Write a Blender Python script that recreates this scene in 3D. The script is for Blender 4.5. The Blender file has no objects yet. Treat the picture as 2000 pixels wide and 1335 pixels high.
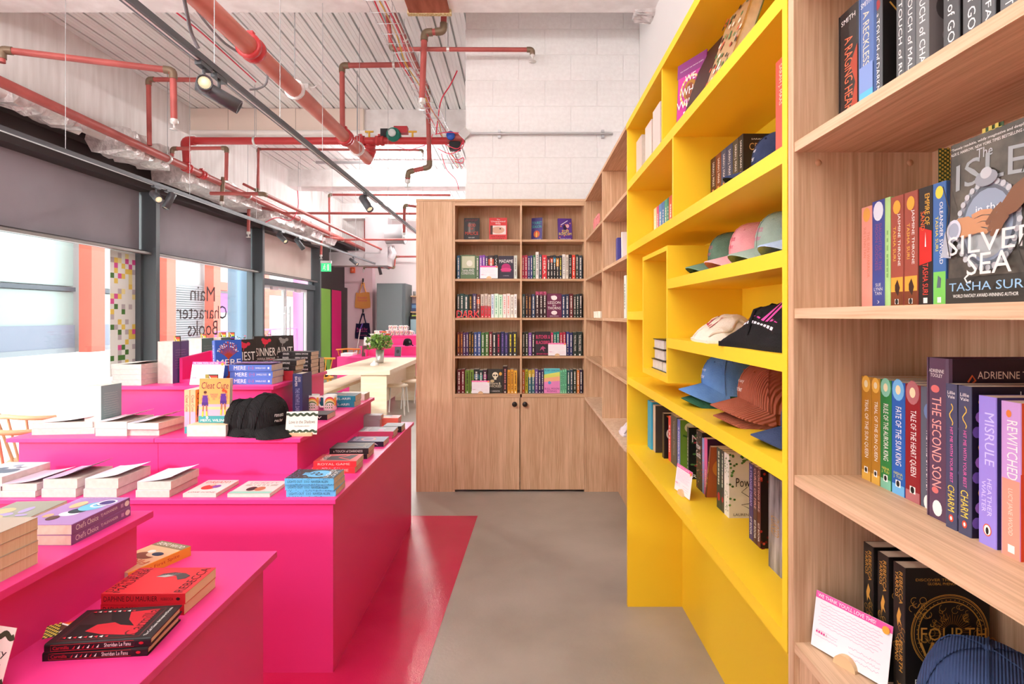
import bpy, bmesh, math, random
from mathutils import Vector, Matrix
random.seed(7)
D = bpy.data
SC = bpy.context.scene
COL = SC.collection
# ---------------------------------------------------------------- camera, sky, sun, exposure
F, CX, CY, H = 1090.0, 1017.0, 618.0, 1.49      # focal length and principal point for a 2000 x 1335 frame, eye height
cam_data = D.cameras.new('camera'); cam = D.objects.new('camera', cam_data); COL.objects.link(cam)
cam.location = (0, 0, H); cam.rotation_euler = (math.pi / 2, 0, 0)
cam_data.sensor_width = 36.0; cam_data.lens = 36.0 * F / 2000.0
cam_data.shift_x = -(CX - 1000.0) / 2000.0; cam_data.shift_y = -(667.5 - CY) / 2000.0
cam_data.clip_start = 0.02
SC.camera = cam
SC.view_settings.view_transform = 'Standard'; SC.view_settings.look = 'None'
SC.view_settings.gamma = 1.0; SC.view_settings.use_curve_mapping = False
SC.view_settings.exposure = 1.12
world = D.worlds.new('World'); SC.world = world; world.use_nodes = True
wn = world.node_tree.nodes; bg = wn['Background']
bg.inputs[0].default_value = (0.97, 0.985, 1.0, 1); bg.inputs[1].default_value = 2.7
sun_data = D.lights.new('sun', 'SUN'); sun = D.objects.new('sun', sun_data); COL.objects.link(sun)
sun_data.energy = 1.6; sun_data.angle = math.radians(4); sun_data.color = (1.0, 0.95, 0.88)
sun.rotation_euler = Vector((1.0, 0.80, -0.36)).to_track_quat('-Z', 'Y').to_euler()
SC.cycles.max_bounces = 7; SC.cycles.diffuse_bounces = 5; SC.cycles.glossy_bounces = 3
SC.cycles.transparent_max_bounces = 12; SC.cycles.transmission_bounces = 4
SC.cycles.sample_clamp_indirect = 6.0; SC.cycles.use_adaptive_sampling = True; SC.cycles.adaptive_threshold = 0.03

# ---------------------------------------------------------------- helpers
def P(px, py, Y):
    return Vector(((px - CX) / F * Y, Y, H - (py - CY) / F * Y))
def PX(px, X):
    'depth of the point seen at column px on the plane X = const'
    return F * X / (px - CX)
def lin(c):
    c = c / 255.0
    return c / 12.92 if c <= 0.04045 else ((c + 0.055) / 1.055) ** 2.4
MATS = {}
def rgb(c):
    if isinstance(c, str):
        c = c.lstrip('#'); c = tuple(int(c[i:i + 2], 16) for i in (0, 2, 4))
    return (lin(c[0]), lin(c[1]), lin(c[2]), 1.0)
def mat(c, rough=0.5, metal=0.0, spec=0.4, emit=0.0, coat=0.0):
    'plain material, shared by every use of the same colour and finish'
    col = rgb(c); key = (tuple(round(v, 3) for v in col), rough, metal, spec, emit, coat)
    if key in MATS: return MATS[key]
    m = D.materials.new('surface'); m.use_nodes = True
    b = m.node_tree.nodes['Principled BSDF']
    b.inputs['Base Color'].default_value = col; b.inputs['Roughness'].default_value = rough
    b.inputs['Metallic'].default_value = metal; b.inputs['Specular IOR Level'].default_value = spec
    if coat: b.inputs['Coat Weight'].default_value = coat; b.inputs['Coat Roughness'].default_value = 0.1
    if emit:
        b.inputs['Emission Color'].default_value = col; b.inputs['Emission Strength'].default_value = emit
    MATS[key] = m
    return m
def noise_mat(name, c1, c2, scale=(1, 1, 1), nscale=5.0, rough=0.6, bump=0.0, detail=6, metal=0.0, c3=None, spec=0.4, lo=0.35, hi=0.65, bumpscale=None, dist=0.0):
    m = D.materials.new(name); m.use_nodes = True; nt = m.node_tree; b = nt.nodes['Principled BSDF']
    tc = nt.nodes.new('ShaderNodeTexCoord'); mp = nt.nodes.new('ShaderNodeMapping'); mp.inputs['Scale'].default_value = scale
    n = nt.nodes.new('ShaderNodeTexNoise'); n.inputs['Scale'].default_value = nscale; n.inputs['Detail'].default_value = detail
    n.inputs['Distortion'].default_value = dist
    r = nt.nodes.new('ShaderNodeValToRGB'); r.color_ramp.elements[0].position = lo; r.color_ramp.elements[1].position = hi
    r.color_ramp.elements[0].color = rgb(c1); r.color_ramp.elements[1].color = rgb(c2)
    if c3: e = r.color_ramp.elements.new((lo + hi) / 2); e.color = rgb(c3)
    L = nt.links.new
    L(tc.outputs['Object'], mp.inputs[0]); L(mp.outputs[0], n.inputs['Vector']); L(n.outputs['Fac'], r.inputs[0]); L(r.outputs[0], b.inputs['Base Color'])
    b.inputs['Roughness'].default_value = rough; b.inputs['Metallic'].default_value = metal; b.inputs['Specular IOR Level'].default_value = spec
    if bump:
        bp = nt.nodes.new('ShaderNodeBump'); bp.inputs['Strength'].default_value = bump; bp.inputs['Distance'].default_value = 0.02
        if bumpscale:
            n2 = nt.nodes.new('ShaderNodeTexNoise'); n2.inputs['Scale'].default_value = bumpscale; n2.inputs['Detail'].default_value = 3
            L(tc.outputs['Object'], n2.inputs['Vector']); L(n2.outputs['Fac'], bp.inputs['Height'])
        else: L(n.outputs['Fac'], bp.inputs['Height'])
        L(bp.outputs[0], b.inputs['Normal'])
    return m
def oak(name, axis, c1='#b68d69', c2='#dfbb99'):
    'pale oak laminate: broad strips of tone plus fine grain, long along one axis, with fine cross marks'
    m = D.materials.new(name); m.use_nodes = True; nt = m.node_tree; b = nt.nodes['Principled BSDF']; L = nt.links.new
    tc = nt.nodes.new('ShaderNodeTexCoord')
    def layer(across, along, scale, detail, dist):
        mp = nt.nodes.new('ShaderNodeMapping'); s = [across] * 3; s[axis] = along; mp.inputs['Scale'].default_value = s
        n = nt.nodes.new('ShaderNodeTexNoise'); n.inputs['Scale'].default_value = scale; n.inputs['Detail'].default_value = detail; n.inputs['Distortion'].default_value = dist
        L(tc.outputs['Object'], mp.inputs[0]); L(mp.outputs[0], n.inputs['Vector']); return n.outputs['Fac']
    a = layer(6, 0.25, 2.0, 3, 0.6); f = layer(60, 1.6, 3.0, 5, 0.3); g = layer(14, 0.7, 3.0, 4, 2.2)
    def mix(x, y, t):
        k = nt.nodes.new('ShaderNodeMix'); k.inputs[0].default_value = t; L(x, k.inputs[2]); L(y, k.inputs[3]); return k.outputs[0]
    v = mix(mix(a, g, 0.4), f, 0.45)
    r = nt.nodes.new('ShaderNodeValToRGB'); r.color_ramp.elements[0].position = 0.36; r.color_ramp.elements[1].position = 0.62
    r.color_ramp.elements[0].color = rgb(c1); r.color_ramp.elements[1].color = rgb(c2)
    L(v, r.inputs[0]); L(r.outputs[0], b.inputs['Base Color']); b.inputs['Roughness'].default_value = 0.55; b.inputs['Specular IOR Level'].default_value = 0.3
    bp = nt.nodes.new('ShaderNodeBump'); bp.inputs['Strength'].default_value = 0.12; bp.inputs['Distance'].default_value = 0.004; L(f, bp.inputs['Height']); L(bp.outputs[0], b.inputs['Normal'])
    return m

class MB:
    'mesh builder: collects boxes, tubes, lathes and polygons into one mesh object'
    def __init__(s): s.v = []; s.f = []; s.m = []; s.smooth = []
    def add(s, vs, fs, m=0, sm=False):
        o = len(s.v); s.v += [tuple(p) for p in vs]
        for f in fs: s.f.append([i + o for i in f]); s.m.append(m); s.smooth.append(sm)
        return s
    def box(s, x0, x1, y0, y1, z0, z1, m=0):
        return s.add([(x0, y0, z0), (x1, y0, z0), (x1, y1, z0), (x0, y1, z0), (x0, y0, z1), (x1, y0, z1), (x1, y1, z1), (x0, y1, z1)],
                     [(0, 3, 2, 1), (4, 5, 6, 7), (0, 1, 5, 4), (1, 2, 6, 5), (2, 3, 7, 6), (3, 0, 4, 7)], m)
    def hexa(s, p, m=0):
        'eight corners: bottom four, top four, both counter-clockwise from above'
        return s.add(p, [(0, 3, 2, 1), (4, 5, 6, 7), (0, 1, 5, 4), (1, 2, 6, 5), (2, 3, 7, 6), (3, 0, 4, 7)], m)
    def prism(s, poly, axis, a, b, m=0):
        'polygon of 2-tuples swept along an axis from a to b'
        n = len(poly)
        def pt(q, w):
            return {0: (w, q[0], q[1]), 1: (q[0], w, q[1]), 2: (q[0], q[1], w)}[axis]
        vs = [pt(q, a) for q in poly] + [pt(q, b) for q in poly]
        fs = [tuple(range(n)), tuple(range(2 * n - 1, n - 1, -1))] + [(i, i + n, (i + 1) % n + n, (i + 1) % n) for i in range(n)]
        return s.add(vs, fs, m)
    def tube(s, pts, r, n=10, m=0, caps=True, closed=False):
        pts = [Vector(p) for p in pts]; N = len(pts); rings = []
        rr = r if isinstance(r, (list, tuple)) else [r] * N
        up = None
        for i, p in enumerate(pts):
            t = (pts[min(i + 1, N - 1)] - pts[max(i - 1, 0)]).normalized()
            if up is None:
                up = Vector((0, 0, 1)) if abs(t.z) < 0.9 else Vector((1, 0, 0))
            a = t.cross(up).normalized(); up = a.cross(t).normalized()
            rings.append([p + (a * math.cos(2 * math.pi * k / n) + up * math.sin(2 * math.pi * k / n)) * rr[i] for k in range(n)])
        vs = [q for R in rings for q in R]; fs = []
        for i in range(N - 1):
            for k in range(n):
                fs.append((i * n + k, i * n + (k + 1) % n, (i + 1) * n + (k + 1) % n, (i + 1) * n + k))
        s.add(vs, fs, m, True)
        if caps: s.add(rings[0], [tuple(range(n))], m); s.add(rings[-1], [tuple(range(n - 1, -1, -1))], m)
        return s
    def lathe(s, prof, c=(0, 0, 0), n=16, m=0, axis=None, sm=True):
        'profile of (radius, height) pairs turned about the z axis at c, or about the given axis'
        M = Matrix.Translation(Vector(c))
        if axis is not None: M = M @ Vector(axis).to_track_quat('Z', 'Y').to_matrix().to_4x4()
        vs = [M @ Vector((r * math.cos(2 * math.pi * k / n), r * math.sin(2 * math.pi * k / n), z)) for r, z in prof for k in range(n)]
        fs = [(i * n + k, i * n + (k + 1) % n, (i + 1) * n + (k + 1) % n, (i + 1) * n + k) for i in range(len(prof) - 1) for k in range(n)]
        s.add(vs, fs, m, sm)
        if prof[0][0] > 1e-6: s.add(vs[:n], [tuple(range(n - 1, -1, -1))], m)
        if prof[-1][0] > 1e-6: s.add(vs[-n:], [tuple(range(n))], m)
        return s
    def ball(s, c, rx, ry=None, rz=None, n=12, k=8, m=0):
        ry = ry or rx; rz = rz or rx; vs = []; fs = []
        for i in range(k + 1):
            a = math.pi * i / k - math.pi / 2
            for j in range(n):
                b = 2 * math.pi * j / n; vs.append((c[0] + rx * math.cos(a) * math.cos(b), c[1] + ry * math.cos(a) * math.sin(b), c[2] + rz * math.sin(a)))
        for i in range(k):
            for j in range(n): fs.append((i * n + j, i * n + (j + 1) % n, (i + 1) * n + (j + 1) % n, (i + 1) * n + j))
        return s.add(vs, fs, m, True)
    def xf(s, M):
        s.v = [tuple(M @ Vector(p)) for p in s.v]; return s
    def mesh(s, name, mats):
        me = D.meshes.new(name); me.from_pydata(s.v, [], s.f); me.update()
        for q in (mats if isinstance(mats, (list, tuple)) else [mats]): me.materials.append(q)
        me.polygons.foreach_set('material_index', s.m); me.polygons.foreach_set('use_smooth', s.smooth)
        return me
    def build(s, name, mats, parent=None, loc=None, bevel=0):
        o = D.objects.new(name, s.mesh(name, mats)); COL.objects.link(o)
        if parent is not None: o.parent = parent
        if loc is not None: o.location = loc
        if bevel:
            bv = o.modifiers.new('bevel', 'BEVEL'); bv.width = bevel; bv.segments = 2; bv.limit_method = 'ANGLE'
        return o
def tag(o, label=None, cat=None, group=None, kind=None):
    if label: o['label'] = label
    if cat: o['category'] = cat
    if group: o['group'] = group
    if kind: o['kind'] = kind
    return o
def empty(name, label=None, cat=None, group=None, loc=(0, 0, 0), kind=None, M=None):
    o = D.objects.new(name, None); COL.objects.link(o); o.location = loc; o.empty_display_size = 0.05
    if M is not None: o.matrix_world = M
    return tag(o, label, cat, group, kind)
def copy_tree(o, parent=None):
    c = o.copy(); COL.objects.link(c); c.parent = parent
    for ch in list(o.children): copy_tree(ch, c)
    return c
def smoothstep(a, b, x):
    t = max(0, min(1, (x - a) / (b - a))); return t * t * (3 - 2 * t)
# ---------------------------------------------------------------- materials of the setting
OAKV = oak('oak_upright', 2); OAKY = oak('oak_lengthways', 1); OAKX = oak('oak_crossways', 0)
OAKE = noise_mat('oak_edge', '#d3b192', '#e8cdb2', (8, 8, 8), 6, 0.5, 0.0)
CONC = noise_mat('floor_concrete', '#9a9288', '#ada59b', (1, 1, 1), 1.6, 0.38, 0.05, detail=8, bumpscale=60, spec=0.45)
PINKFLOOR = noise_mat('floor_paint_pink', '#c1104a', '#cf2658', (1, 1, 1), 1.5, 0.17, 0.12, detail=8, bumpscale=190, spec=0.5)
PINK = mat('#ec3a8a', 0.38, 0, 0.4)
YEL = mat('#f8ce2e', 0.5, 0, 0.25)
WHITE = mat('#eeebe9', 0.75, 0, 0.2)
BLOCK = noise_mat('painted_block', '#e9e6e4', '#efedeb', (1, 1, 1), 30, 0.7, 0.15, bumpscale=90, spec=0.2)
BCONC = noise_mat('raw_concrete', '#e2dcd9', '#efebe9', (1, 6, 0.7), 2.5, 0.85, 0.05, spec=0.15)
BEAMM = noise_mat('whitewashed_concrete', '#e2dddb', '#f2efee', (1, 1, 1), 6, 0.85, 0.2, spec=0.15)
DECK = noise_mat('galvanised_deck', '#ebeaea', '#f6f5f5', (1.5, 0.4, 1), 1.5, 0.55, 0, metal=0.0, spec=0.4)
DARK = mat('#3a3232', 0.55)
FRAME = mat('#50565a', 0.45)
CREAM = mat('#e9d9cb', 0.7)
BLACKM = mat('#1d1d1f', 0.45)
# ---------------------------------------------------------------- the setting
ZC = 4.27; XL = -4.4; XWIN = -4.6; YFAR = 15.5
def struct(o, label=None): return tag(o, label, None, None, 'structure')
o = MB().box(-4.95, 1.07, -3, YFAR, -0.12, 0).build('floor', CONC); struct(o, 'grey polished concrete floor of the bookshop')
fp = [(-0.322, 4.176), (-2.9, 4.176), (-2.9, -0.6), (-0.53, -0.6)]
o = MB().prism([(x, y) for x, y in fp], 2, 0.0, 0.0015).build('floor_paint', PINKFLOOR); struct(o, 'glossy hot pink painted patch of floor under the display tables')
# ribbed steel deck
mb = MB(); prof = []; x = -4.45
while x < 1.05:
    for dx, dz in ((0, 0), (0.042, 0), (0.046, 0.004), (0.054, 0.004), (0.058, 0), (0.086, 0), (0.090, 0.004), (0.098, 0.004), (0.102, 0), (0.1295, 0), (0.124, 0.05), (0.156, 0.05), (0.1505, 0)):
        prof.append((x + dx, ZC + dz))
    x += 0.152
vs = [(a, -3, b) for a, b in prof] + [(a, YFAR, b) for a, b in prof]; n = len(prof)
mb.add(vs, [(i, i + n, i + n + 1, i + 1) for i in range(n - 1)])
mb.box(-4.9, 1.3, -3, YFAR, ZC + 0.055, ZC + 0.15)
o = mb.build('ceiling', DECK); struct(o, 'ribbed galvanised steel deck ceiling')
def beam(y0, y1, z0, x0=-4.4, x1=1.07, name='beam', m=None, label=None):
    o = MB().box(x0, x1, y0, y1, z0, ZC + 0.01).build(name, m or BEAMM); return struct(o, label)
ZB = 3.94
beam(4.06, 4.50, ZB, label='whitewashed concrete beam across the ceiling above the wall of blocks')
beam(7.50, 7.92, ZB, label='whitewashed concrete beam behind the long red pipe')
beam(10.55, 10.95, 3.95, label='whitewashed concrete beam across the middle of the ceiling')
beam(13.70, 14.1, 3.9, label='whitewashed concrete beam near the far wall')
o = MB().box(-4.9, XL, -3, YFAR, 3.40, ZC + 0.05).build('wall_left', BCONC); struct(o, 'raw concrete downstand above the windows')
o = MB().box(1.07, 1.3, -3, YFAR, 0, ZC + 0.05).build('wall_right', WHITE); struct(o, 'white painted wall behind the shelves')
o = MB().box(-4.95, 1.07, YFAR, YFAR + 0.2, 0, ZC + 0.05).build('wall_far', mat('#e9dcdc', 0.8)); struct(o, 'pale far wall of the cafe corner')
# block wall behind the oak bookcase, visible blocks laid one by one
WB = 5.03
wall = MB().box(-0.495, 1.07, WB + 0.005, WB + 0.2, 0, ZC).build('wall_back', mat('#ebe9e7', 0.8)); struct(wall, 'white painted blockwork wall above the oak bookcase')
bw, bh, jt = 0.470, 0.2312, 0.003; meshes = {}
def block_mesh(w, h):
    k = (round(w, 3), round(h, 3))
    if k not in meshes:
        b = 0.0025; mbk = MB()
        mbk.hexa([(b, 0, b), (w - b, 0, b), (w, 0.006, 0), (0, 0.006, 0), (b, 0, h - b), (w - b, 0, h - b), (w, 0.006, h), (0, 0.006, h)])
        meshes[k] = mbk.mesh('block', BLOCK)
    return meshes[k]
z = ZC - 9 * bh + 0.04; r = 0
while z < ZC - 0.02:
    h = min(bh, ZC - z) - jt
    x = -0.505 + (0.256 if r % 2 else 0.02) - bw
    while x < 1.07:
        a, b = max(x, -0.5), min(x + bw - jt, 1.07)
        if b - a > 0.02:
            q = D.objects.new('block', block_mesh(b - a, h)); COL.objects.link(q); q.parent = wall; q.location = (a, WB, z)
        x += bw
    z += bh; r += 1
# ---------------------------------------------------------------- window wall
MULL = [-1.66, 1.24, 4.14, 7.04, 9.95, 12.79]
for i, y in enumerate(MULL):
    o = MB().box(-4.86, XWIN, y, y + 0.075, 0, 3.4).build('trim_%d' % (i + 1), FRAME); struct(o, 'grey steel window post, %s along the window wall' % ['first', 'second', 'third', 'fourth', 'fifth', 'sixth'][i])
o = MB().box(-4.9, -4.5, -3, YFAR, 3.32, 3.40).box(-4.9, -4.62, -3, 12.8, 3.06, 3.32).build('trim_7', DARK); struct(o, 'dark steel head above the windows')
o = MB().box(-4.9, -4.6, -3, -1.66, 0, 3.4).build('wall_end', WHITE); struct(o, 'white wall at the near end of the windows')
GL = D.materials.new('window_glass'); GL.use_nodes = True; nt = GL.node_tree; nt.nodes.remove(nt.nodes['Principled BSDF'])
tr = nt.nodes.new('ShaderNodeBsdfTransparent'); gl = nt.nodes.new('ShaderNodeBsdfGlossy'); gl.inputs['Roughness'].default_value = 0.02
mx = nt.nodes.new('ShaderNodeMixShader'); mx.inputs[0].default_value = 0.04; tr.inputs[0].default_value = (0.96, 0.985, 0.98, 1)
nt.links.new(tr.outputs[0], mx.inputs[1]); nt.links.new(gl.outputs[0], mx.inputs[2]); nt.links.new(mx.outputs[0], nt.nodes['Material Output'].inputs[0])
BLIND = noise_mat('blind_fabric', '#8a838a', '#989198', (1, 1, 1), 1.2, 0.7, 0)
BLIND2 = noise_mat('blind_fabric_pale', '#c9b8ad', '#d6c8be', (1, 1, 1), 1.2, 0.7, 0)
BAR = mat('#8e8986', 0.3, 0.6)
ends = MULL + [YFAR]
for i in range(5):
    y0, y1 = MULL[i] + 0.075, MULL[i + 1]
    w = MB().box(-4.84, -4.83, y0, y1, 0.0, 3.1).build('window_%d' % (i + 1), GL); struct(w, ['shop window pane behind the viewer', 'shop window pane beside the viewer', 'shop window pane with the pixel stickers', 'shop window pane with the mirrored shop name', 'glazing above the entrance doors'][i])
    MB().box(-4.86, -4.76, y0, y0 + 0.05, 0, 2.3).box(-4.86, -4.76, y1 - 0.05, y1, 0, 2.3).box(-4.86, -4.76, y0 + 0.05, y1 - 0.05, 0, 0.06).build('window_frame', FRAME, w)
    lb = ['blind of the nearest shop window behind the till', 'blind beside the near display table', 'wide grey roller blind above the window with the pixel stickers', 'grey roller blind above the window lettered with the shop name', 'pale beige roller blind above the glazed entrance doors'][i]
    e = empty('roller_blind', lb if i > 1 else 'grey roller blind on the %s window out of sight' % ['first', 'second'][i], 'blind', 'roller blinds on the window wall', (-4.8, y0, 2.3))
    MB().box(-0.005, 0.0, 0.02, y1 - y0 - 0.02, 0.02, 0.80).build('fabric', BLIND2 if i == 4 else BLIND, e)
    MB().box(0.09, 0.15, 0.0, y1 - y0, -0.035, 0.0).build('bottom_bar', BAR, e, bevel=0.008)
    MB().box(-0.02, 0.09, 0.0, y1 - y0, -0.02, 0.02).build('ledge', DARK, e)
    MB().box(0.0, 0.15, 0.0, y1 - y0, 0.80, 0.88).build('cassette', DARK, e)
# ---------------------------------------------------------------- shelving
XF, XB = 0.55, 0.83          # front and back of the shelves along the right wall
YO = 4.75                    # front of the oak bookcase across the end
LV = [2.148, 1.813, 1.481, 1.154]          # shelf tops of the far oak bookcase
T = 0.019
# far bookcase
bc = empty('bookcase', 'tall oak bookcase with two cupboard doors across the end of the aisle', 'bookcase', None, (-0.89, YO, 0))
def part(name, m, parent, *boxes, bevel=0):
    'part given in world coordinates, stored relative to its thing'
    L = parent.matrix_world.translation.copy() if parent.parent is None else parent.parent.location + parent.location
    L = Vector(parent.location) if parent.parent is None else Vector(parent.parent.location) + Vector(parent.location)
    c = Vector((sum((b[0] + b[1]) for b in boxes) / 2 / len(boxes), sum((b[2] + b[3]) for b in boxes) / 2 / len(boxes), sum((b[4] + b[5]) for b in boxes) / 2 / len(boxes)))
    mb = MB()
    for b in boxes: mb.box(b[0] - c.x, b[1] - c.x, b[2] - c.y, b[3] - c.y, b[4] - c.z, b[5] - c.z)
    return mb.build(name, m, parent, c - L, bevel)
BX = [-0.575, -0.545, 0.0, 0.0, 0.545]
part('side_panel', OAKV, bc, (-0.89, -0.58, YO, YO + 0.02, 0, 2.47))
part('side_panel', OAKV, bc, (-0.89, -0.87, YO + 0.02, 5.02, 0, 2.47))
part('side_panel', OAKV, bc, (-0.578, -0.560, YO, 5.02, 0.0, 2.47))
part('upright', OAKV, bc, (-0.006, 0.010, YO, 5.02, 0.80, 2.47))
part('side_panel', OAKV, bc, (0.540, 0.558, YO, 5.02, 0.0, 2.47))
part('top_panel', OAKX, bc, (-0.89, 0.558, YO - 0.004, 5.02, 2.47, 2.49))
part('top_rail', OAKX, bc, (-0.560, 0.540, YO + 0.001, YO + 0.02, 2.435, 2.47))
part('back_panel', OAKV, bc, (-0.560, 0.540, 5.005, 5.02, 0.05, 2.47))
for a, b in ((-0.560, -0.006), (0.010, 0.540)):
    for z in LV: part('shelf', OAKX, bc, (a, b, YO + 0.006, 5.005, z - T, z))
part('cupboard_top', OAKX, bc, (-0.560, 0.540, YO, 5.005, 0.803, 0.832))
KN = mat('#2a1d17', 0.45)
for a, b, k in ((-0.577, -0.009, -0.052), (-0.005, 0.540, 0.036)):
    d = part('door', OAKV, bc, (a + 0.001, b - 0.001, YO - 0.004, YO + 0.015, 0.02, 0.80))
    mb = MB().lathe([(0.008, 0), (0.008, 0.014), (0.020, 0.016), (0.022, 0.022), (0.020, 0.028), (0.0, 0.029)], (0, 0, 0), 20, 0, (0, -1, 0))
    mb.build('knob', KN, d, Vector((k, YO - 0.004, 0.748)) - Vector(bc.location) - Vector(d.location))
# oak run along the right wall beyond the yellow unit
Y1, Y2 = 2.905, YO
rn = empty('bookcase', 'open oak bookcase along the wall between the yellow shelving and the corner', 'bookcase', None, (XF, Y1, 0))
DY = PX(1176, XF)
part('top_panel', OAKY, rn, (XF, XB, Y1, Y2, 2.47, 2.49))
part('back_panel', OAKV, rn, (XB, XB + 0.015, Y1, 5.0, 0, 2.49))
part('upright', OAKV, rn, (XF, XB, DY - 0.009, DY + 0.009, 0.806, 2.47))
part('end_panel', OAKV, rn, (XF + 0.009, XB, Y2 + 0.002, Y2 + 0.02, 0, 2.47))
for a, b in ((Y1, DY - 0.009), (DY + 0.009, Y2)):
    for z in LV: part('shelf', OAKY, rn, (XF + 0.003, XB, a, b, z - T, z))
part('bench_shelf', OAKE, rn, (XF - 0.004, XB, Y1, Y2, 0.784, 0.806))
# yellow unit
Y3, Y4 = 1.152, 2.89
yl = empty('shelving_unit', 'bright yellow built-in shelving unit with a floating box frame', 'shelving', None, (XF, Y3, 0))
YT = 0.036
part('side_panel', YEL, yl, (XF, XB, Y4 - 0.022, Y4, 0, 2.47))
part('side_panel', YEL, yl, (XF, XB, Y3, Y3 + 0.022, 0.795, 2.47))
part('top_panel', YEL, yl, (XF - 0.004, XB, Y3, Y4, 2.452, 2.485))
part('back_panel', YEL, yl, (XB, XB + 0.015, Y3, Y4, 0, 2.47))
yi0, yi1 = Y3 + 0.022, Y4 - 0.022
for z in (2.174, 1.848): part('shelf', YEL, yl, (XF, XB, yi0, yi1, z - YT, z))
part('shelf', YEL, yl, (XF, XB, yi0, yi1, 1.181 - YT, 1.181))
part('bench_shelf', YEL, yl, (XF, XB, yi0, yi1, 0.832 - YT, 0.832))
dv = PX(1293, XF); part('divider', YEL, yl, (XF, XB, dv - 0.008, dv + 0.008, 2.174, 2.452))
dv = PX(1314, XF); part('divider', YEL, yl, (XF, XB, dv - 0.008, dv + 0.008, 1.848, 2.138))
bya, byb = 2.09, 2.52
part('box_side', YEL, yl, (XF, XB, bya, bya + 0.018, 1.24, 1.757))
part('box_side', YEL, yl, (XF, XB, byb - 0.018, byb, 1.24, 1.757))
part('box_top', YEL, yl, (XF, XB, bya + 0.018, byb - 0.018, 1.739, 1.757))
part('box_bottom', YEL, yl, (XF, XB, bya + 0.018, byb - 0.018, 1.24, 1.262))
part('shelf', YEL, yl, (XF, XB, byb, yi1, 1.475, 1.515))
part('shelf', YEL, yl, (XF, XB, yi0, bya, 1.630 - YT, 1.630))
part('shelf', YEL, yl, (XF, XB, yi0, bya, 1.410 - YT, 1.410))
# near oak bookcase
YN = 1.125
nb = empty('bookcase', 'near oak bookcase beside the yellow shelving with books and a navy cap', 'bookcase', None, (XF, YN, 0))
part('side_panel', OAKV, nb, (XF, XB, YN, YN + 0.022, 0, 2.49))
part('back_panel', OAKV, nb, (XB, XB + 0.015, -0.7, YN + 0.022, 0, 2.49))
part('side_panel', OAKV, nb, (XF, XB, -0.7, -0.68, 0, 2.49))
part('top_panel', OAKY, nb, (XF, XB, -0.68, YN, 2.47, 2.49))
NLV = [2.17, 1.841, 1.5065, 1.171, 0.834]
for z in NLV: part('shelf', OAKY, nb, (XF + 0.002, XB, -0.68, YN, z - 0.020, z))
part('plinth_panel', OAKV, nb, (XF + 0.012, XF + 0.03, -0.68, YN, 0.0, 0.814))
for z in (1.80, ):
    for xx in (0.60, 0.785):
        MB().lathe([(0.0065, 0), (0.0065, 0.0008), (0.0, 0.0009)], (0, 0, 0), 20, 0, (0, -1, 0)).build('cover_cap', mat('#d3a27c', 0.6), nb, Vector((xx, YN, z)) - Vector(nb.location))
# ---------------------------------------------------------------- pink stepped display tables
def slab(parent, x0, x1, y0, y1, z, name='table_top'): return part(name, PINK, parent, (x0, x1, y0, y1, z - 0.020, z), bevel=0.0015)
dA = empty('display_table', 'stepped hot pink display table with three tiers in the middle of the shop', 'display table', 'stepped pink display tables', (-1.6, 3.1, 0))
YB = 4.0
part('body', PINK, dA, (-2.6, -0.785, 2.335, YB, 0.0, 0.715)); slab(dA, -2.62, -0.765, 2.305, YB, 0.735)
for a, b in ((-2.41, -1.742), (-1.740, -1.073)): part('body', PINK, dA, (a, b, 2.68, YB, 0.735, 0.892))
for a, b in ((-2.445, -1.742), (-1.740, -1.047)): slab(dA, a, b, 2.65, YB, 0.912)
part('body', PINK, dA, (-2.33, -1.412, 3.16, YB, 0.912, 1.080)); slab(dA, -2.356, -1.387, 3.13, YB, 1.100)
dB = empty('display_table', 'stepped hot pink display table cut by the lower left corner', 'display table', 'stepped pink display tables', (-1.5, 0.9, 0))
part('body', PINK, dB, (-2.6, -0.81, -0.5, 1.755, 0.0, 0.715)); slab(dB, -2.62, -0.785, -0.52, 1.80, 0.735)
part('body', PINK, dB, (-2.5, -1.125, -0.3, 1.635, 0.735, 0.892)); slab(dB, -2.52, -1.095, -0.32, 1.665, 0.912)
# ---------------------------------------------------------------- the wall behind the viewer and the ceiling lamps, most of them added
o = MB().box(-4.9, 1.07, -3.15, -3.0, 0, ZC + 0.05).build('wall_near', WHITE); struct(o, 'white wall at the near end of the shop')
LED = D.materials.new('led_tube'); LED.use_nodes = True
b = LED.node_tree.nodes['Principled BSDF']; b.inputs['Emission Color'].default_value = (1, 0.985, 0.97, 1); b.inputs['Emission Strength'].default_value = 30.0
STEEL = mat('#b9b9bb', 0.35, 0.7)
LEDF = LED.copy(); LEDF.node_tree.nodes['Principled BSDF'].inputs['Emission Strength'].default_value = 90.0
def batten(x, y, z, L, label, far=False):
    e = empty('batten_light', label, 'ceiling light', 'led batten lights under the deck', (x, y, z))
    MB().box(-L / 2, L / 2, -0.012, 0.012, 0.03, 0.045).build('housing', WHITE, e, bevel=0.004)
    MB().tube([(-L / 2 + 0.01, 0, 0), (L / 2 - 0.01, 0, 0)], 0.028, 12).build('tube', LEDF if far else LED, e)
    for s in (-1, 1): MB().tube([(s * L * 0.4, 0, 0.045), (s * L * 0.4, 0, ZC - z + 0.01)], 0.002, 6).build('hanger', STEEL, e)
    return e
k = 0
for xx, yy in ((-3.7, 2.5), (-2.42, 2.5), (-3.2, .8), (-1.6, .8), (-.3, .8), (-3.2, -1.6), (-1.6, -1.6), (-.3, -1.6)):  # unseen battens, added to brighten the interior and the deck
    k += 1
    batten(xx, yy, 3.52, 1.1, 'added white led batten brightening the room from out of view, %s of eight' % ['first', 'second', 'third', 'fourth', 'fifth', 'sixth', 'seventh', 'eighth'][k - 1])
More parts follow.
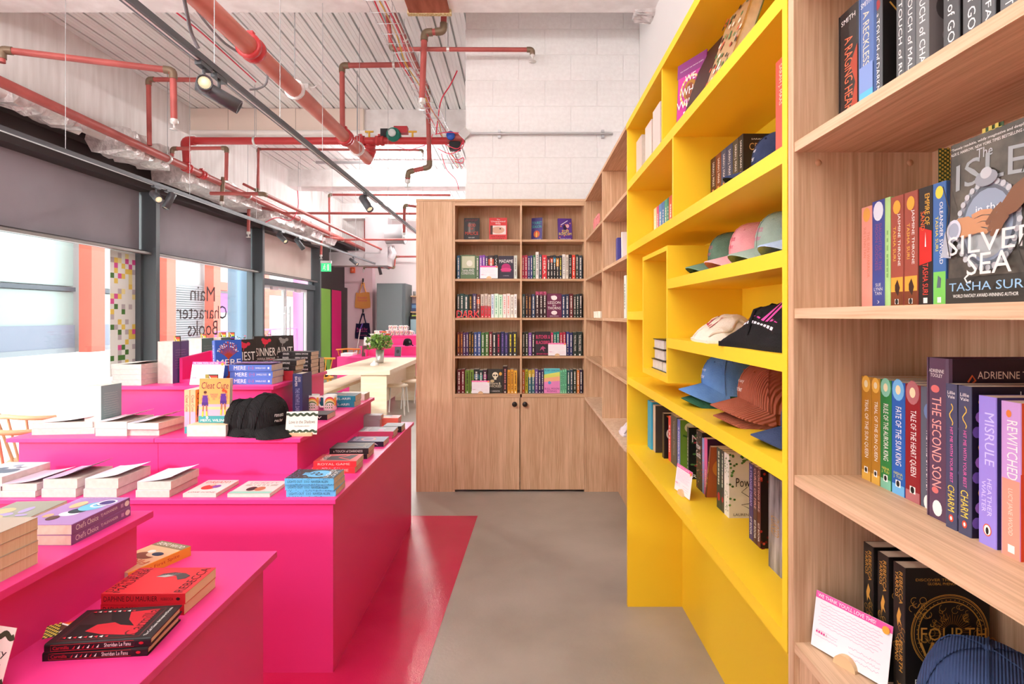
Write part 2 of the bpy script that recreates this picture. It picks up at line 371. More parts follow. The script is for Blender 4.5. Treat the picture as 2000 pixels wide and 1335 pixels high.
batten(-2.05, 9.6, 3.95, 1.1, 'white glowing led batten under the deck beyond the second beam', True)
batten(-2.75, 12.3, 3.95, 1.1, 'white glowing led batten under the deck near the far wall', True)
batten(-1.75, 13.2, 3.4, 1.3, 'added white led batten hidden behind the oak bookcase to light the cafe', True)  # out of sight from the camera, added to lift the cafe corner
# ---------------------------------------------------------------- printing: flat letters and shapes laid on a surface
TXT = {}
def text_geo(s):
    'letters of a string scaled into the unit square: (points, faces)'
    if s in TXT: return TXT[s]
    cu = D.curves.new('t', 'FONT'); cu.body = s; cu.resolution_u = 2; cu.align_x = 'CENTER'; cu.space_line = 0.9
    ob = D.objects.new('t', cu); me = D.meshes.new_from_object(ob)
    vs = [v.co.copy() for v in me.vertices]; fs = [tuple(p.vertices) for p in me.polygons]
    if vs:
        x0 = min(v.x for v in vs); x1 = max(v.x for v in vs); y0 = min(v.y for v in vs); y1 = max(v.y for v in vs)
        vs = [((v.x - x0) / max(1e-6, x1 - x0), (v.y - y0) / max(1e-6, y1 - y0)) for v in vs]
    D.objects.remove(ob); D.curves.remove(cu); D.meshes.remove(me)
    TXT[s] = (vs, fs); return TXT[s]
class Print:
    'collects flat print; frame = (origin, right vector, up vector, normal), coordinates in metres'
    def __init__(s, O, R, U, N): s.O, s.R, s.U, s.N = Vector(O), Vector(R), Vector(U), Vector(N); s.mb = MB(); s.mats = []; s.k = 0
    def _m(s, c):
        m = c if isinstance(c, bpy.types.Material) else mat(c, 0.5, 0, 0.3)
        if m not in s.mats: s.mats.append(m)
        return s.mats.index(m)
    def raw(s, pts, fs, c):
        s.k += 1; h = 0.00012 + 0.00009 * s.k
        s.mb.add([s.O + s.R * p[0] + s.U * p[1] + s.N * h for p in pts], fs, s._m(c))
    def text(s, t, x0, y0, x1, y1, c, shear=0.0, arc=0.0):
        vs, fs = text_geo(t); w, h = x1 - x0, y1 - y0
        s.raw([(x0 + u * w + shear * v * h, y0 + v * h + arc * h * math.sin(math.pi * u)) for u, v in vs], fs, c)
    def rect(s, x0, y0, x1, y1, c): s.raw([(x0, y0), (x1, y0), (x1, y1), (x0, y1)], [(0, 1, 2, 3)], c)
    def poly(s, pts, c): s.raw(pts, [tuple(range(len(pts)))], c)
    def ell(s, cx, cy, rx, ry, c, n=20): s.raw([(cx + rx * math.cos(2 * math.pi * i / n), cy + ry * math.sin(2 * math.pi * i / n)) for i in range(n)], [tuple(range(n))], c)
    def ring(s, cx, cy, rx, ry, w, c, n=36, a0=0.0, a1=2 * math.pi):
        pts = []; 
        for i in range(n + 1):
            a = a0 + (a1 - a0) * i / n; ca, sa = math.cos(a), math.sin(a)
            pts += [(cx + rx * ca, cy + ry * sa), (cx + (rx - w) * ca, cy + (ry - w) * sa)]
        s.raw(pts, [(2 * i, 2 * i + 2, 2 * i + 3, 2 * i + 1) for i in range(n)], c)
    def line(s, pts, w, c):
        q = []; n = len(pts)
        for i, p in enumerate(pts):
            a = Vector(pts[max(0, i - 1)]); b = Vector(pts[min(n - 1, i + 1)]); d = (b - a).normalized()
            q += [(p[0] - d.y * w / 2, p[1] + d.x * w / 2), (p[0] + d.y * w / 2, p[1] - d.x * w / 2)]
        s.raw(q, [(2 * i, 2 * i + 1, 2 * i + 3, 2 * i + 2) for i in range(n - 1)], c)
    def scrawl(s, x0, y0, x1, y1, rows, c, w=0.0005, seed=1):
        'rows of illegible handwriting or small print'
        R = random.Random(seed)
        for r in range(rows):
            y = y1 - (r + 0.5) * (y1 - y0) / rows; x = x0 + R.random() * 0.05 * (x1 - x0); e = x1 - R.random() * 0.15 * (x1 - x0); pts = []
            a = (y1 - y0) / rows * 0.22
            while x < e:
                pts.append((x, y + R.uniform(-a, a))); x += (x1 - x0) * R.uniform(0.012, 0.03)
            if len(pts) > 2: s.line(pts, w, c)
    def build(s, name, parent):
        if s.mb.v: return s.mb.build(name, s.mats, parent)
# ---------------------------------------------------------------- books
PAGE = noise_mat('page_edges', '#d6c8b4', '#e4d7c4', (1, 1, 1), 40, 0.8, 0, spec=0.1)
PAGEW = noise_mat('white_page_edges', '#d2c9bf', '#dcd4cb', (1, 1, 1), 40, 0.8, 0, spec=0.1)
def cmat(c): return c if isinstance(c, bpy.types.Material) else mat(c, 0.42, 0, 0.35)
def book_mesh(w, h, t, hard=False, m=(0, 1, 2), pages=None, lift=0.0, name='cover'):
    'wrapped cover: back board x=0, front board x=t, spine at y=0; lift bends the front board open at its fore edge'
    c = 0.003 if hard else 0.0011; mb = MB()
    mb.box(0, c, 0, w, 0, h, m[2])
    r = min(t * 0.22, 0.006) if hard else 0.0015
    # spine with rounded corners
    prof = [(0, r), (r * 0.3, r * 0.3), (r, 0), (t - r, 0), (t - r * 0.3, r * 0.3), (t, r), (t - c, r + 0.0005), (t - r, c), (r, c), (c, r + 0.0005)]
    n = len(prof); vs = [(x, y, 0) for x, y in prof] + [(x, y, h) for x, y in prof]
    for i in range(n): mb.add([vs[i], vs[(i + 1) % n], vs[(i + 1) % n + n], vs[i + n]], [(0, 1, 2, 3)], m[1])
    mb.add([(x, y, h) for x, y in prof], [tuple(range(n))], m[1]); mb.add([(x, y, 0) for x, y in prof], [tuple(range(n - 1, -1, -1))], m[1])
    if lift:
        k = 6; a, b = [], []
        for i in range(k + 1):
            u = i / k; y = r + (w - r) * u; x = t - c + lift * u * u * w
            a.append((x, y)); b.append((x + c, y))
        for i in range(k):
            mb.hexa([(a[i][0], a[i][1], 0), (b[i][0], b[i][1], 0), (b[i + 1][0], b[i + 1][1], 0), (a[i + 1][0], a[i + 1][1], 0),
                     (a[i][0], a[i][1], h), (b[i][0], b[i][1], h), (b[i + 1][0], b[i + 1][1], h), (a[i + 1][0], a[i + 1][1], h)], m[0])
    else: mb.box(t - c, t, r, w, 0, h, m[0])
    return mb
def pages_box(w, h, t, hard):
    c = 0.003 if hard else 0.0011; o = 0.0035 if hard else 0.0004; f = 0.005 if hard else 0.0006
    return c, t - c, c, w - f, o, h - o
class Book:
    '''one book; local frame: x through the thickness (front cover at x=t), y from spine to fore edge, z up'''
    def __init__(s, label, w, h, t, cover, spine=None, back=None, hard=False, page=None, group=None, M=None, lift=0.0, name='book', small=False):
        s.w, s.h, s.t = w, h, t; mats = [cmat(cover), cmat(spine or cover), cmat(back or spine or cover)]
        pg = page or PAGE
        if small:
            mb = book_mesh(w, h, t, hard, lift=lift); mb.box(*pages_box(w, h, t, hard), 3)
            s.e = mb.build(name, mats + [pg]); tag(s.e, label, 'book', group)
            if M is not None: s.e.matrix_world = M
        else:
            s.e = empty(name, label, 'book', group, M=M)
            book_mesh(w, h, t, hard, lift=lift).build('cover', mats, s.e)
            MB().box(*pages_box(w, h, t, hard)).build('pages', pg, s.e)
        s.F = Print((t, 0, 0), (0, 1, 0), (0, 0, 1), (1, 0, 0))            # front cover: right = away from the spine
        s.S = Print((0, 0, h), (0, 0, -1), (1, 0, 0), (0, -1, 0))          # spine read from head to tail
        s.V = Print((0, 0, 0), (1, 0, 0), (0, 0, 1), (0, -1, 0))           # spine read across
    # spine text: a from head (fractions of height), b across the thickness
    def st(s, t, a0, a1, c, b0=0.25, b1=0.75): s.S.text(t, a0 * s.h, b0 * s.t, a1 * s.h, b1 * s.t, c); return s
    def sv(s, t, z0, z1, c, x0=0.15, x1=0.85): s.V.text(t, x0 * s.t, z0 * s.h, x1 * s.t, z1 * s.h, c); return s
    def sband(s, z0, z1, c, x0=0.03, x1=0.97): s.V.rect(x0 * s.t, z0 * s.h, x1 * s.t, z1 * s.h, c); return s
    def sdot(s, z, c, r=0.25): s.V.ell(0.5 * s.t, z * s.h, r * s.t, r * s.t * 1.25, c, 14); return s
    def smarks(s, c, a0=0.2, a1=0.8, b0=0.35, b1=0.65, seed=0):
        R = random.Random(seed); a = a0
        while a < a1:
            l = R.uniform(0.03, 0.07); s.S.rect(a * s.h, b0 * s.t, min(a + l, a1) * s.h, b1 * s.t, c); a += l + R.choice((0.012, 0.012, 0.03))
        return s
    def ft(s, t, u0, v0, u1, v1, c, **k): s.F.text(t, u0 * s.w, v0 * s.h, u1 * s.w, v1 * s.h, c, **k); return s
    def fr(s, u0, v0, u1, v1, c): s.F.rect(u0 * s.w, v0 * s.h, u1 * s.w, v1 * s.h, c); return s
    def fe(s, u, v, ru, rv, c, n=20): s.F.ell(u * s.w, v * s.h, ru * s.w, rv * s.w, c, n); return s
    def fp(s, pts, c): s.F.poly([(a * s.w, b * s.h) for a, b in pts], c); return s
    def fl(s, pts, w, c): s.F.line([(a * s.w, b * s.h) for a, b in pts], w, c); return s
    def fring(s, u, v, r, w, c, **k): s.F.ring(u * s.w, v * s.h, r * s.w, r * s.w, w, c, **k); return s
    def done(s):
        q = s.F.build('cover_print', s.e)
        if q: q['kind'] = 'stuff'
        if s.S.mb.v: s.S.build('spine_print', s.e)['kind'] = 'stuff'
        if s.V.mb.v: s.V.build('spine_print', s.e)['kind'] = 'stuff'
        return s.e
def M_right(x, y, z, tilt=0.0, turn=0.0, lean=0.0):
    'standing, spine to the aisle (-X), front cover to the viewer (-Y); tilt leans the head back to +Y, turn spins about z, lean tips along X'
    return Matrix.Translation((x, y, z)) @ Matrix.Rotation(math.radians(-90 + turn), 4, 'Z') @ Matrix.Rotation(-math.radians(tilt), 4, 'Y') @ Matrix.Rotation(math.radians(lean), 4, 'X')
def M_front(x, y, z): return Matrix.Translation((x, y, z))
def M_flat(x, y, z, turn=0.0):
    'lying face up, spine towards -Y, head towards -X (the corner at the tail and spine is the origin)'
    B = Matrix(((0, 0, -1, 0), (0, 1, 0, 0), (1, 0, 0, 0), (0, 0, 0, 1)))
    return Matrix.Translation((x, y, z)) @ Matrix.Rotation(math.radians(turn), 4, 'Z') @ B
ORD = ['first', 'second', 'third', 'fourth', 'fifth', 'sixth', 'seventh', 'eighth', 'ninth', 'tenth', 'eleventh', 'twelfth', 'thirteenth', 'fourteenth', 'fifteenth', 'sixteenth', 'seventeenth', 'eighteenth', 'nineteenth', 'twentieth', 'twenty-first', 'twenty-second']
# ---------------------------------------------------------------- near oak bookcase: books shelf by shelf
def rb(label, xl, xr, xs, z, h, w, cover, **k):
    'book on a right-hand shelf whose spine spans picture columns xl..xr on the plane X = xs'
    y0, y1 = PX(xl, xs), PX(xr, xs); t = y0 - y1
    return Book(label, w, h, t - 0.0004, cover, M=M_right(xs, y0, z), **k)
NG = 'books on the near oak bookcase'
Z1, Z2, Z3, Z4 = NLV[1], NLV[2], NLV[3], NLV[4]
WH, GOLD = '#f1eeea', '#d6a24a'
b = rb('black hardback with orange title A RAGING HEART on the top shelf', 1638, 1677, 0.628, Z1, 0.238, 0.155, '#2b2627', hard=True, group=NG)
b.sv('SMITH', 0.90, 0.94, WH); b.st('A RAGING HEART', 0.22, 0.86, '#e8734f', 0.32, 0.72)
b.V.poly([(b.t * .55, .03), (b.t * .95, .02), (b.t * .95, .16), (b.t * .6, .13), (b.t * .85, .09)], '#a8412e'); b.done()
b = rb('blue hardback titled A RECKLESS OATH on the top shelf', 1677.5, 1706, 0.628, Z1, 0.238, 0.155, '#5470a8', hard=True, group=NG)
b.sv('SMITH', 0.90, 0.94, WH); b.sband(0.02, 0.25, '#5fb6d8'); b.sband(0.25, 0.45, '#7d97cf'); b.st('A RECKLESS OATH', 0.14, 0.80, '#d9d2b4', 0.3, 0.72); b.done()
for i, (xl, xr, t, c) in enumerate(((1706.5, 1723, 'a TOUCH of DARKNESS', '#55585c'), (1751, 1767, 'a TOUCH of RUIN', '#515458'), (1768, 1788, 'a TOUCH of MALICE', '#5a5d61'), (1789, 1815, 'a TOUCH of CHAOS', '#6b6e70'), (1843, 1874, 'a GAME of GODS', '#46484c'), (1881, 1916, 'a GAME of GODS', '#4c4e52'), (1918, 1944, 'a GAME of FATE', '#54575b'), (1954, 1990, 'a GAME of RETRIBUTION', '#5a5d61'))):
    lb = ['grey paperback A TOUCH OF DARKNESS with a black and gold cover', 'grey paperback A TOUCH OF RUIN on the top shelf', 'grey paperback A TOUCH OF MALICE on the top shelf', 'pale grey paperback A TOUCH OF CHAOS on the top shelf', 'dark grey GODS paperback just after the grey and red cover', 'second dark grey GODS paperback on the top shelf', 'grey paperback ending in FATE on the top shelf', 'last grey paperback on the top shelf, cut by the picture edge'][i]
    b = rb(lb, xl, xr, 0.634, Z1, 0.216 if i != 0 else 0.212, 0.135, '#1e1a19', spine=c, group=NG)
    b.st(t, 0.12, 0.88, WH, 0.28, 0.72); b.sdot(0.95, '#a03a3a', 0.3)
    if i == 0:
        b.fl([(.1, .95), (.3, .8), (.22, .65), (.5, .6), (.3, .45), (.25, .3), (.5, .2)], .003, GOLD); b.fl([(.4, .9), (.6, .75), (.4, .6)], .002, GOLD); b.ft('LOVE', .3, .86, .7, .89, WH); b.ft('DARKNESS', .1, .16, .9, .23, WH)
        b.fe(.35, .7, .06, .06, GOLD); b.fe(.3, .36, .05, .05, GOLD)
    if i == 3:
        b.fr(0, 0, 1, 1, '#7a7372'); b.fe(.2, .6, .12, .15, '#4b4544'); b.fe(.3, .4, .15, .1, '#9b9493'); b.fe(.35, .2, .13, .1, '#b3302f')
    b.done()
# second shelf
def spine_book(lb, xl, xr, xs, z, h, w, c, texts, tc, **k):
    b = rb(lb, xl, xr, xs, z, h, w, c, group=NG, **k)
    for q in texts: b.st(*q) if len(q) > 3 else b.st(q[0], q[1], q[2], tc)
    return b
SUN = '#e0a032'
b = spine_book('pale pink paperback at the panel end of the second shelf', 1683, 1703, 0.676, Z2, 0.198, 0.128, '#f0a696', [('SUE LYNN TAN', .2, .5, '#e08a6c', .2, .45), ('THE SUN WARRIOR', .25, .7, '#e0876a', .55, .8)], WH); b.sdot(.92, '#f0b25a', .35); b.done()
b = spine_book('blue paperback by SUE LYNN TAN with a white moon disc', 1704, 1727.5, 0.676, Z2, 0.203, 0.128, '#46539c', [('DAUGHTER OF THE', .22, .65, '#9a5a86', .55, .78), ('MOON GODDESS', .22, .65, '#9a5a86', .25, .48)], WH); b.sdot(.90, '#e4ecf8', .42); b.sv('SUE\nLYNN\nTAN', .12, .23, WH); b.sv(')', .04, .07, WH, .4, .6); b.done()
b = spine_book('thin lime green paperback on the second shelf', 1728.5, 1739, 0.676, Z2, 0.203, 0.128, '#a7d28a', [], WH); b.smarks('#7fb06a', .3, .75, seed=3); b.done()
for i, (xl, xr) in enumerate(((1740, 1764.5), (1766.5, 1792.5))):
    b = spine_book('red brown paperback THE JASMINE THRONE, %s of two copies side by side' % ['first', 'second'][i], xl, xr, 0.676, Z2, 0.200, 0.128, '#9a4a3c', [('JASMINE THRONE', .16, .63, WH, .52, .78), ('TASHA SURI', .27, .58, '#e2b04a', .2, .42)], WH)
    b.sband(0, .27, '#e8a23c'); b.sband(0.02, .14, '#7a3c20'); b.V.poly([(b.t * .35, .03), (b.t * .6, .02), (b.t * .75, .035), (b.t * .55, .05), (b.t * .35, .04)], '#3a2018'); b.sdot(.90, '#eaa23a', .3); b.sband(.03, .075, WH, .35, .65); b.sdot(.052, '#222222', .12); b.done()
b = spine_book('black and red paperback EMPIRE OF SAND by Tasha Suri', 1794.8, 1821.5, 0.676, Z2, 0.200, 0.128, '#221c1c', [('EMPIRE OF', .06, .32, '#e8b13c', .45, .8), ('SAND', .2, .36, '#e0662c', .15, .45), ('TASHA SURI', .64, .9, '#d2372b', .3, .7)], WH)
b.V.poly([(0.001, .07), (b.t * .95, .075), (b.t * .95, .125), (.001, .135)], '#c8241f'); b.V.poly([(b.t * .45, .1), (b.t * .55, .1), (b.t * .5, .125)], WH); b.st('TASHA SURI', .64, .9, '#e2493a', .3, .7); b.sband(.03, .075, WH, .35, .65); b.done()
b = spine_book('blue paperback THE OLEANDER SWORD beside the big face-out hardback', 1822.5, 1848, 0.676, Z2, 0.200, 0.128, '#3d6aa8', [('OLEANDER SWORD', .16, .66, WH, .52, .78), ('TASHA SURI', .27, .55, '#e6d44a', .2, .42)], WH)
b.sband(0, .28, '#79c95c'); b.sdot(.92, '#e8d44a', .3); b.V.poly([(b.t * .3, .03), (b.t * .6, .03), (b.t * .65, .045), (b.t * .4, .05)], '#5a6a70'); b.sband(.03, .075, WH, .35, .65); b.done()
# the big face-out hardback: its cover turned to the aisle
ph = 0.242; yl_, yr_ = PX(1846, 0.648), PX(2040, 0.648)
M = Matrix.Translation((0.648, yl_ - 0.001, Z2)) @ Matrix.Rotation(math.radians(180), 4, 'Z') @ Matrix.Rotation(math.radians(-1.2), 4, 'Y') @ Matrix.Translation((-0.034, 0, 0))
COVI = noise_mat('forest_cover', '#35312d', '#6a6256', (1, 1, 1), 22, 0.45, 0, detail=5, lo=.35, hi=.75)
b = Book('large dark face-out hardback with clasped hands and SILVER SEA in its title', 0.160, ph, 0.034, COVI, spine='#3a3734', hard=True, group=NG, M=M)
SIL, SIL2 = '#b9bcc0', '#8e939a'
b.fr(.0, .0, 1, .17, '#37332f')
b.ft('"Tensely readable, wildly imaginative and deeply smart"', .03, .955, .93, .975, WH).ft('ALIX E. HARROW, NEW YORK TIMES BESTSELLING AUTHOR', .03, .925, .93, .945, WH)
b.ft('The', .33, .86, .5, .92, SIL).ft('ISLE', .10, .70, .84, .86, '#9aa0a2', arc=.12)
b.fe(.46, .46, .34, .40, SIL2).fe(.46, .46, .29, .35, '#5d646e').fe(.46, .46, .26, .32, '#8d9aac').fe(.46, .40, .2, .2, '#a8aeb0')
for i in range(30):
    a = 2 * math.pi * i / 30; b.fe(.46 + .32 * math.cos(a), .46 + .32 * math.sin(a) * .66 * 1.18, .028, .028, SIL, 10)
b.fe(.46, .73, .12, .07, SIL2).fe(.46, .76, .06, .05, SIL)
b.ft('in the', .36, .535, .62, .58, '#dfe3e8')
SK1, SK2 = '#c08a63', '#7a5138'
def hand(b, pts_wrist, knuckles, tips, c, w):
    b.fp(pts_wrist, c)
    for k, t in zip(knuckles, tips):
        m = ((k[0] + t[0]) / 2, (k[1] + t[1]) / 2 + .012); b.fl([k, m, t], w, c); b.fe(t[0], t[1], .5 * w / b.w, .5 * w / b.w, c, 10)
b.fl([(.02, .30), (.06, .44), (.12, .50)], .020, '#aab0bc')
hand(b, [(.10, .44), (.16, .53), (.28, .53), (.36, .50), (.36, .43), (.24, .40)], [(.32, .52), (.34, .49), (.35, .46), (.33, .43)], [(.52, .53), (.54, .49), (.53, .45), (.48, .42)], SK1, .0075)
b.fe(.12, .46, .085, .1, '#c9cdd8').fe(.12, .46, .06, .07, '#9aa2b2')
hand(b, [(.92, .70), (.99, .62), (.78, .50), (.66, .48), (.62, .55), (.74, .64)], [(.64, .56), (.65, .53), (.67, .505), (.70, .49)], [(.50, .47), (.52, .43), (.55, .40), (.60, .40)], SK2, .0075)
b.fe(.95, .68, .1, .14, '#e8e6e0').fe(.97, .69, .075, .1, '#7d8a86')
for i in range(14): b.fe(.93 + .03 * (i % 4), .63 + .03 * (i // 4), .012, .012, '#dfe6e2', 8)
b.ft('SILVER', .07, .305, .99, .42, '#dcdad8').ft('SEA', .30, .175, .76, .30, '#dcdad8').fl([(.32, .18), (.28, .16), (.31, .13), (.35, .14)], .003, '#dcdad8')
b.ft('TASHA SURI', .10, .085, .90, .135, '#8fb6d8').ft('WORLD FANTASY AWARD-WINNING AUTHOR', .15, .045, .83, .065, WH)
for q in ([(.0, .75), (.08, .6), (.05, .45), (.1, .3)], [(.86, .95), (.9, .8), (.84, .7)], [(.9, .4), (.82, .3), (.88, .2)]): b.fl(q, .002, '#2a2622')
b.done()
# third shelf
for i, (xl, xr, t, c, n, cc) in enumerate(((1683, 1701, 'TRIAL OF THE SUN QUEEN', '#b07a22', '', '#e2b04c'), (1702, 1719, 'TRIAL OF THE SUN QUEEN', '#b07a22', '', '#e2b04c'), (1719.5, 1741, 'RULE OF THE AURORA KING', '#1f7a3a', 'NISHA\nJ. TULI', '#7fc0a4'), (1742, 1767.5, 'FATE OF THE SUN KING', '#1f5cae', 'NISHA\nJ. TULI', '#6fb2e2'), (1768.5, 1797.5, 'TALE OF THE HEART QUEEN', '#8a1822', '', '#b06a6e'))):
    lb = ['ochre paperback TRIAL OF THE SUN QUEEN, the copy nearest the panel', 'ochre paperback TRIAL OF THE SUN QUEEN, the copy beside the green spine', 'green paperback RULE OF THE AURORA KING', 'bright blue paperback FATE OF THE SUN KING', 'dark red paperback TALE OF THE HEART QUEEN'][i]
    b = rb(lb, xl, xr, 0.676, Z3, 0.202, 0.128, c, group=NG)
    b.sband(.0, .09, cc); b.sdot(.93, cc, .46); b.sdot(.93, '#e6d9b0', .2); b.st(t, .22, .74 if n else .78, WH, .3, .74)
    if n: b.sv(n, .14, .20, '#e8e06a')
    b.sband(.07, .13, WH, .32, .7); b.sdot(.1, '#1a1a1a', .13); b.done()
b = rb('slim slate paperback THE THIRD DAUGHTER half hidden by the purple hardback', 1798.5, 1830, 0.676, Z3, 0.202, 0.128, '#59606e', group=NG)
b.sdot(.8, '#6a86b0', .3); b.st('THE THIRD DAUGHTER', .35, .85, WH, .35, .8); b.sdot(.05, WH, .3); b.done()
b = rb('thick plum purple hardback THE SECOND SON by Adrienne Tooley', 1810.5, 1853, 0.656, Z3, 0.254, 0.165, '#33212e', spine='#5a4058', hard=True, group=NG)
b.sv('ADRIENNE\nTOOLEY', .88, .93, WH, .1, .8); b.st('THE SECOND SON', .24, .80, '#f0a49a', .25, .68); b.V.ell(b.t * .4, .205, .009, .006, '#d9706e'); b.V.ell(b.t * .4, .045, .007, .005, '#d9706e'); b.sdot(.07, WH, .22)
b.ft('ADRIENNE TOOLEY', .27, .88, 1.0, .925, '#f3dfce').fl([(.18, .86), (.22, .90), (.25, .87), (.2, .84)], .003, '#e0683c'); b.done()
for i, (xl, xr) in enumerate(((1847.6, 1869), (1872, 1897))):
    b = rb('slate paperback HIT ME WITH YOUR BEST CHARM, %s' % ['the copy touching the plum hardback', 'the copy before the lilac spine'][i], xl, xr, 0.648, Z3, 0.218, 0.140, '#221a2e', spine='#474a66', group=NG)
    b.sv('Lillie\nVale', .90, .95, WH); b.S.line([(.03 + .004 * j, b.t * (.5 + .16 * math.sin(j * 1.1))) for j in range(9)], .0016, '#e8c24a')
    b.st('HIT ME WITH YOUR BEST', .30, .68, '#ec6ab2', .4, .66); b.st('CHARM', .70, .88, '#e8cf4c', .2, .8); b.V.ell(b.t * .5, .016, .0045, .0055, '#d9482e'); b.V.ell(b.t * .5, .016, .002, .003, WH)
    for q in range(9): b.fe(.06 + .03 * (q % 3), .1 + .1 * q, .05, .06, ['#7a5ab0', '#b07ad0', '#e8b23c'][q % 3], 10)
    b.ft('Lillie Vale', .5, .92, .95, .97, WH); b.done()
b = rb('lilac paperback MISRULE by Heather Walter', 1912, 1946, 0.650, Z3, 0.208, 0.130, '#3a3566', spine='#9b8ae2', group=NG)
b.st('MISRULE', .11, .46, '#cfc8f6', .35, .9); b.st('HEATHER', .55, .80, '#d8d0f8', .5, .75); b.st('WALTER', .57, .78, '#d8d0f8', .18, .42); b.V.ell(b.t * .5, .022, .007, .0085, '#e0603c'); b.V.ell(b.t * .5, .022, .0055, .007, WH); b.V.ell(b.t * .5, .021, .0025, .005, '#222222'); b.done()
REW = noise_mat('rewitched_spine', '#f0a08c', '#b48ad8', (0, 0, 1), 3.0, 0.4, 0, lo=.3, hi=.7)
b = rb('pink and lilac paperback REWITCHED at the cut end of the third shelf', 1956, 1994, 0.650, Z3, 0.206, 0.130, '#e0562c', spine='#c79ad6', group=NG)
b.sband(.0, .5, '#f29a86'); b.st('REWITCHED', .12, .50, WH, .3, .85); b.st('LUCY JANE WOOD', .56, .86, '#fbd3c0', .3, .6); b.sband(.03, .08, WH, .35, .7); b.V.ell(b.t * .4, .19, .004, .005, '#e0803c')
b.fr(0, 0, 1, .55, '#d9482a'); b.fe(.25, .8, .2, .2, '#f09a3c'); b.done()
# bottom shelf: three copies of the black and gold paperback
FWG, FWG2 = '#d19b45', '#b4762e'
for i, xl in enumerate((1686.8, 1714.5, 1745)):
    y0 = PX(xl, 0.66); M = M_right(0.66, y0, Z4)
    b = Book('black and gold paperback FOURTH WING, %s' % ['the rearmost of three copies', 'the middle one of three copies', 'the front copy with its round emblem in full view'][i], 0.146, 0.224, 0.029, '#1f1b19', spine='#26221f', group=NG, M=M)
    b.st('REBECCA', .05, .30, FWG, .52, .82).st('YARROS', .06, .26, FWG, .18, .46).st('FOURTH', .58, .82, FWG, .52, .82).st('WING', .60, .76, FWG, .16, .46)
    b.V.poly([(b.t * .3, .132), (b.t * .5, .15), (b.t * .7, .14), (b.t * .6, .13), (b.t * .75, .12), (b.t * .5, .125), (b.t * .4, .115)], FWG); b.sv('X', .05, .085, FWG, .3, .7)
    R = random.Random(i)
    for k in range(10):
        cx, cy = b.t * R.uniform(.1, .9), .075 + .04 * R.random(); b.V.ring(cx, cy, .005, .005, .0006, FWG, 14, 0, 4.5)
    if i > 0:
        b.ft('DISCOVER THE THRILLING', .13, .90, .87, .92, FWG).ft('GLOBAL PHENOMENON', .27, .87, .75, .89, FWG)
        for rr, ww in ((.46, .0012), (.445, .0006), (.425, .0010), (.38, .0012), (.37, .0005)): b.fring(.53, .50, rr, ww, FWG, n=48)
        for k in range(48):
            a = 2 * math.pi * k / 48; b.F.ell(.53 * b.w + .4 * b.w * math.cos(a), .5 * b.h + .4 * b.w * math.sin(a), .0009, .0009, FWG, 6)
        for k in range(40):
            a = 2 * math.pi * k / 40; r0, r1 = .10 * b.w, (.2 + .08 * R.random()) * b.w
            b.F.line([(.53 * b.w + r0 * math.cos(a), .52 * b.h + r0 * math.sin(a)), (.53 * b.w + r1 * math.cos(a), .52 * b.h + r1 * math.sin(a))], .0006, FWG2)
        for k in range(46):
            a = R.uniform(0, 2 * math.pi); r0 = R.uniform(.24, .36) * b.w; rad = R.uniform(.003, .007)
            b.F.ring(.53 * b.w + r0 * math.cos(a), .5 * b.h + r0 * math.sin(a), rad, rad, .0006, FWG, 12, a, a + 4.4)
        for k in range(10): b.F.ring((.03 + .02 * k) * b.w, (.72 + .06 * math.sin(k * 1.3)) * b.h, .006, .006, .0007, FWG, 12, k, k + 4.5)
        for k in range(8): b.F.ring((.86 + .018 * k) * b.w, (.44 + .05 * math.sin(k * 1.7)) * b.h, .005, .005, .0007, FWG, 12, k, k + 4.5)
        b.ft('FOURTH', .12, .48, .88, .58, FWG).ft('WING', .10, .33, .92, .47, FWG)
        b.fe(.53, .475, .085, .085, WH).fp([(.47, .47), (.52, .5), (.56, .49), (.60, .47), (.55, .465), (.52, .45)], '#1f1b19')
        b.ft('REBECCA YARROS', .05, .14, .95, .19, WH).ft('THE NUMBER ONE BESTSELLER', .1, .095, .9, .115, FWG)
    b.done()
# ---------------------------------------------------------------- caps, cards and folded bags
CORD = {}
def cloth(c, c2=None, cord=False):
    k = (c, cord)
    if k in CORD: return CORD[k]
    m = noise_mat('cap_cloth', c, c2 or c, (1, 1, 1), 18, 0.9, 0.3, bumpscale=260, spec=0.1)
    if cord:
        nt = m.node_tree; w = nt.nodes.new('ShaderNodeTexWave'); w.inputs['Scale'].default_value = 90; w.bands_direction = 'X'
        tc = [n for n in nt.nodes if n.type == 'TEX_COORD'][0]; bp = [n for n in nt.nodes if n.type == 'BUMP'][0]
        nt.links.new(tc.outputs['Object'], w.inputs['Vector']); nt.links.new(w.outputs['Fac'], bp.inputs['Height']); bp.inputs['Strength'].default_value = 0.5
    CORD[k] = m; return m
def crown_pt(th, v, rx=0.084, ry=0.094, h=0.130, off=0.0):
    'th: angle from the brim direction (-y), v: 0 at the rim to 1 at the crown'
    a = v * math.pi / 2; r = math.cos(a) ** 0.62; z = h * math.sin(a) ** 0.95
    k = 1 + off / rx
    dent = 1 + 0.012 * math.cos(6 * th)
    fwd = 0.012 * math.sin(a * 2) * max(0, math.cos(th))
    return Vector((rx * r * math.sin(th) * dent * k, -ry * r * math.cos(th) * dent * k - fwd, 0.012 + z * k))
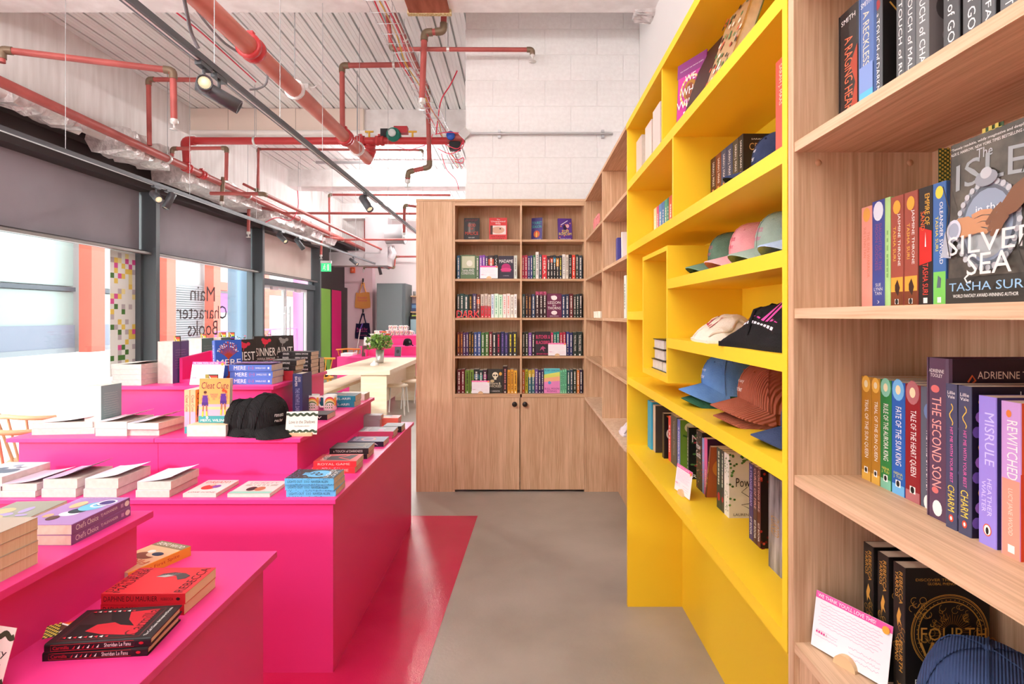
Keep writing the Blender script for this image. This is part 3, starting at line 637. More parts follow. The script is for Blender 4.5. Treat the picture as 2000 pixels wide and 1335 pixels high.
def cap(label, x, y, z, turn, c, c2=None, text=None, tc='#f2eeea', cord=False, tilt=0.0, roll=0.0, scale=1.0, group='caps on the yellow shelves', name='baseball_cap'):
    M = Matrix.Translation((x, y, z)) @ Matrix.Rotation(math.radians(turn), 4, 'Z') @ Matrix.Rotation(math.radians(tilt), 4, 'X') @ Matrix.Rotation(math.radians(roll), 4, 'Y') @ Matrix.Scale(scale, 4)
    e = empty(name, label, 'cap', group, M=M); m = cloth(c, c2, cord); n, k = 36, 10
    mb = MB(); vs = [crown_pt(2 * math.pi * i / n, j / k * 0.985) for j in range(k + 1) for i in range(n)]
    mb.add(vs, [(j * n + i, j * n + (i + 1) % n, (j + 1) * n + (i + 1) % n, (j + 1) * n + i) for j in range(k) for i in range(n)], 0, True)
    mb.add(vs[-n:], [tuple(range(n))], 0, True)
    vi = [p * 0.97 for p in vs[:n]] + [p * 0.97 + Vector((0, 0, 0.02)) for p in vs[:n]]
    mb.add(vs[:n] + vi[:n], [(i, i + n, (i + 1) % n + n, (i + 1) % n) for i in range(n)], 0)
    mb.build('crown', m, e)
    # brim: curved visor
    mb = MB(); na, nr = 16, 6; top = []
    for i in range(na + 1):
        th = math.radians(-68 + 136 * i / na); base = crown_pt(th, 0.0)
        L = 0.080 * math.cos(math.radians(90) * abs(-1 + 2 * i / na)) ** 0.55
        for j in range(nr + 1):
            u = j / nr; px_ = base.x * (1 + 0.10 * u); py_ = base.y - L * u
            top.append(Vector((px_, py_, 0.046 - 5.6 * px_ * px_ - 0.020 * u)))
    th_ = 0.0032; bot = [p - Vector((0, 0, th_)) for p in top]; N = nr + 1
    q = [(i * N + j, (i + 1) * N + j, (i + 1) * N + j + 1, i * N + j + 1) for i in range(na) for j in range(nr)]
    mb.add(top, [f[::-1] for f in q], 0, True); mb.add(bot, q, 0, True)
    o = len(top); rim = [i * N + nr for i in range(na + 1)]
    mb.add([top[i] for i in rim] + [bot[i] for i in rim], [(i, i + 1, i + 1 + len(rim), i + len(rim)) for i in range(len(rim) - 1)], 0)
    mb.build('brim', m, e)
    MB().ball(crown_pt(0, 1.0) + Vector((0, 0, 0.001)), 0.007, 0.007, 0.004).build('button', m, e)
    for i in range(3):
        a = math.pi * i / 3 + math.pi / 2 * 0
        pts = [crown_pt(a, j / 8 * 0.97, off=0.0012) for j in range(9)] + [crown_pt(a + math.pi, j / 8 * 0.97, off=0.0012) for j in range(8, -1, -1)]
        MB().tube(pts, 0.0012, 5).build('seam', m, e)
    for sg in (-1, 1):
        p = crown_pt(sg * math.pi / 6, 0.58, off=0.0008); MB().ball(p, 0.0032).build('eyelet', m, e)
    if text:
        pr = Print((0, 0, 0), (1, 0, 0), (0, 1, 0), (0, 0, 1)); mt = mat(tc, 0.7); out = MB()
        for r, t in enumerate(text.split('\n')):
            vs_, fs = text_geo(t); w = 0.0062 * len(t); hh = 0.0105
            pts = []
            for u, v in vs_:
                th = ((u - 0.5) * w) / 0.085; pts.append(crown_pt(th, 0.36 - r * 0.12 + v * hh / 0.12 * 0.8, off=0.0012))
            out.add(pts, fs)
        out.build('lettering', mt, e)
    return e
def half_moon(parent, x, y, z, ang, R=0.022, t=0.016):
    'half-round wooden card holder'
    mb = MB(); n = 12; pts = [(R * math.cos(math.pi * i / n), R * math.sin(math.pi * i / n)) for i in range(n + 1)]
    mb.prism(pts, 1, -t / 2, t / 2); mb.xf(Matrix.Rotation(ang, 4, 'Z')); return mb.build('holder', mat('#dcb98e', 0.6), parent, (x, y, z))
def review_card(label, p0, p1, z, h=0.105, lean=0.02, group='shelf review cards', band='#ef5aa4', header=True, seed=1, holder=True, rows=9):
    'card standing between two floor points, facing the side seen with p0 at its left'
    p0, p1 = Vector(p0 + (0,)), Vector(p1 + (0,)); R = (p1 - p0); w = R.length; R.normalize(); N = R.cross(Vector((0, 0, 1)))   # towards the viewer
    c = (p0 + p1) / 2; e = empty('review_card', label, 'card', group, (c.x, c.y, z))
    U = (Vector((0, 0, h)) - N * lean).normalized()
    def q(u, v, d): return R * (u - w / 2) + U * v + N * d + Vector((0, 0, 0.004))
    mb = MB(); mb.hexa([q(0, 0, 0), q(w, 0, 0), q(w, 0, -0.0008), q(0, 0, -0.0008), q(0, h, 0), q(w, h, 0), q(w, h, -0.0008), q(0, h, -0.0008)]); mb.build('card', mat('#f3f0f4', 0.6), e)
    pr = Print(q(0, 0, 0), R, U, N); pr.rect(0, h * 0.88, w, h, band)
    if header: pr.text("WE THINK YOU'LL LOVE THIS!", w * .03, h * .905, w * .8, h * .97, '#ffffff')
    pr.scrawl(w * .06, h * .42, w * .94, h * .84, rows, '#e08ab0', w * .0035, seed); pr.scrawl(w * .05, h * .2, w * .4, h * .36, 3, '#d98ab4', w * .003, seed + 1); pr.scrawl(w * .5, h * .12, w * .95, h * .36, 3, '#e08ab0', w * .0035, seed + 2)
    for i in range(5): pr.ell(w * (.07 + .035 * i), h * .30, w * .011, h * .02, '#d9348c' if i < 4 else '#c9c4c9', 10)
    pr.ell(w * .93, h * .90, w * .045, w * .045, '#f2a63c'); pr.build('card_print', e)
    if holder: half_moon(e, 0, 0, 0, math.atan2(R.y, R.x), min(0.022, h * .24))
    return e
def folded(label, x, y, z, lx, ly, h, c, turn=0, seed=1, name='folded_tote', cat='tote bag', layers=1, prints=()):
    'soft folded bag: crumpled mound of cloth; prints are (kind, data, colour) in the u, v square of its top'
    R = random.Random(seed); e = empty(name, label, cat, None, M=Matrix.Translation((x, y, z)) @ Matrix.Rotation(math.radians(turn), 4, 'Z'))
    m = cloth(c); n, k = 30, 26; ph = [R.uniform(0, 6) for _ in range(8)]
    def top(u, v, lift=0.0):
        edge = (1 - abs(u) ** 2.6) * (1 - abs(v) ** 2.2); r = math.hypot(u - .25, v + .1)
        fold = 0.06 * math.sin(6 * u + 2.5 * v + ph[2]) + 0.05 * math.sin(3 * u - 8 * v + ph[3]) + 0.04 * math.sin(11 * u + 9 * v + ph[5])
        zz = h * (0.10 + max(0, edge) ** .7 * (0.98 - .38 * min(1.2, r)) + fold * min(1, edge * 3))
        return Vector((lx / 2 * u * (1 + 0.06 * math.sin(3 * v + ph[0])), ly / 2 * v * (1 + 0.06 * math.sin(4 * u + ph[1])), max(0.004, zz) + lift))
    def under(u, v): p = top(u, v); return Vector((p.x, p.y, 0))
    W = k + 1; uv = [(-1 + 2 * i / n, -1 + 2 * j / k) for i in range(n + 1) for j in range(W)]
    t = [top(*q) for q in uv]; b = [under(*q) for q in uv]; mb = MB()
    q = [(i * W + j, (i + 1) * W + j, (i + 1) * W + j + 1, i * W + j + 1) for i in range(n) for j in range(k)]
    mb.add(t, q, 0, True); mb.add(b, [f[::-1] for f in q], 0, False)
    per = [(i, 0) for i in range(n)] + [(n, j) for j in range(k)] + [(i, k) for i in range(n, 0, -1)] + [(0, j) for j in range(k, 0, -1)]
    S = [t[i * W + j] for i, j in per]; B = [b[i * W + j] for i, j in per]; N = len(per)
    mb.add(S + B, [(i, i + N, (i + 1) % N + N, (i + 1) % N) for i in range(N)], 0, True); mb.build('cloth_fold', m, e)
    for o_, (u0, v0, u1, v1) in enumerate(((-.95, .2, .9, .75), (-.9, -.9, .6, -.55))):
        pts = [top(u0 + (u1 - u0) * i / 12, v0 + (v1 - v0) * i / 12 + .05 * math.sin(i), .004) for i in range(13)]; MB().tube(pts, [.002] + [.006] * 11 + [.002], 6).build('handle', m, e)
    for kind, data, col in prints:
        mb = MB()
        if kind == 'text':
            s_, u0, v0, du, dv = data; vs, fs = text_geo(s_); mb.add([top(u0 + dv[0] * b_ + du[0] * a, v0 + dv[1] * b_ + du[1] * a, .0025) for a, b_ in vs], fs)
        else:
            for P4 in data: mb.add([top(a, b_, .0025) for a, b_ in P4], [(0, 1, 2, 3)])
        mb.build('lettering', mat(col, .6), e)
    return e
# ---------------------------------------------------------------- yellow shelving: caps and bags
ZF, ZG, ZD, ZE, ZA, ZBB = 1.630, 1.410, 1.181, 0.832, 2.174, 1.848
cap('moss green corduroy cap at the left of the upper cap shelf', 0.730, 1.875, ZF, -90, '#5c7a66', '#6f8c78', 'romance\nreader', '#c25a78')
cap('pink cap with red lettering between two green caps', 0.728, 1.680, ZF, -88, '#eca0a6', '#f0b0b4', 'romance\nreader', '#d4325a')
cap('pale sage green cap with pink lettering', 0.730, 1.500, ZF, -86, '#93a79b', '#a3b6aa', 'romance\nreader', '#c9487c')
cap('pale blue cap with only its visor in view on the cap shelf', 0.730, 1.315, ZF, -84, '#9db4d6', '#a9bfdd')
cap('bottle green cap lying under the blue denim cap', 0.736, 1.945, ZD, -90, '#2f5a44', '#38664e')
cap('washed blue denim cap stacked on a bottle green cap', 0.736, 1.945, ZD + 0.030, -90, '#5a86c4', '#6b96d0', 'fantasy\nreader', '#e8eef6', scale=1.05)
cap('rust corduroy cap lying underneath the lettered rust cap', 0.730, 1.605, ZD, -89, '#a85a44', '#b4664e', None, cord=True)
cap('rust corduroy cap with white fantasy reader lettering', 0.730, 1.605, ZD + 0.030, -89, '#b05f48', '#bd6c54', 'fantasy\nreader', '#f4efe9', cord=True, scale=1.05)
cap('navy cap on the lower cap shelf with only its visor in view', 0.730, 1.345, ZD, -88, '#3a4668', '#455274')
cap('navy cap with white lettering in front of the dark fantasy spines', 0.728, 1.50, ZBB, -104, '#2e3854', '#38425f', 'fantasy\nreader', '#f0eef0')
cap('navy corduroy cap with pink lettering on the bottom oak shelf', 0.700, 0.835, Z4, -40, '#3a4a6e', '#465880', 'enemies to\nlovers', '#ee5aa8', cord=True, group='caps on the near oak bookcase', scale=1.12)
folded('cream cotton tote folded on the yellow shelf', 0.665, 1.79, ZG, 0.20, 0.30, 0.085, '#efe2d0', -8, 3, prints=(('text', ('Fall', -.62, .28, (0, -.5), (.42, 0)), '#c43a44'),))
folded('crumpled black tote with pink print on the yellow shelf', 0.672, 1.38, ZG, 0.22, 0.32, 0.135, '#242223', 6, 5, prints=(('quads', [[(-.72, .72 - .13 * i), (-.72, .64 - .13 * i), (-.28, .52 - .13 * i), (-.26, .58 - .13 * i)] for i in range(9)], '#e04aa4'), ('quads', [[(-.80, .70 - .1 * i), (-.80, .63 - .1 * i), (-.77, .63 - .1 * i), (-.77, .70 - .1 * i)] for i in range(11)], '#e8dfe6')))
# books in the floating box
G = 'books on the yellow shelving'
for i, (y0, y1, z0, t) in enumerate(((2.495, 2.325, 1.262, 0.044), (2.322, 2.135, 1.262, 0.044), (2.46, 2.29, 1.3065, 0.045), (2.465, 2.295, 1.352, 0.042))):
    b = Book('white-paged black-covered book lying in the floating box, %s' % ['at the far end of its floor', 'at the near end of its floor', 'second in the pile', 'topmost of the pile'][i], 0.20, y0 - y1, t, '#2a2423', hard=True, page=PAGEW, group=G, M=M_flat(0.785, y0, z0, 90)); b.done()
# row with the romance sign
RC = [(1277, 1282, '#f0d9b4'), (1282.5, 1286.5, '#d9547c'), (1287, 1292.5, '#4f8fc8'), (1293, 1297.5, '#3f7ab8'), (1298, 1303, '#4aa88c'), (1303.5, 1306, '#2f8a78'), (1306.5, 1313, '#d9644a')]
for i, (a, c, col) in enumerate(RC):
    b = rb('%s spine, %s from the far end behind the ROMANCE letters' % (['cream', 'pink', 'light blue', 'blue', 'sea green', 'dark teal', 'coral'][i], ORD[i]), a, c, 0.68, ZBB, 0.19, 0.125, col, group='books behind the romance letters', small=True); b.smarks(WH, seed=i); b.done()
e = empty('shelf_sign', 'coral pink standing letters spelling ROMANCE before the coloured spines', 'sign', None, (0.655, 2.50, ZBB))
def letters3d(s, parent, h, w, t, c, Rv, Nv):
    'solid standing letters, one part each'
    x = 0; total = len(s); cw = w / total
    for i, ch in enumerate(s):
        vs, fs = text_geo(ch); ww = cw * (0.94 if ch not in 'I' else 0.4); mb = MB(); ed = {}
        pts = [(i * cw + u * ww, v * h) for u, v in vs]; n = len(pts)
        A = [Vector(Rv) * p[0] + Vector((0, 0, p[1])) for p in pts]; Bk = [p - Vector(Nv) * t for p in A]
        mb.add(A + Bk, list(fs) + [tuple(k + n for k in f[::-1]) for f in fs])
        for f in fs:
            for k in range(len(f)):
                a, b_ = f[k], f[(k + 1) % len(f)]
                if (b_, a) in ed: ed.pop((b_, a))
                else: ed[(a, b_)] = 1
        mb.add(A + Bk, [(a, a + n, b_ + n, b_) for a, b_ in ed]); mb.build('letter', mat(c, 0.4), parent)
letters3d('ROMANCE', e, 0.062, 0.46, 0.006, '#f5837e', (0, -1, 0), (-1, 0, 0)); e.location = (0.655, 2.80, ZBB)
# dark fantasy spines and a cover
SJ = [(1388, 1397.5, '#4a2e26'), (1398, 1408, '#7a3d28'), (1408.5, 1418, '#414d68'), (1418.5, 1430, '#3b4560'), (1431, 1441.5, '#4a4636'), (1442, 1451, '#2e2a26')]
for i, (a, c, col) in enumerate(SJ):
    b = rb('%s spine, %s of six dark fantasy paperbacks' % (['dark brown', 'rust brown', 'slate blue', 'navy', 'olive', 'black'][i], ORD[i]), a, c, 0.68, ZBB, 0.202, 0.13, '#2b2522' if i == 5 else col, spine=col, group=G); b.st('SARAH J. MAAS', .08, .5, WH, .3, .75); b.smarks('#c98a4a', .55, .9, seed=i)
    if i == 5: b.ft('CROWN', .15, .75, .85, .86, '#c9a26a').ft('SARAH J. MAAS', .2, .9, .8, .93, WH).fl([(.2, .6), (.5, .7), (.8, .55)], .004, '#b4442e')
    b.done()
b = rb('red paperback standing at the near end of the upper yellow shelf', 1515, 1533, 0.562, ZBB, 0.200, 0.13, '#d9452f', group=G); b.st('SARAH J. MAAS', .06, .5, '#f3c6a8', .3, .7); b.done()
# top row: face-out hardbacks turned to the aisle
def M_out(x, y, z, turn, tilt): return Matrix.Translation((x, y, z)) @ Matrix.Rotation(math.radians(turn), 4, 'Z') @ Matrix.Rotation(math.radians(-tilt), 4, 'Y')
for i, (xl, yf, t, col) in enumerate(((0.590, 2.72, 0.046, '#d9c9c0'), (0.588, 2.508, 0.036, '#e6d6cc'), (0.575, 2.30, 0.036, '#e2cfc4'))):
    b = Book('pale paged book turned to the aisle on the top yellow shelf, %s' % ['far one', 'middle one', 'divider end'][i], 0.13, 0.204, t, col, page=PAGEW, group=G, M=M_out(xl + t, yf + 0.13, ZA, 180, 0)); b.done()
b = Book('magenta face-out hardback WE WHO WILL DIE with a gold wreath', 0.150, 0.238, 0.03, '#c23a94', spine='#5a2a4e', hard=True, group=G, M=M_out(0.570 + 0.03 * .91, 2.057 + 0.03 * .41, ZA, 204, 3))
b.fr(0, .78, 1, 1, '#8a3a7c').ft('YOU FOUGHT THE WRONG QUEEN', .1, .86, .9, .88, WH)
for i in range(36):
    a = 2 * math.pi * i / 36; b.fe(.5 + .34 * math.cos(a), .52 + .34 * .63 * math.sin(a), .035, .035, '#e6a860' if i % 2 else '#f2d4a0', 8)
b.fe(.5, .52, .24, .24, '#a8742e').fe(.5, .5, .15, .2, '#8a4a2e').ft('WE', .32, .66, .68, .76, WH).ft('WHO', .2, .46, .82, .58, WH).ft('WILL', .05, .28, .75, .40, WH).ft('DIE', .3, .1, .75, .22, WH); b.done()
for i, (yf, t, col, sp) in enumerate(((1.815, 0.030, '#3a2420', '#3a2420'), (1.585, 0.040, '#b8946a', '#6a7a4a'))):
    b = Book(['dark-edged hardback leaning back beside the magenta cover', 'patterned hardback leaning back under the top of the yellow unit'][i], 0.15, 0.235, t, col, spine=sp, hard=True, group=G, M=M_out(0.565 + t, yf + 0.148, ZA, 186, 19))
    if i == 1:
        R = random.Random(4)
        for k in range(60): b.fe(R.random(), R.random(), .05, .05, R.choice(['#2a2622', '#c4563c', '#5a7a4a', '#e8dcc8']), 7)
    b.done()
e = empty('wire_stand', 'black wire book stand on the top yellow shelf', 'book stand', None, (0.62, 1.36, ZA))
MB().tube([(-.03, 0, .002), (.06, 0, .002), (.10, 0, .12), (.085, 0, .15), (.06, 0, .13), (.02, 0, .01)], 0.0025, 8).build('wire_loop', BLACKM, e)
MB().tube([(-.03, .08, .002), (.06, .08, .002), (.10, .08, .12)], 0.0025, 8).build('wire_loop', BLACKM, e)
MB().tube([(-.03, 0, .002), (-.03, .08, .002)], 0.0025, 8).build('cross_wire', BLACKM, e)
e = empty('wire_stand', 'small black wire stand on the short yellow shelf by the box', 'book stand', None, (0.60, 2.60, 1.515))
MB().tube([(0, 0, .045), (0, 0, .01), (.012, 0, .002), (.03, 0, .002), (.05, 0, .06)], 0.002, 6).build('wire_loop', BLACKM, e)
MB().tube([(0, .03, .045), (0, .03, .01), (.012, .03, .002), (.03, .03, .002), (.05, .03, .06)], 0.002, 6).build('wire_loop', BLACKM, e)
# bench row of standing books
xs = 0.68
b = rb('two-tone teal hardback at the far end of the yellow bench', 1265, 1272, 0.645, ZE, 0.235, 0.15, '#2f9cc0', group=G, hard=True); b.done()
b = Book('thick worn book with its page edges outwards beside the teal hardback', 0.15, 0.226, 0.052, '#4a3f3a', page=noise_mat('old_pages', '#b9a48c', '#cdb89e', (30, 30, 1), 8, .8), group=G, M=Matrix.Translation((0.652 + .15, 2.70, ZE)) @ Matrix.Rotation(math.radians(90), 4, 'Z')); b.done()
def cov(lb, xl, xr, h, w, col, sp, **k): return rb(lb, xl, xr, k.pop('xs', xs), ZE, h, w, col, spine=sp, group=G, **k)
b = cov('black paperback with an orange and white swirl cover', 1293.5, 1297, .208, .13, '#211c1b', '#2a2322', xs=.665)
b.fl([(.1, .95), (.3, .85), (.6, .9), (.4, .7), (.2, .6), (.5, .5), (.8, .6)], .006, '#e0783c').fl([(.2, .5), (.5, .35), (.3, .2), (.6, .1)], .006, '#e0783c').fring(.3, .55, .22, .008, WH, n=20).fring(.4, .3, .18, .006, '#e0783c', n=20); b.done()
b = cov('thin red paperback before the dark grey spine', 1305.5, 1310, .203, .13, '#d0362f', '#e0483c'); b.smarks(WH, seed=5); b.done()
b = cov('dark grey paperback with pale script on its spine', 1310.5, 1322, .218, .135, '#33302f', '#4a4747'); b.st('Vampyre Diaries', .1, .8, '#9a9492', .3, .7); b.done()
b = cov('green floral paperback with a lilac POWER spine', 1323, 1328, .216, .135, '#6f9a3a', '#6a72c4'); b.st('A POWERFUL VEIL', .15, .9, WH, .25, .75); b.fe(.3, .85, .15, .15, '#dfe6c0').fl([(.1, .7), (.5, .6), (.3, .4), (.6, .2)], .008, '#3e6a2a').fl([(.6, .8), (.4, .55), (.7, .4)], .006, '#b9d27a'); b.done()
b = cov('dark green floral paperback whose cover shows N and KR', 1342, 1345, .209, .13, '#1f2420', '#2a3a2e')
R = random.Random(8)
for k in range(40): b.fe(R.random(), .25 + .6 * R.random(), .06, .03, R.choice(['#3f6a3a', '#5a8a4a', '#b23a44', '#2d4a34']), 8)
b.ft('Never', .1, .72, .9, .86, WH).ft('K', .25, .12, .5, .2, WH).ft('ROBIN', .1, .03, .9, .10, WH); b.smarks('#b9c9a8', seed=9); b.done()
b = cov('black floral paperback HOW GODS with a wide decorated spine', 1360, 1371, .222, .14, '#26201f', '#2b2624')
for k in range(30): b.V.ell(b.t * R.random(), b.h * R.uniform(.02, .98), .003, .003, R.choice(['#c4563c', '#7a8a5a', '#b23a44', '#d9c9a8']), 7)
b.sv('How\nGods', .55, .8, WH, .1, .9); b.done()
b = cov('pale blue and pink paperback beside the purple cover', 1371.5, 1375, .205, .13, '#7a94d0', '#8fa6dc'); b.smarks('#e86a9a', seed=2); b.done()
b = cov('plum paperback with a flame-haired figure and a pink spine', 1375.5, 1381, .211, .13, '#43203a', '#e0609a')
b.st('DEMON', .55, .85, WH, .3, .7).ft('BLOOD', .12, .72, .9, .88, '#e8a23c').fe(.4, .45, .2, .3, '#e0467a').fe(.45, .25, .22, .22, '#b42a6a').ft('PRINCE', .2, .62, .8, .69, '#e8a23c'); b.done()
# leaning copy
b = Book('orange brown paperback leaning against its dark neighbours', 0.13, 0.205, 0.012, '#b4603a', spine='#7a4230', group=G, M=Matrix.Translation((xs - .005, 2.045, ZE)) @ Matrix.Rotation(math.radians(-90), 4, 'Z') @ Matrix.Rotation(math.radians(15), 4, 'Y')); b.st('FATE', .3, .8, '#e8b23c', .2, .8); b.fe(.4, .6, .3, .3, '#d98a3c').fe(.5, .4, .2, .2, '#8a3a2e'); b.done()
for i, (a, c, col) in enumerate(((1400, 1408, '#2e3f36'), (1408.5, 1414, '#3a3f3a'))):
    b = cov('dark green spine, %s of two beside the ivy-edged paperbacks' % ORD[i], a, c, .207, .13, '#2a322c', col); b.smarks('#c9d2b8', .05, .6, seed=i); b.sdot(.2, '#b23a3a', .3); b.done()
IVY = '#4f7a3a'
for i, (a, c) in enumerate(((1414.5, 1418.5), (1419, 1423.5))):
    b = cov(['white ivy-edged spine tucked behind the POWERLESS cover', 'cream POWERLESS paperback by LAUREN ROBERTS framed with ivy'][i], a, c, .207, .13, '#ddd5c2', '#e6e2d6')
    for k in range(14): b.V.ell(b.t * R.random(), b.h * R.random(), .0025, .003, IVY, 6)
    if i:
        for k in range(70):
            u = R.random(); e_ = R.random(); v = 1 - .28 * e_ * e_ if R.random() < .4 else (.05 + .9 * R.random())
            if v < .75: u = R.choice([.14 * R.random(), 1 - .12 * R.random()])
            b.fe(u, v, .035, .03, R.choice([IVY, '#3e6a2e', '#6a9a4a']), 6)
        b.ft('Powerless', .16, .50, 1.0, .64, '#2a2622').fl([(.45, .5), (.3, .42), (.5, .34), (.8, .36), (.6, .25), (.3, .22), (.5, .16), (.8, .2)], .0022, '#2a2622').fl([(.7, .72), (.7, .2)], .003, '#3a3632').fe(.7, .74, .03, .03, '#3a3632').ft('LAUREN ROBERTS', .1, .045, .95, .085, '#2a2622')
    b.done()
for i, (a, c, col, tx, tc) in enumerate(((1463, 1470.5, '#3f3566', 'A STRANGE DREAM', '#c4b8ec'), (1471, 1478.5, '#4a2a30', 'CURSE OF FIRE', '#e0b0a8'), (1479, 1485, '#5a2424', 'COURTING FIRE', '#e0c0b0'))):
    b = cov(['indigo spine by KIT beside the ivy cover', 'maroon spine by KIT in the middle of three', 'black and red paperback with large C and K on its cover'][i], a, c, .224, .135, '#2a1c1a', col); b.st(tx, .03, .55, tc, .25, .75); b.st('KIT ROCHA', .7, .93, WH, .25, .75)
    if i == 2:
        for k in range(60): b.fe(R.random(), R.choice([R.random() * .3, .8 + .2 * R.random()]), .03, .03, R.choice(['#b23024', '#d9503c', '#6a1a18']), 6)
        b.ft('COURT', .2, .62, .98, .74, WH).ft('KIT', .4, .03, .9, .15, WH)
    b.done()
SILV = noise_mat('silver_cover', '#4c494c', '#b4b0b2', (14, 14, 2), 3, .3, 0, lo=.35, hi=.7)
b = rb('large silver grey hardback at the near end of the yellow bench', 1501, 1527, 0.655, ZE, 0.245, 0.16, SILV, spine=SILV, hard=True, group=G); b.st('CURSED', .42, .62, '#b08a4a', .2, .8); b.done()
for lb, a, c, zz, hh, sd in (('review card standing before the green books on the yellow bench', (0.585, 2.125), (0.602, 1.99), ZE, 0.098, 4),):
    review_card(lb, a, c, zz, hh, 0.012, seed=sd, header=True)
review_card('review card headed WE THINK YOU WILL LOVE THIS in a half-moon holder', (0.578, 1.112), (0.642, 0.978), Z4, 0.106, 0.018, seed=11, rows=8)
# bookmarks standing out of the near shelf books
def bookmark(label, x, y, z, w, h, Rv, seed=0):
    e = empty('bookmark', label, 'bookmark', 'pixel pattern bookmarks', (x, y, z)); Rv = Vector(Rv); N = Rv.cross(Vector((0, 0, 1)))
    mb = MB(); mb.hexa([Vector((0, 0, 0)), Rv * w, Rv * w - N * .0006, -N * .0006, Vector((0, 0, h)), Rv * w + Vector((0, 0, h)), Rv * w + Vector((0, 0, h)) - N * .0006, Vector((0, 0, h)) - N * .0006]); mb.build('card', mat('#3f5a34', .6), e)
    pr = Print((0, 0, 0), Rv, (0, 0, 1), N); n = 6; k = max(2, int(h / (w / n)))
    for i in range(n):
        for j in range(k):
            if (i + j) % 2: pr.rect(w * i / n, h * j / k, w * (i + 1) / n, h * (j + 1) / k, '#d9c45a')
    pr.build('checks', e); return e
bookmark('checked bookmark rising behind the big face-out hardback', 0.70, 0.935, Z2 + 0.16, 0.02, 0.105, (1, 0, 0))
bookmark('checked bookmark lying along the top of the big face-out hardback', 0.662, 0.80, Z2 + 0.20, 0.035, 0.052, (0, -1, 0))
# ---------------------------------------------------------------- oak run: few books
RG = 'books on the oak bookcase along the wall'
b = rb('slim dark teal hardback on the top shelf beside the yellow unit', 1193, 1198, 0.66, LV[0], .235, .15, '#1f4a52', group=RG, hard=True, small=True); b.done()
b = Book('pale lilac book leaning on the top shelf beside the yellow unit', .14, .225, .03, '#b8b4e0', page=PAGE, group=RG, M=M_right(.62, 3.22, LV[0], 12), small=True); b.done()
b = rb('violet spine on the second shelf beside the yellow unit', 1203, 1206, .64, LV[1], .2, .13, '#4a4a9a', group=RG, small=True); b.done()
b = Book('white face-out picture cover on the second shelf beside the yellow unit', .13, .2, .02, '#f0ebe8', group=RG, M=M_right(.625, 3.46, LV[1], 4)); b.fe(.5, .6, .25, .25, '#d9b0a8').fr(.2, .1, .8, .25, '#e86a9a'); b.done()
b = Book('pink paperback at the end of the second shelf by the yellow unit', .13, .22, .03, '#e8b0b8', group=RG, M=M_right(.60, 3.12, LV[1], 2), small=True); b.done()
b = Book('white and green spine on the middle shelf by the yellow unit', .15, .24, .05, '#e8ece4', spine='#dfe6dc', group=RG, M=M_right(.585, 3.16, LV[2]), small=True); b.smarks('#4a6a4a', seed=3); b.done()
b = Book('pink paperback on the second shelf in the corner bay', .13, .21, .035, '#eaa6a0', group=RG, M=M_right(.625, 4.05, LV[1], 3)); b.fe(.5, .6, .3, .3, '#d96a5a'); b.done()
review_card('white card before the pink paperback in the corner bay', (.60, 4.03), (.635, 3.92), LV[1], .085, .01, header=False, seed=21)
e = empty('shelf_sign', 'translucent pink acrylic letters on the top shelf in the corner bay', 'sign', None, (.60, 4.62, LV[0])); letters3d('QUEER', e, .14, .36, .008, '#f59a9c', (0, -1, 0), (-1, 0, 0))
b = Book('coral paperback on the top shelf in the corner bay', .13, .20, .03, '#f0908a', group=RG, M=M_right(.62, 3.95, LV[0]), small=True); b.done()
for i, c in enumerate(('#2e2a2c', '#e8e4e4', '#c4323a', '#3a3a44')):
    b = Book('%s spine on the bench shelf in the corner bay' % ['black', 'white', 'red', 'slate'][i], .13, [.2, .245, .235, .21][i], .032, c, group=RG, M=M_right(.62, 4.02 - .034 * i + .02, .806), small=True); b.smarks('#f0e8e0' if i != 1 else '#8a2a2a', seed=i); b.done()
for i in range(3):
    b = Book('slate grey hardback, %s of three on the oak bench shelf' % ORD[i], .16, .26, .03, '#5c6468', group=RG, M=M_right(.60, 3.10 - .031 * i, .806), small=True, hard=True); b.smarks('#b9c0c0', .05, .2, seed=i); b.done()
e = folded('crumpled white and pink cloth on the bench shelf beside the grey hardbacks', .64, 3.25, .806, .12, .14, .07, '#dccfd4', 0, 8, 'folded_cloth', 'cloth')
for i in range(3):
    e = empty('glass_tumbler', 'tiny clear glass, %s from the corner on the middle shelf' % ORD[i], 'glass', 'small glasses in the corner bay', (.60, 4.45 - .12 * i, LV[2]))
    MB().lathe([(.018, 0), (.02, .05), (.018, .05), (.0165, .006), (0, .006)], (0, 0, 0), 14).build('tumbler', mat('#f4e6d4', .1, 0, .6), e)
e = empty('wire_stand', 'small black ring stand on the middle shelf in the corner bay', 'book stand', None, (.60, 3.92, LV[2]))
MB().tube([(.0, .03 * math.cos(a / 10 * 2 * math.pi), .032 + .03 * math.sin(a / 10 * 2 * math.pi)) for a in range(11)], .002, 6).build('wire_loop', BLACKM, e)
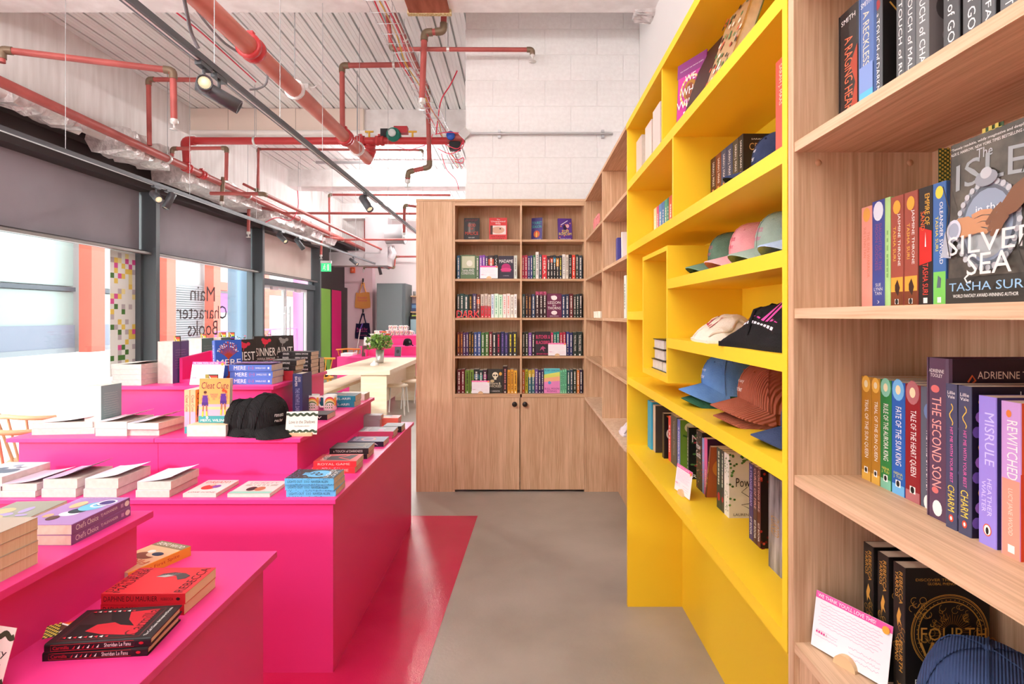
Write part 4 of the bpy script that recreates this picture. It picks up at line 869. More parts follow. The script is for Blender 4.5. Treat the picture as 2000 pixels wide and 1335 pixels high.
# ---------------------------------------------------------------- books on the pink display tables
T1, T2, T3 = 0.735, 0.912, 1.100
TG = 'books on the pink display tables'
def M_up(x, y, z, turn=0.0):
    'lying face up, tail towards -Y, spine to the left (-X); origin at the spine and tail'
    B = Matrix(((0, 1, 0, 0), (0, 0, 1, 0), (1, 0, 0, 0), (0, 0, 0, 1)))
    return Matrix.Translation((x, y, z)) @ Matrix.Rotation(math.radians(turn), 4, 'Z') @ B
def col_art(b, cols, seed):
    R = random.Random(seed)
    for k in range(7): b.fe(R.uniform(.2, .8), R.uniform(.2, .8), R.uniform(.06, .2), R.uniform(.06, .2), R.choice(cols), 14)
FR = 2.332
def flat_tail(lb, pxl, pxr, Y, z, h, t, cover, lift=0.0, turn=0.0, art=None, title=None, dx=0.0, page=None):
    s = F / Y; x0 = (pxl - CX) / s + dx; w = (pxr - pxl) / s
    b = Book(lb, w, h, t, cover, back='#9a8f8c', page=page or PAGEW, group=TG, M=M_up(x0, Y, z, turn), lift=lift)
    if not lift and art: art(b)
    return b
# front strip of the lowest tier
specs = [('white paperback at the left picture edge on the lowest tier', -86, 4, .24, [.044, .040], '#cfd6dc', .0),
         ('paperback stack second from the left on the lowest tier', 4, 72, .205, [.026, .030], '#d9c4d8', .12),
         ('paperback stack with a sharply lifted cover on the lowest tier', 84, 151, .205, [.036, .040], '#b9a8c4', .26),
         ('thick paperback stack between two curled covers on the lowest tier', 166, 231, .205, [.036, .042], '#e4e2f0', .13),
         ('paperback stack left of the pink illustrated covers on the lowest tier', 268, 334, .205, [.030, .035], '#d4d8ea', .14)]
for i, (lb, a, c, h, ts, col, lf) in enumerate(specs):
    z = T1
    for k, t in enumerate(ts):
        top = k == len(ts) - 1
        b = flat_tail(('top of the ' if top else 'bottom of the ') + lb, a + (0 if top else -3), c + (0 if top else -3), FR + .004 * k, z, h, t, col if top else '#e6dfe2', lift=lf if top else 0.0)
        if top and not lf: col_art(b, ['#8fa6b8', '#e8e0d8', '#6a7a8a'], i)
        b.done(); z += t + .0003
def art6(b): b.ft('DREAMY', .1, .75, .9, .9, '#d9482e').fe(.45, .45, .22, .25, '#d0382e').fe(.65, .5, .12, .16, '#7a4aa0').fe(.45, .62, .08, .1, '#f0c8a8').ft('LOVE SCENE', .1, .05, .9, .12, '#3a3038')
b = flat_tail('single pink paperback with a red and purple couple on its cover', 357, 422, FR, T1, .19, .017, '#f6d2cc', art=art6); b.done()
def art7(b): b.ft('LICKETY', .15, .78, .85, .9, '#e0607a').fr(.12, .58, .9, .72, '#a8a49a').ft('SPLIT', .25, .60, .78, .70, '#f4f0ea').fe(.4, .36, .12, .16, '#2e2a2a').fe(.6, .36, .12, .16, '#b06a4a').fr(0, 0, 1, .16, '#8fc4b4')
b = flat_tail('single pink paperback titled SPLIT beside the blue skull stack', 444, 527, FR, T1, .18, .016, '#f7c9c4', art=art7); b.done()
# blue skull stack
LB = '#62b4e4'; s0 = F / FR
for k in range(3):
    xr = (652 - CX) / s0 + (.004, -.002, .0)[k]; b = Book('sky blue paperback LIGHTS OUT, %s of the stack of three' % ['bottom', 'middle', 'top'][k], .140, .206, .0262, '#26242a' if k == 2 else LB, spine=LB, group=TG, M=M_flat(xr, FR + (.012, .006, .0)[k], T1 + .0265 * k, (1.5, -1, 0)[k]))
    b.st('LIGHTS OUT', .06, .36, '#1f2a3a', .3, .68).st('O X O', .40, .50, '#1f2a3a', .3, .68).st('NAVESSA ALLEN', .54, .88, '#1f2a3a', .3, .68)
    R = random.Random(k)
    for q in range(26): b.S.ell(b.h * R.random(), b.t * R.choice([.06, .1, .9, .95]), .0022, .0012, '#3a5a7a', 6)
    if k == 2:
        # the cover is read from the fore edge side: art drawn in the cover frame
        b.fe(.50, .42, .36, .36, LB, 26).fr(.36, .56, .64, .74, LB).fe(.42, .40, .11, .12, '#26242a').fe(.60, .50, .09, .11, '#26242a').fe(.42, .40, .05, .05, LB).fe(.60, .5, .05, .05, LB).fe(.46, .56, .05, .05, '#26242a')
        for q in range(5): b.fl([(.40 + .05 * q, .60), (.40 + .05 * q, .72)], .0015, '#26242a')
        PF = Print((b.t, 0, 0), (0, 1, 0), (0, 0, 1), (1, 0, 0)); 
        b.F.k += 2
        vs, fs = text_geo('LIGHTS\nOUT'); b.F.raw([(b.w * (.08 + .84 * u), b.h * (.76 + .2 * v) - b.h * .72) for u, v in vs], fs, WH)
        for q in range(40): b.fe(R.random(), R.choice([.02, .05, .95, .98]) if R.random() < .6 else R.random() * .2 + .75, .015, .015, LB, 6)
        for q in range(30): b.fe(R.choice([.03, .97]), R.random(), .02, .02, LB, 6)
    b.done()
# right strip of the lowest tier
def strip(lb, pxr, by, w, h, ts, cover, spine, turn=0, art=None, texts=None, tc=WH, T=T1, page=None, dims=None):
    s = (by - CY) / (H - T); Y = F / s; X = (pxr - CX) / s; z = T
    for k, t in enumerate(ts):
        l = lb if len(ts) == 1 else lb + ', ' + (['lower copy', 'upper copy'] if len(ts) == 2 else ['bottom copy', 'second copy up', 'third copy up', 'fourth copy up', 'fifth copy up', 'top copy'])[k]
        b = Book(l, w, h, t, cover, spine=spine, group=TG, page=page, M=M_flat(X + (.006 if k % 2 else 0), Y + .004 * (k % 2), z, turn + (1.5 if k % 2 else 0)))
        if texts: b.st(texts, .1, .85, tc, .3, .7)
        if art and k == len(ts) - 1: art(b)
        b.done(); z += t + .0003
def art_red(b): b.fp([(.1, .2), (.9, .1), (.8, .5), (.6, .9), (.2, .8)], '#2a1a1c').fl([(.2, .2), (.5, .5), (.8, .3)], .008, '#e0302e').ft('RUTHLESS', .15, .75, .85, .88, '#e8d0c8')
strip('red and black paperback right behind the blue skull stack', 693, 924, .14, .205, [.030, .028], '#b8262a', '#d42c34', art=art_red, texts='ROYAL GAME', tc='#f0b0a8')
def art_tod(b): b.fl([(.2, .2), (.5, .5), (.3, .8)], .004, '#8a6a4a').fl([(.8, .2), (.6, .6), (.8, .8)], .004, '#8a6a4a').ft('DARKNESS', .15, .1, .85, .2, '#9a8878')
strip('black paperback A TOUCH OF DARKNESS on the right edge of the table', 717, 896, .138, .205, [.026, .030], '#2a2226', '#2a2226', art=art_tod, texts='a TOUCH of DARKNESS')
def art_ring(b): b.fring(.5, .5, .3, .006, '#c47a5a', n=24).fring(.5, .5, .24, .003, '#8a7ab8', n=24).ft('NOCTURNE', .2, .8, .8, .9, '#d0c4e0')
strip('navy violet paperback with a ring on its cover, right table edge', 749, 872, .138, .21, [.030], '#3a3560', '#262238', art=art_ring, texts='LUCIA', tc=WH)
def art_bur(b): b.fe(.3, .4, .13, .13, '#d96a9a').fe(.6, .4, .13, .16, '#8a8890').ft('BURNED', .15, .75, .85, .87, '#c4bcc0')
strip('dusky grey paperback with a pink edge, right table edge', 766, 857, .15, .215, [.020, .026], '#5a4a54', '#c4446a', art=art_bur)
strip('small black paperback near the far right table edge', 784, 844, .12, .12, [.040], '#3a3236', '#1f1b1e', texts='DD', tc=WH)
def art_cor(b): b.fe(.4, .5, .2, .3, '#e8b49a').fr(.6, .3, .9, .8, '#5a7a88').ft('PEACH', .15, .8, .6, .92, '#f6e0d0')
strip('coral paperback at the far right corner of the lowest tier', 776, 831, .12, .19, [.022, .030], '#d4584e', '#e0705e', art=art_cor)
strip('grey paperback at the back of the lowest tier', 742, 834, .08, .12, [.05, .03], '#8a8488', '#9a9498')
# ---- second tier
b = flat_tail('lower of two pale paperbacks lying at the far left of the second tier', 62, 176, 2.72, T2, .15, .030, '#e0d6d2', turn=6); b.done()
b = flat_tail('upper of two pale paperbacks lying at the far left of the second tier', 63, 172, 2.725, T2 + .0303, .15, .030, '#e6e2e0', turn=6.5, lift=.10); b.done()
for k in range(2):
    b = flat_tail(['lower', 'upper'][k] + ' paperback lying before the teal-backed book on the second tier', 186, 248, 2.70, T2 + .0353 * k, .2, .035, '#ded4dc', lift=.2 * k); b.done()
    b = flat_tail(['lower', 'upper'][k] + ' paperback with a lifted cover left of the orange football romance', 250 - 1 * k, 311, 2.71 - .01 * k, T2 + .0323 * k, .2, .032, '#d8d4e0', lift=.22 * k, turn=-2 * k); b.done()
# teal-backed book standing with its fore edge to the viewer
TB = Book('tall book standing on the second tier showing page edges and a teal back cover', .135, .235, .085, '#d8d0d4', back='#7a9a98', spine='#7a9a98', page=PAGEW, group=TG, M=Matrix.Translation((-2.075, 2.76, T2)) @ Matrix.Rotation(math.radians(178), 4, 'Z') @ Matrix.Translation((0, -.135, 0)))
PB = Print((0, 0, 0), (0, -1, 0), (0, 0, 1), (-1, 0, 0)); PB.scrawl(-.12, .06, -.015, .2, 12, '#c4d4d2', .0008, 5); PB.build('back_print', TB.e); TB.done()
# football romance
ORA = noise_mat('sunset_cover', '#f5b06a', '#ee8fb0', (0.4, 0.4, 1.2), 3, .42, 0, lo=.35, hi=.65)
def cleat(b):
    b.fr(0, .42, 1, 1, '#f6a95c').fr(0, .16, 1, .42, '#f2a8bc').fr(0, .30, 1, .36, '#f5c48a').fr(0, .0, 1, .16, '#3f9aa0')
    b.ft('Cleat Cute', .06, .77, .95, .92, '#7a1f3c', shear=.12)
    for u, hair, up in ((.20, '#5a2a1c', .30), (.80, '#d9481f', .34)):
        b.fp([(u - .10, up + .14), (u + .10, up + .14), (u + .09, up + .32), (u - .09, up + .32)], '#5a2a8c').fp([(u - .10, up + .08), (u + .10, up + .08), (u + .11, up + .16), (u - .11, up + .16)], '#4a2478')
        b.fe(u, up + .37, .05, .06, '#c98a64').fe(u, up + .39, .055, .045, hair)
        b.fl([(u - .08, up + .30), (u - .14, up + .20)], .005, '#c98a64').fl([(u + .08, up + .30), (u + .14, up + .2)], .005, '#c98a64')
        for sg in (-1, 1): b.fl([(u + sg * .05, up + .10), (u + sg * .06, up - .04)], .007, '#a8684a').fl([(u + sg * .06, up - .04), (u + sg * .07, up - .16)], .008, '#f0c03c')
    b.fe(.80, .76, .03, .03, '#d9481f').fl([(.84, .74), (.90, .68)], .01, '#d9481f').fe(.29, .12, .04, .04, '#f2f2f2').fe(.29, .12, .015, .015, '#3a2a4a')
    b.ft('ROMANCE CAN BE\nTHE ULTIMATE\nGOAL', .37, .52, .62, .66, '#b04a6a').ft('MERYL WILSNER', .08, .03, .96, .085, WH)
def spine_cc(b): b.st('Cleat Cute', .12, .5, '#7a1f3c', .25, .75); b.sband(0, .16, '#3f9aa0'); b.sband(.16, .5, '#f0a6c0')
s2 = F / 2.76
for i, (a, c) in enumerate(((360, 370.5), (371.5, 382))):
    b = Book('orange and pink Cleat Cute paperback standing spine out, %s' % ['outermost copy', 'copy beside the face-out one'][i], .128, .216, (c - a) / s2, '#f3a66c', spine='#f6b88a', page=PAGEW, group=TG, M=M_front((a - CX) / s2, 2.76, T2)); spine_cc(b); b.st('Cleat Cute', .12, .5, '#7a1f3c', .25, .75)
    if i: cleat(b)
    b.done()
b = Book('orange Cleat Cute paperback standing edge-on behind the face-out copy', .14, .214, .03, '#f3a66c', page=PAGEW, group=TG, M=M_right((384 - CX) / s2, 2.80, T2, 3)); cleat(b); b.done()
b = flat_tail('white-paged paperback lying under the face-out football romance', 365, 441, 2.69, T2, .12, .056, '#f0c8a0', turn=0); b.done()
b = Book('face-out orange Cleat Cute paperback with two purple-shirted football players', .150, .216, .028, '#f3a66c', spine='#f6b88a', page=PAGEW, group=TG, M=M_right((394 - CX) / (F / 2.765), 2.765, T2 + .0565, 2.5)); cleat(b); b.done()
# black caps
CG = 'black caps on the display table'
cap('black corduroy cap at the back of the nest of three', -1.405, 2.80, T2 + .022, 48, '#232122', '#2c2a2b', tilt=10, group=CG, cord=True)
cap('black corduroy cap in the middle of the nest of three', -1.345, 2.785, T2 + .028, 50, '#232122', '#2c2a2b', tilt=13, group=CG, cord=True)
cap('black corduroy cap in front of the nest with white romance reader lettering', -1.270, 2.775, T2 + .036, 52, '#232122', '#2c2a2b', 'romance\nreader', '#f2f0ee', tilt=17, group=CG, cord=True, scale=1.14)
# sign card on a wooden block
def wavy_card(label, c, z, w, h, ang, lines, lean=12):
    e = empty('sign_card', label, 'sign', None, M=Matrix.Translation((c[0], c[1], z)) @ Matrix.Rotation(math.radians(ang), 4, 'Z'))
    MB().box(-w * .36, w * .36, -.012, .012, 0, .016).build('holder', mat('#e3c097', .6), e, bevel=.001)
    a = math.radians(lean); U = Vector((0, math.sin(a), math.cos(a))); N = Vector((0, -math.cos(a), math.sin(a))); O = Vector((-w / 2, 0, .006))
    mb = MB(); X = Vector((w, 0, 0)); mb.hexa([O, O + X, O + X - N * .001, O - N * .001, O + U * h, O + X + U * h, O + X + U * h - N * .001, O + U * h - N * .001]); mb.build('card', mat('#f1eee2', .6), e)
    pr = Print(O, (1, 0, 0), U, N)
    for yy in (.14, .86): pr.line([(w * i / 40, h * (yy + .035 * math.sin(i * math.pi / 4))) for i in range(41)], h * .10, '#3c4a36')
    for t, y0, y1, x0, x1 in lines: pr.text(t, w * x0, h * y0, w * x1, h * y1, '#3a3a36')
    pr.build('card_print', e)
wavy_card('cream card LOVE IN THE SHADOWS with wavy green borders on a wooden block', (-1.065, 2.705), T2, .148, .112, 7, [('Love in the Shadows', .48, .62, .1, .92), ('Dark Romance selection', .34, .40, .28, .75)], 14)
wavy_card('cream card with wavy green borders cut by the lower left corner', (-1.118, 1.135), T1, .15, .112, -12, [('Fantasy', .48, .64, .3, .95), ('Romance faves', .34, .42, .4, .9)], 16)
# navy hardback, mugs, flat books
s3 = F / 3.32; b = Book('navy hardback THE FAITHFUL DARK standing behind the cream card', .15, .238, 19 / s3, '#39406e', spine='#3c4474', hard=True, group=TG, M=M_front((571.5 - CX) / s3, 3.32, T2)); b.st('CATE', .08, .2, WH, .56, .8).st('BAUMER', .07, .32, WH, .24, .48).st('THE FAITHFUL DARK', .36, .98, '#aab2da', .28, .7); b.done()
def mug(label, px, by, T):
    s = (by - CY) / (H - T); e = empty('mug', label, 'mug', 'printed mugs on the display table', ((px - CX) / s, F / s, T))
    MB().lathe([(.0, 0), (.036, 0), (.040, .004), (.041, .095), (.038, .095), (.037, .006), (0, .006)], (0, 0, 0), 28).build('body', mat('#f3efec', .25, 0, .5), e)
    MB().tube([(-.040, 0, .080), (-.058, -.004, .084), (-.072, -.006, .066), (-.072, -.006, .040), (-.058, -.004, .020), (-.040, 0, .020)], [.006, .006, .0055, .0055, .006, .006], 10).build('handle', mat('#f3efec', .25, 0, .5), e)
    mb = MB(); mats = [mat(c, .35) for c in ('#d93a6a', '#f0b03c', '#e8e0b0', '#6a8a5a', '#b03a8a', '#e8c8d0')]; r = .0413
    def patch(a0, a1, z0, z1, m, n=5): mb.add([(r * math.sin(a0 + (a1 - a0) * i / n), -r * math.cos(a0 + (a1 - a0) * i / n), zz) for zz in (z0, z1) for i in range(n + 1)], [(i, i + 1, i + n + 2, i + n + 1) for i in range(n)], m)
    R = random.Random(len(label))
    for i in range(4):
        for j in range(12):
            a0 = -.55 + .13 * j; t = abs(j - 5.5) / 6; zz = .05 + .036 * math.sqrt(max(0, 1 - t * t)) - .009 * i
            if zz > .04: patch(a0, a0 + .13, zz - .009, zz, i)
    for i in range(8):
        for j in range(4):
            if (i + j) % 2: patch(-.5 + .16 * i, -.34 + .16 * i, .008 + .008 * j, .016 + .008 * j, 3 if j % 2 else 5)
    patch(.9, 1.3, .03, .08, 1); patch(1.3, 1.6, .02, .06, 4); mb.build('print', mats, e)
mug('white mug with a rainbow print behind the navy hardback', 611, 800, T2)
mug('white mug with a rainbow print beside the teal-spined stack', 645, 800, T2)
strip('black paperback lying in front of the two mugs', 639, 820, .14, .205, [.030], '#2c2628', '#1c181a', texts='AW . W', tc=WH, T=T2)
def art_ara(b): b.fr(.1, .1, .9, .9, '#3a4a54').fl([(.2, .3), (.5, .6), (.8, .4)], .006, '#d9a23c')
strip('teal-spined hardback by an author ending EL-ARIFI beside the mugs', 692, 795, .145, .22, [.036, .036], '#2c3a40', '#1f7a94', art=art_ara, texts='SAARA EL-ARIFI', T=T2)
strip('pale paperback lying behind the teal-spined stack', 712, 782, .13, .19, [.045], '#d8d0c8', '#e0d8d0', T=T2)
# ---- third tier
for k in range(4):
    b = flat_tail('white-paged paperback, %s of the stack of four on the top tier' % ['bottom', 'second', 'third', 'topmost'][k], 217 + (0, 2, 1, 0)[k], 276, 3.16, T3 + .0303 * k, .22, .030, '#dfe3e2' if k < 3 else '#d9dcd4', lift=.08 if k == 3 else 0); b.done()
def crate(label, x0, x1, y0, y1, h):
    e = empty('display_crate', label, 'crate', 'pink crates on the top tier', (x0, y0, T3)); w, d = x1 - x0, y1 - y0
    for a, c in ((0, .018), (w - .018, w)): MB().hexa([(a, 0, 0), (c, 0, 0), (c, d, 0), (a, d, 0), (a, 0, h * .86), (c, 0, h * .86), (c, d, h), (a, d, h)]).build('side', PINK, e)
    MB().box(.018, w - .018, d - .018, d, 0, h).build('back', PINK, e); MB().box(.018, w - .018, 0, d - .018, 0, .018).build('bottom', PINK, e)
crate('pink open-fronted crate holding pale books on the top tier', -2.018, -1.80, 3.30, 3.62, .17)
for i, (px, w, col, bk, y, tn, lb) in enumerate(((337.5, .16, '#e4dcd4', '#5a5a8a', 3.25, 96, 'tall pale-paged book with a violet back cover beside the pink crate'), (394, .15, '#e8e2d8', '#55807a', 3.70, 100, 'pale-paged book with a green back cover rising above the pink crate'), (432, .15, '#e8e2d8', '#5f7f86', 3.83, 100, 'pale-paged book behind the blue MERE cover'))):
    X = (px - CX) / F * y
    b = Book(lb, .15, .245, .09, col, back=bk, spine=bk, page=PAGEW, group=TG, M=Matrix.Translation((X, y, T3)) @ Matrix.Rotation(math.radians(178), 4, 'Z') @ Matrix.Translation((0, -.15, 0))); pb = Print((0, 0, 0), (0, -1, 0), (0, 0, 1), (-1, 0, 0)); pb.scrawl(-.13, .08, -.02, .2, 8, '#c9d0d8', .0008, i); pb.build('back_print', b.e); b.done()
def pixel_flag(label, x, y, z, w, h, lean=0, turn=0, drop=0.0):
    e = empty('bookmark', label, 'bookmark', 'pixel pattern bookmarks', M=Matrix.Translation((x, y, z)) @ Matrix.Rotation(math.radians(turn), 4, 'Z') @ Matrix.Rotation(math.radians(-lean), 4, 'X'))
    MB().box(0, w, 0, .0006, -drop, h).build('card', mat('#3f4a34', .6), e); pr = Print((0, 0, 0), (1, 0, 0), (0, 0, 1), (0, -1, 0))
    n = 6; k = max(3, int(n * h / (w * .35)))
    for i in range(n):
        for j in range(k):
            if (i + j) % 2: pr.rect(w * .32 * i / n, h * j / k, w * .32 * (i + 1) / n, h * (j + 1) / k, '#d9c45a')
    for i, c in enumerate(('#7a3a9a', '#3a5ab0', '#3a9a4a', '#f0d03c', '#f0903c', '#d93a3a')): pr.rect(w * .34, h * (.08 + .14 * i), w * .98, h * (.08 + .14 * (i + 1)), c)
    pr.poly([(w * .34, h * .08), (w * .6, h * .5), (w * .34, h * .92)], '#f0eef0'); pr.poly([(w * .34, h * .2), (w * .52, h * .5), (w * .34, h * .8)], '#5a3a2e'); pr.build('checks', e)
pixel_flag('pride flag bookmark standing above the face-out football romance', (401 - CX) / F * 2.84, 2.84, T2 + .262 - .04, .066, .062)
pixel_flag('dark bookmark standing in the violet-backed book', (340 - CX) / F * 3.32, 3.32, T3 + .20, .04, .075, drop=.19)
pixel_flag('checked bookmark standing behind the MERE cover', (428 - CX) / F * 3.95, 3.95, T3 + .22, .05, .06, drop=.22)
pixel_flag('brown bookmark standing at the back of the crates', (446 - CX) / F * 3.95, 3.95, T3 + .23, .045, .05, drop=.23)
pixel_flag('dark green bookmark in the green-backed book', (392 - CX) / F * 3.9, 3.9, T3 + .22, .04, .05, drop=.22)
review_card('review card with a pink header leaning on the pink crate', ((370 - CX) / F * 3.165, 3.165), ((434 - CX) / F * 3.155, 3.155), T3, .132, .03, seed=31, header=True, holder=False, rows=7)
# MERE
MB_, MBS = '#2f5ab8', '#5a7ad0'
def mere_front(b):
    b.fl([(.5, .12), (.5, .62)], .010, '#9a3226')
    R = random.Random(2)
    for k in range(11):
        a = math.pi * (k + .5) / 11; u, v = .5 + .34 * math.cos(a), .70 + .22 * math.sin(a); b.fl([(.5, .56), ((.5 + u) / 2 + .02, (.58 + v) / 2), (u, v)], .0045, '#a83a2a')
    for k in range(60):
        a = math.pi * (.02 + .96 * R.random()); r = R.uniform(.6, 1.05); b.fe(.5 + .38 * r * math.cos(a), .69 + .25 * r * math.sin(a), .022, .022, R.choice(['#e8ecf4', '#c9d6ee', '#d95a3c']), 6)
    b.ft('MERE', .06, .40, .94, .54, WH).ft('DANIELLE GILES', .2, .03, .8, .07, WH).fe(.5, .1, .12, .12, '#a83a2a')
b = Book('blue hardback MERE with a red tree standing above its own stack', .15, .25, .036, MB_, spine=MBS, group=TG, hard=True, M=Matrix.Translation(((417 - CX) / F * 3.25, 3.25, T3)) @ Matrix.Rotation(math.radians(-46), 4, 'Z') @ Matrix.Rotation(math.radians(-7), 4, 'Y')); mere_front(b); b.st('MERE', .12, .5, WH, .25, .75); b.done()
sM = F / 3.21
for k in range(3):
    b = Book('blue hardback MERE, %s of the flat stack of three' % ['bottom', 'middle', 'top'][k], .15, .246, .0375, MB_ if k < 2 else '#8a6a9a', spine=MBS, group=TG, page=PAGEW, M=M_flat((531 - CX) / sM + (.0, .003, -.002)[k], 3.21 + (.0, .003, .0)[k], T3 + .0378 * k))
    b.st('MERE', .12, .40, WH, .22, .8).st('{~}', .45, .58, '#d95a6a', .25, .75).st('DANIELLE GILES', .62, .86, WH, .38, .64); b.S.rect(.91 * b.h, .35 * b.t, .95 * b.h, .65 * b.t, WH)
    if k == 2: mere_front(b); b.fr(.02, .02, .98, .98, '#8a6a9a'); R = random.Random(5); [b.fe(R.random(), R.random(), .03, .03, R.choice(['#c43a3a', '#e8e4ee', '#3a5ab8']), 6) for _ in range(60)]
    b.done()
# PRIEST, SINNER, SAINT
def sim(b, t, c='#c4243c', k=0):
    b.fe(.5, .84, .14, .12, c).fe(.40, .90, .08, .08, c).fe(.68, .88, .08, .08, c).fl([(.5, .8), (.46, .70)], .004, c).ft(t, .06, .46, .94, .68, '#e8e0d8').ft('SIERRA SIMONE', .1, .36, .9, .42, '#e0d8d0')
for lb, px, y, t, col, sp, tn, tl in (('black standing paperback PRIEST with a red edge', 453, 3.46, 'PRIEST', '#26201f', '#d9482e', -50, -9), ('black standing paperback SINNER with red roses', 496, 3.64, 'SINNER', '#2c2827', '#2a2625', -50, -8), ('black standing paperback SAINT beside SINNER', 531, 3.78, 'SAINT', '#2e2a29', '#2a2625', -54, -8)):
    b = Book(lb, .14, .245, .03, col, spine=sp, group=TG, M=Matrix.Translation(((px - CX) / F * y, y, T3 + (.0 if t == 'PRIEST' else .015))) @ Matrix.Rotation(math.radians(tn), 4, 'Z') @ Matrix.Rotation(math.radians(tl), 4, 'Y')); sim(b, t, '#c4243c' if t != 'SAINT' else '#8a8480'); b.st(t, .1, .45, WH, .3, .7); b.st('SIERRA SIMONE', .5, .95, WH, .3, .7); b.done()
sP = F / 3.40; z = T3
for k, (t, col, sp) in enumerate(((.030, '#b8323a', '#b8323a'), (.030, '#b8323a', '#b8323a'), (.031, '#2a2423', '#26201f'), (.031, '#2a2423', '#26201f'))):
    b = Book(['red paperback at the bottom of the PRIEST stack', 'red paperback second up in the PRIEST stack', 'black paperback PRIEST second from the top of its stack', 'black paperback PRIEST on top of its stack'][k], .14, .222, t, col, spine=sp, group=TG, page=PAGE, M=M_flat((579 - CX) / sP + (-.02, -.02, -.006, 0)[k], 3.40, z, (0, 0, 2, 0)[k]))
    if k > 1: b.st('PRIEST', .07, .26, WH, .25, .75).st('SIERRA SIMONE', .42, .82, WH, .3, .7); b.S.ell(b.h * .33, b.t * .5, .007, .005, '#c4243c')
    if k == 3: sim(b, 'PRIEST')
    b.done(); z += t + .0003
for k in range(6):
    b = Book('black paperback, %s of the tall stack at the end of the top tier' % ['bottom', 'second', 'third', 'fourth', 'fifth', 'topmost'][k], .14, .21, .0255, '#2c2829', spine='#231f20', group=TG, M=M_flat((607 - CX) / (F / 3.72) + (.003 if k % 2 else 0), 3.72, T3 + .0258 * k)); b.st('SINNER', .1, .3, WH, .25, .75).st('SIERRA SIMONE', .5, .9, WH, .3, .7); b.done()
for k in range(3):
    b = Book('dark paperback, %s of the low stack at the very end of the top tier' % ['bottom', 'middle', 'top'][k], .09, .15, .034, '#4a4446', spine='#3a3436', group=TG, M=M_flat((626 - CX) / (F / 3.90), 3.885, T3 + .0343 * k)); b.done()
# ---------------------------------------------------------------- near display table
CH = '#a882b8'
for k in range(2):
    b = Book("mauve paperback CHEF'S CHOICE, %s of two" % ['lower', 'upper'][k], .140, .214, .0262, CH, spine='#8a5a92', page=PAGE, group=TG, M=M_flat(-1.135 - .002 * k, 1.624, T2 + .0265 * k, 90 + .8 * k))
    b.st("Chef's Choice", .06, .42, WH, .25, .8).st('TJ ALEXANDER', .46, .76, WH, .32, .68).sdot(.06, WH, .3); b.S.rect(.82 * b.h, .3 * b.t, .87 * b.h, .7 * b.t, '#c49ac8')
    if k:
        b.fe(.5, .62, .17, .14, '#e8e4ee').fe(.45, .52, .16, .16, '#2f3a44').fe(.35, .36, .22, .26, '#6ab4d4').fring(.28, .30, .16, .006, '#f2eef6', n=24).fe(.22, .24, .16, .16, '#4a3a7a').fring(.22, .22, .17, .005, '#f0ecf4', n=24).fe(.7, .3, .12, .2, '#e0b488').fe(.62, .78, .1, .12, '#5a3a34').fe(.8, .7, .08, .1, '#d0a078').ft("CHEF'S CHOICE", .1, .02, .9, .08, '#c4a8d0')
    b.done()
pixel_flag("checked bookmark poking out of the upper CHEF'S CHOICE", -1.30, 1.405, T2 + .037, .09, .03, 84, 8)
pixel_flag("checked bookmark poking out of the lower CHEF'S CHOICE", -1.285, 1.405, T2 + .010, .09, .03, 84, 8)
for k in range(4):
    b = Book('thick cream-paged paperback, %s of the stack cut by the left picture edge' % ['bottom', 'second', 'third', 'topmost'][k], .15, .215, .0268, '#b8a898', back='#cbb8a0', page=noise_mat('cream_pages', '#dcc19c', '#e6d0b0', (1, 1, 30), 6, .8) if k == 0 else CPG, group=TG, M=M_up(-1.283 + (.0, .001, -.001, 0)[k], 1.095, T2 + .027 * k, 0))
    if k == 0: CPG = b.e.children[1].data.materials[0]
    if k == 3: col_art(b, ['#8a8a6a', '#c49a7a', '#9a88b8', '#e8e0d0', '#6a6a58'], 5); b.fp([(.1, .2), (.5, .35), (.8, .15), (.7, .05)], '#c9b890')
    b.done()
b = Book('patterned paperback lying behind the cream stack on the near table', .14, .21, .045, '#9a988a', group=TG, M=M_up(-1.44, 1.40, T2, 4)); col_art(b, ['#8a9a7a', '#c4b48a', '#a898c4'], 9); b.done()
b = Book('yellow-spined paperback by OLIVIA DADE lying upside down to the viewer', .128, .198, .030, '#e8b48a', spine='#f2a83c', group=TG, M=M_flat(-1.043, 1.765, T1, 70))
b.st('At First Spite', .25, .8, '#c4482e', .3, .7); b.fr(0, 0, 1, .18, '#8a7a5a').ft('OLIVIA DADE', .08, .04, .92, .13, WH).fe(.55, .5, .28, .18, '#8a4a34').fe(.4, .42, .2, .14, '#e8c4a0').fe(.32, .40, .15, .1, '#2f3a54').fe(.6, .36, .1, .08, '#f0e8dc').ft('FIRST', .1, .62, .9, .75, '#d4562e').ft('Spite', .2, .78, .9, .92, '#c43a2e'); b.done()
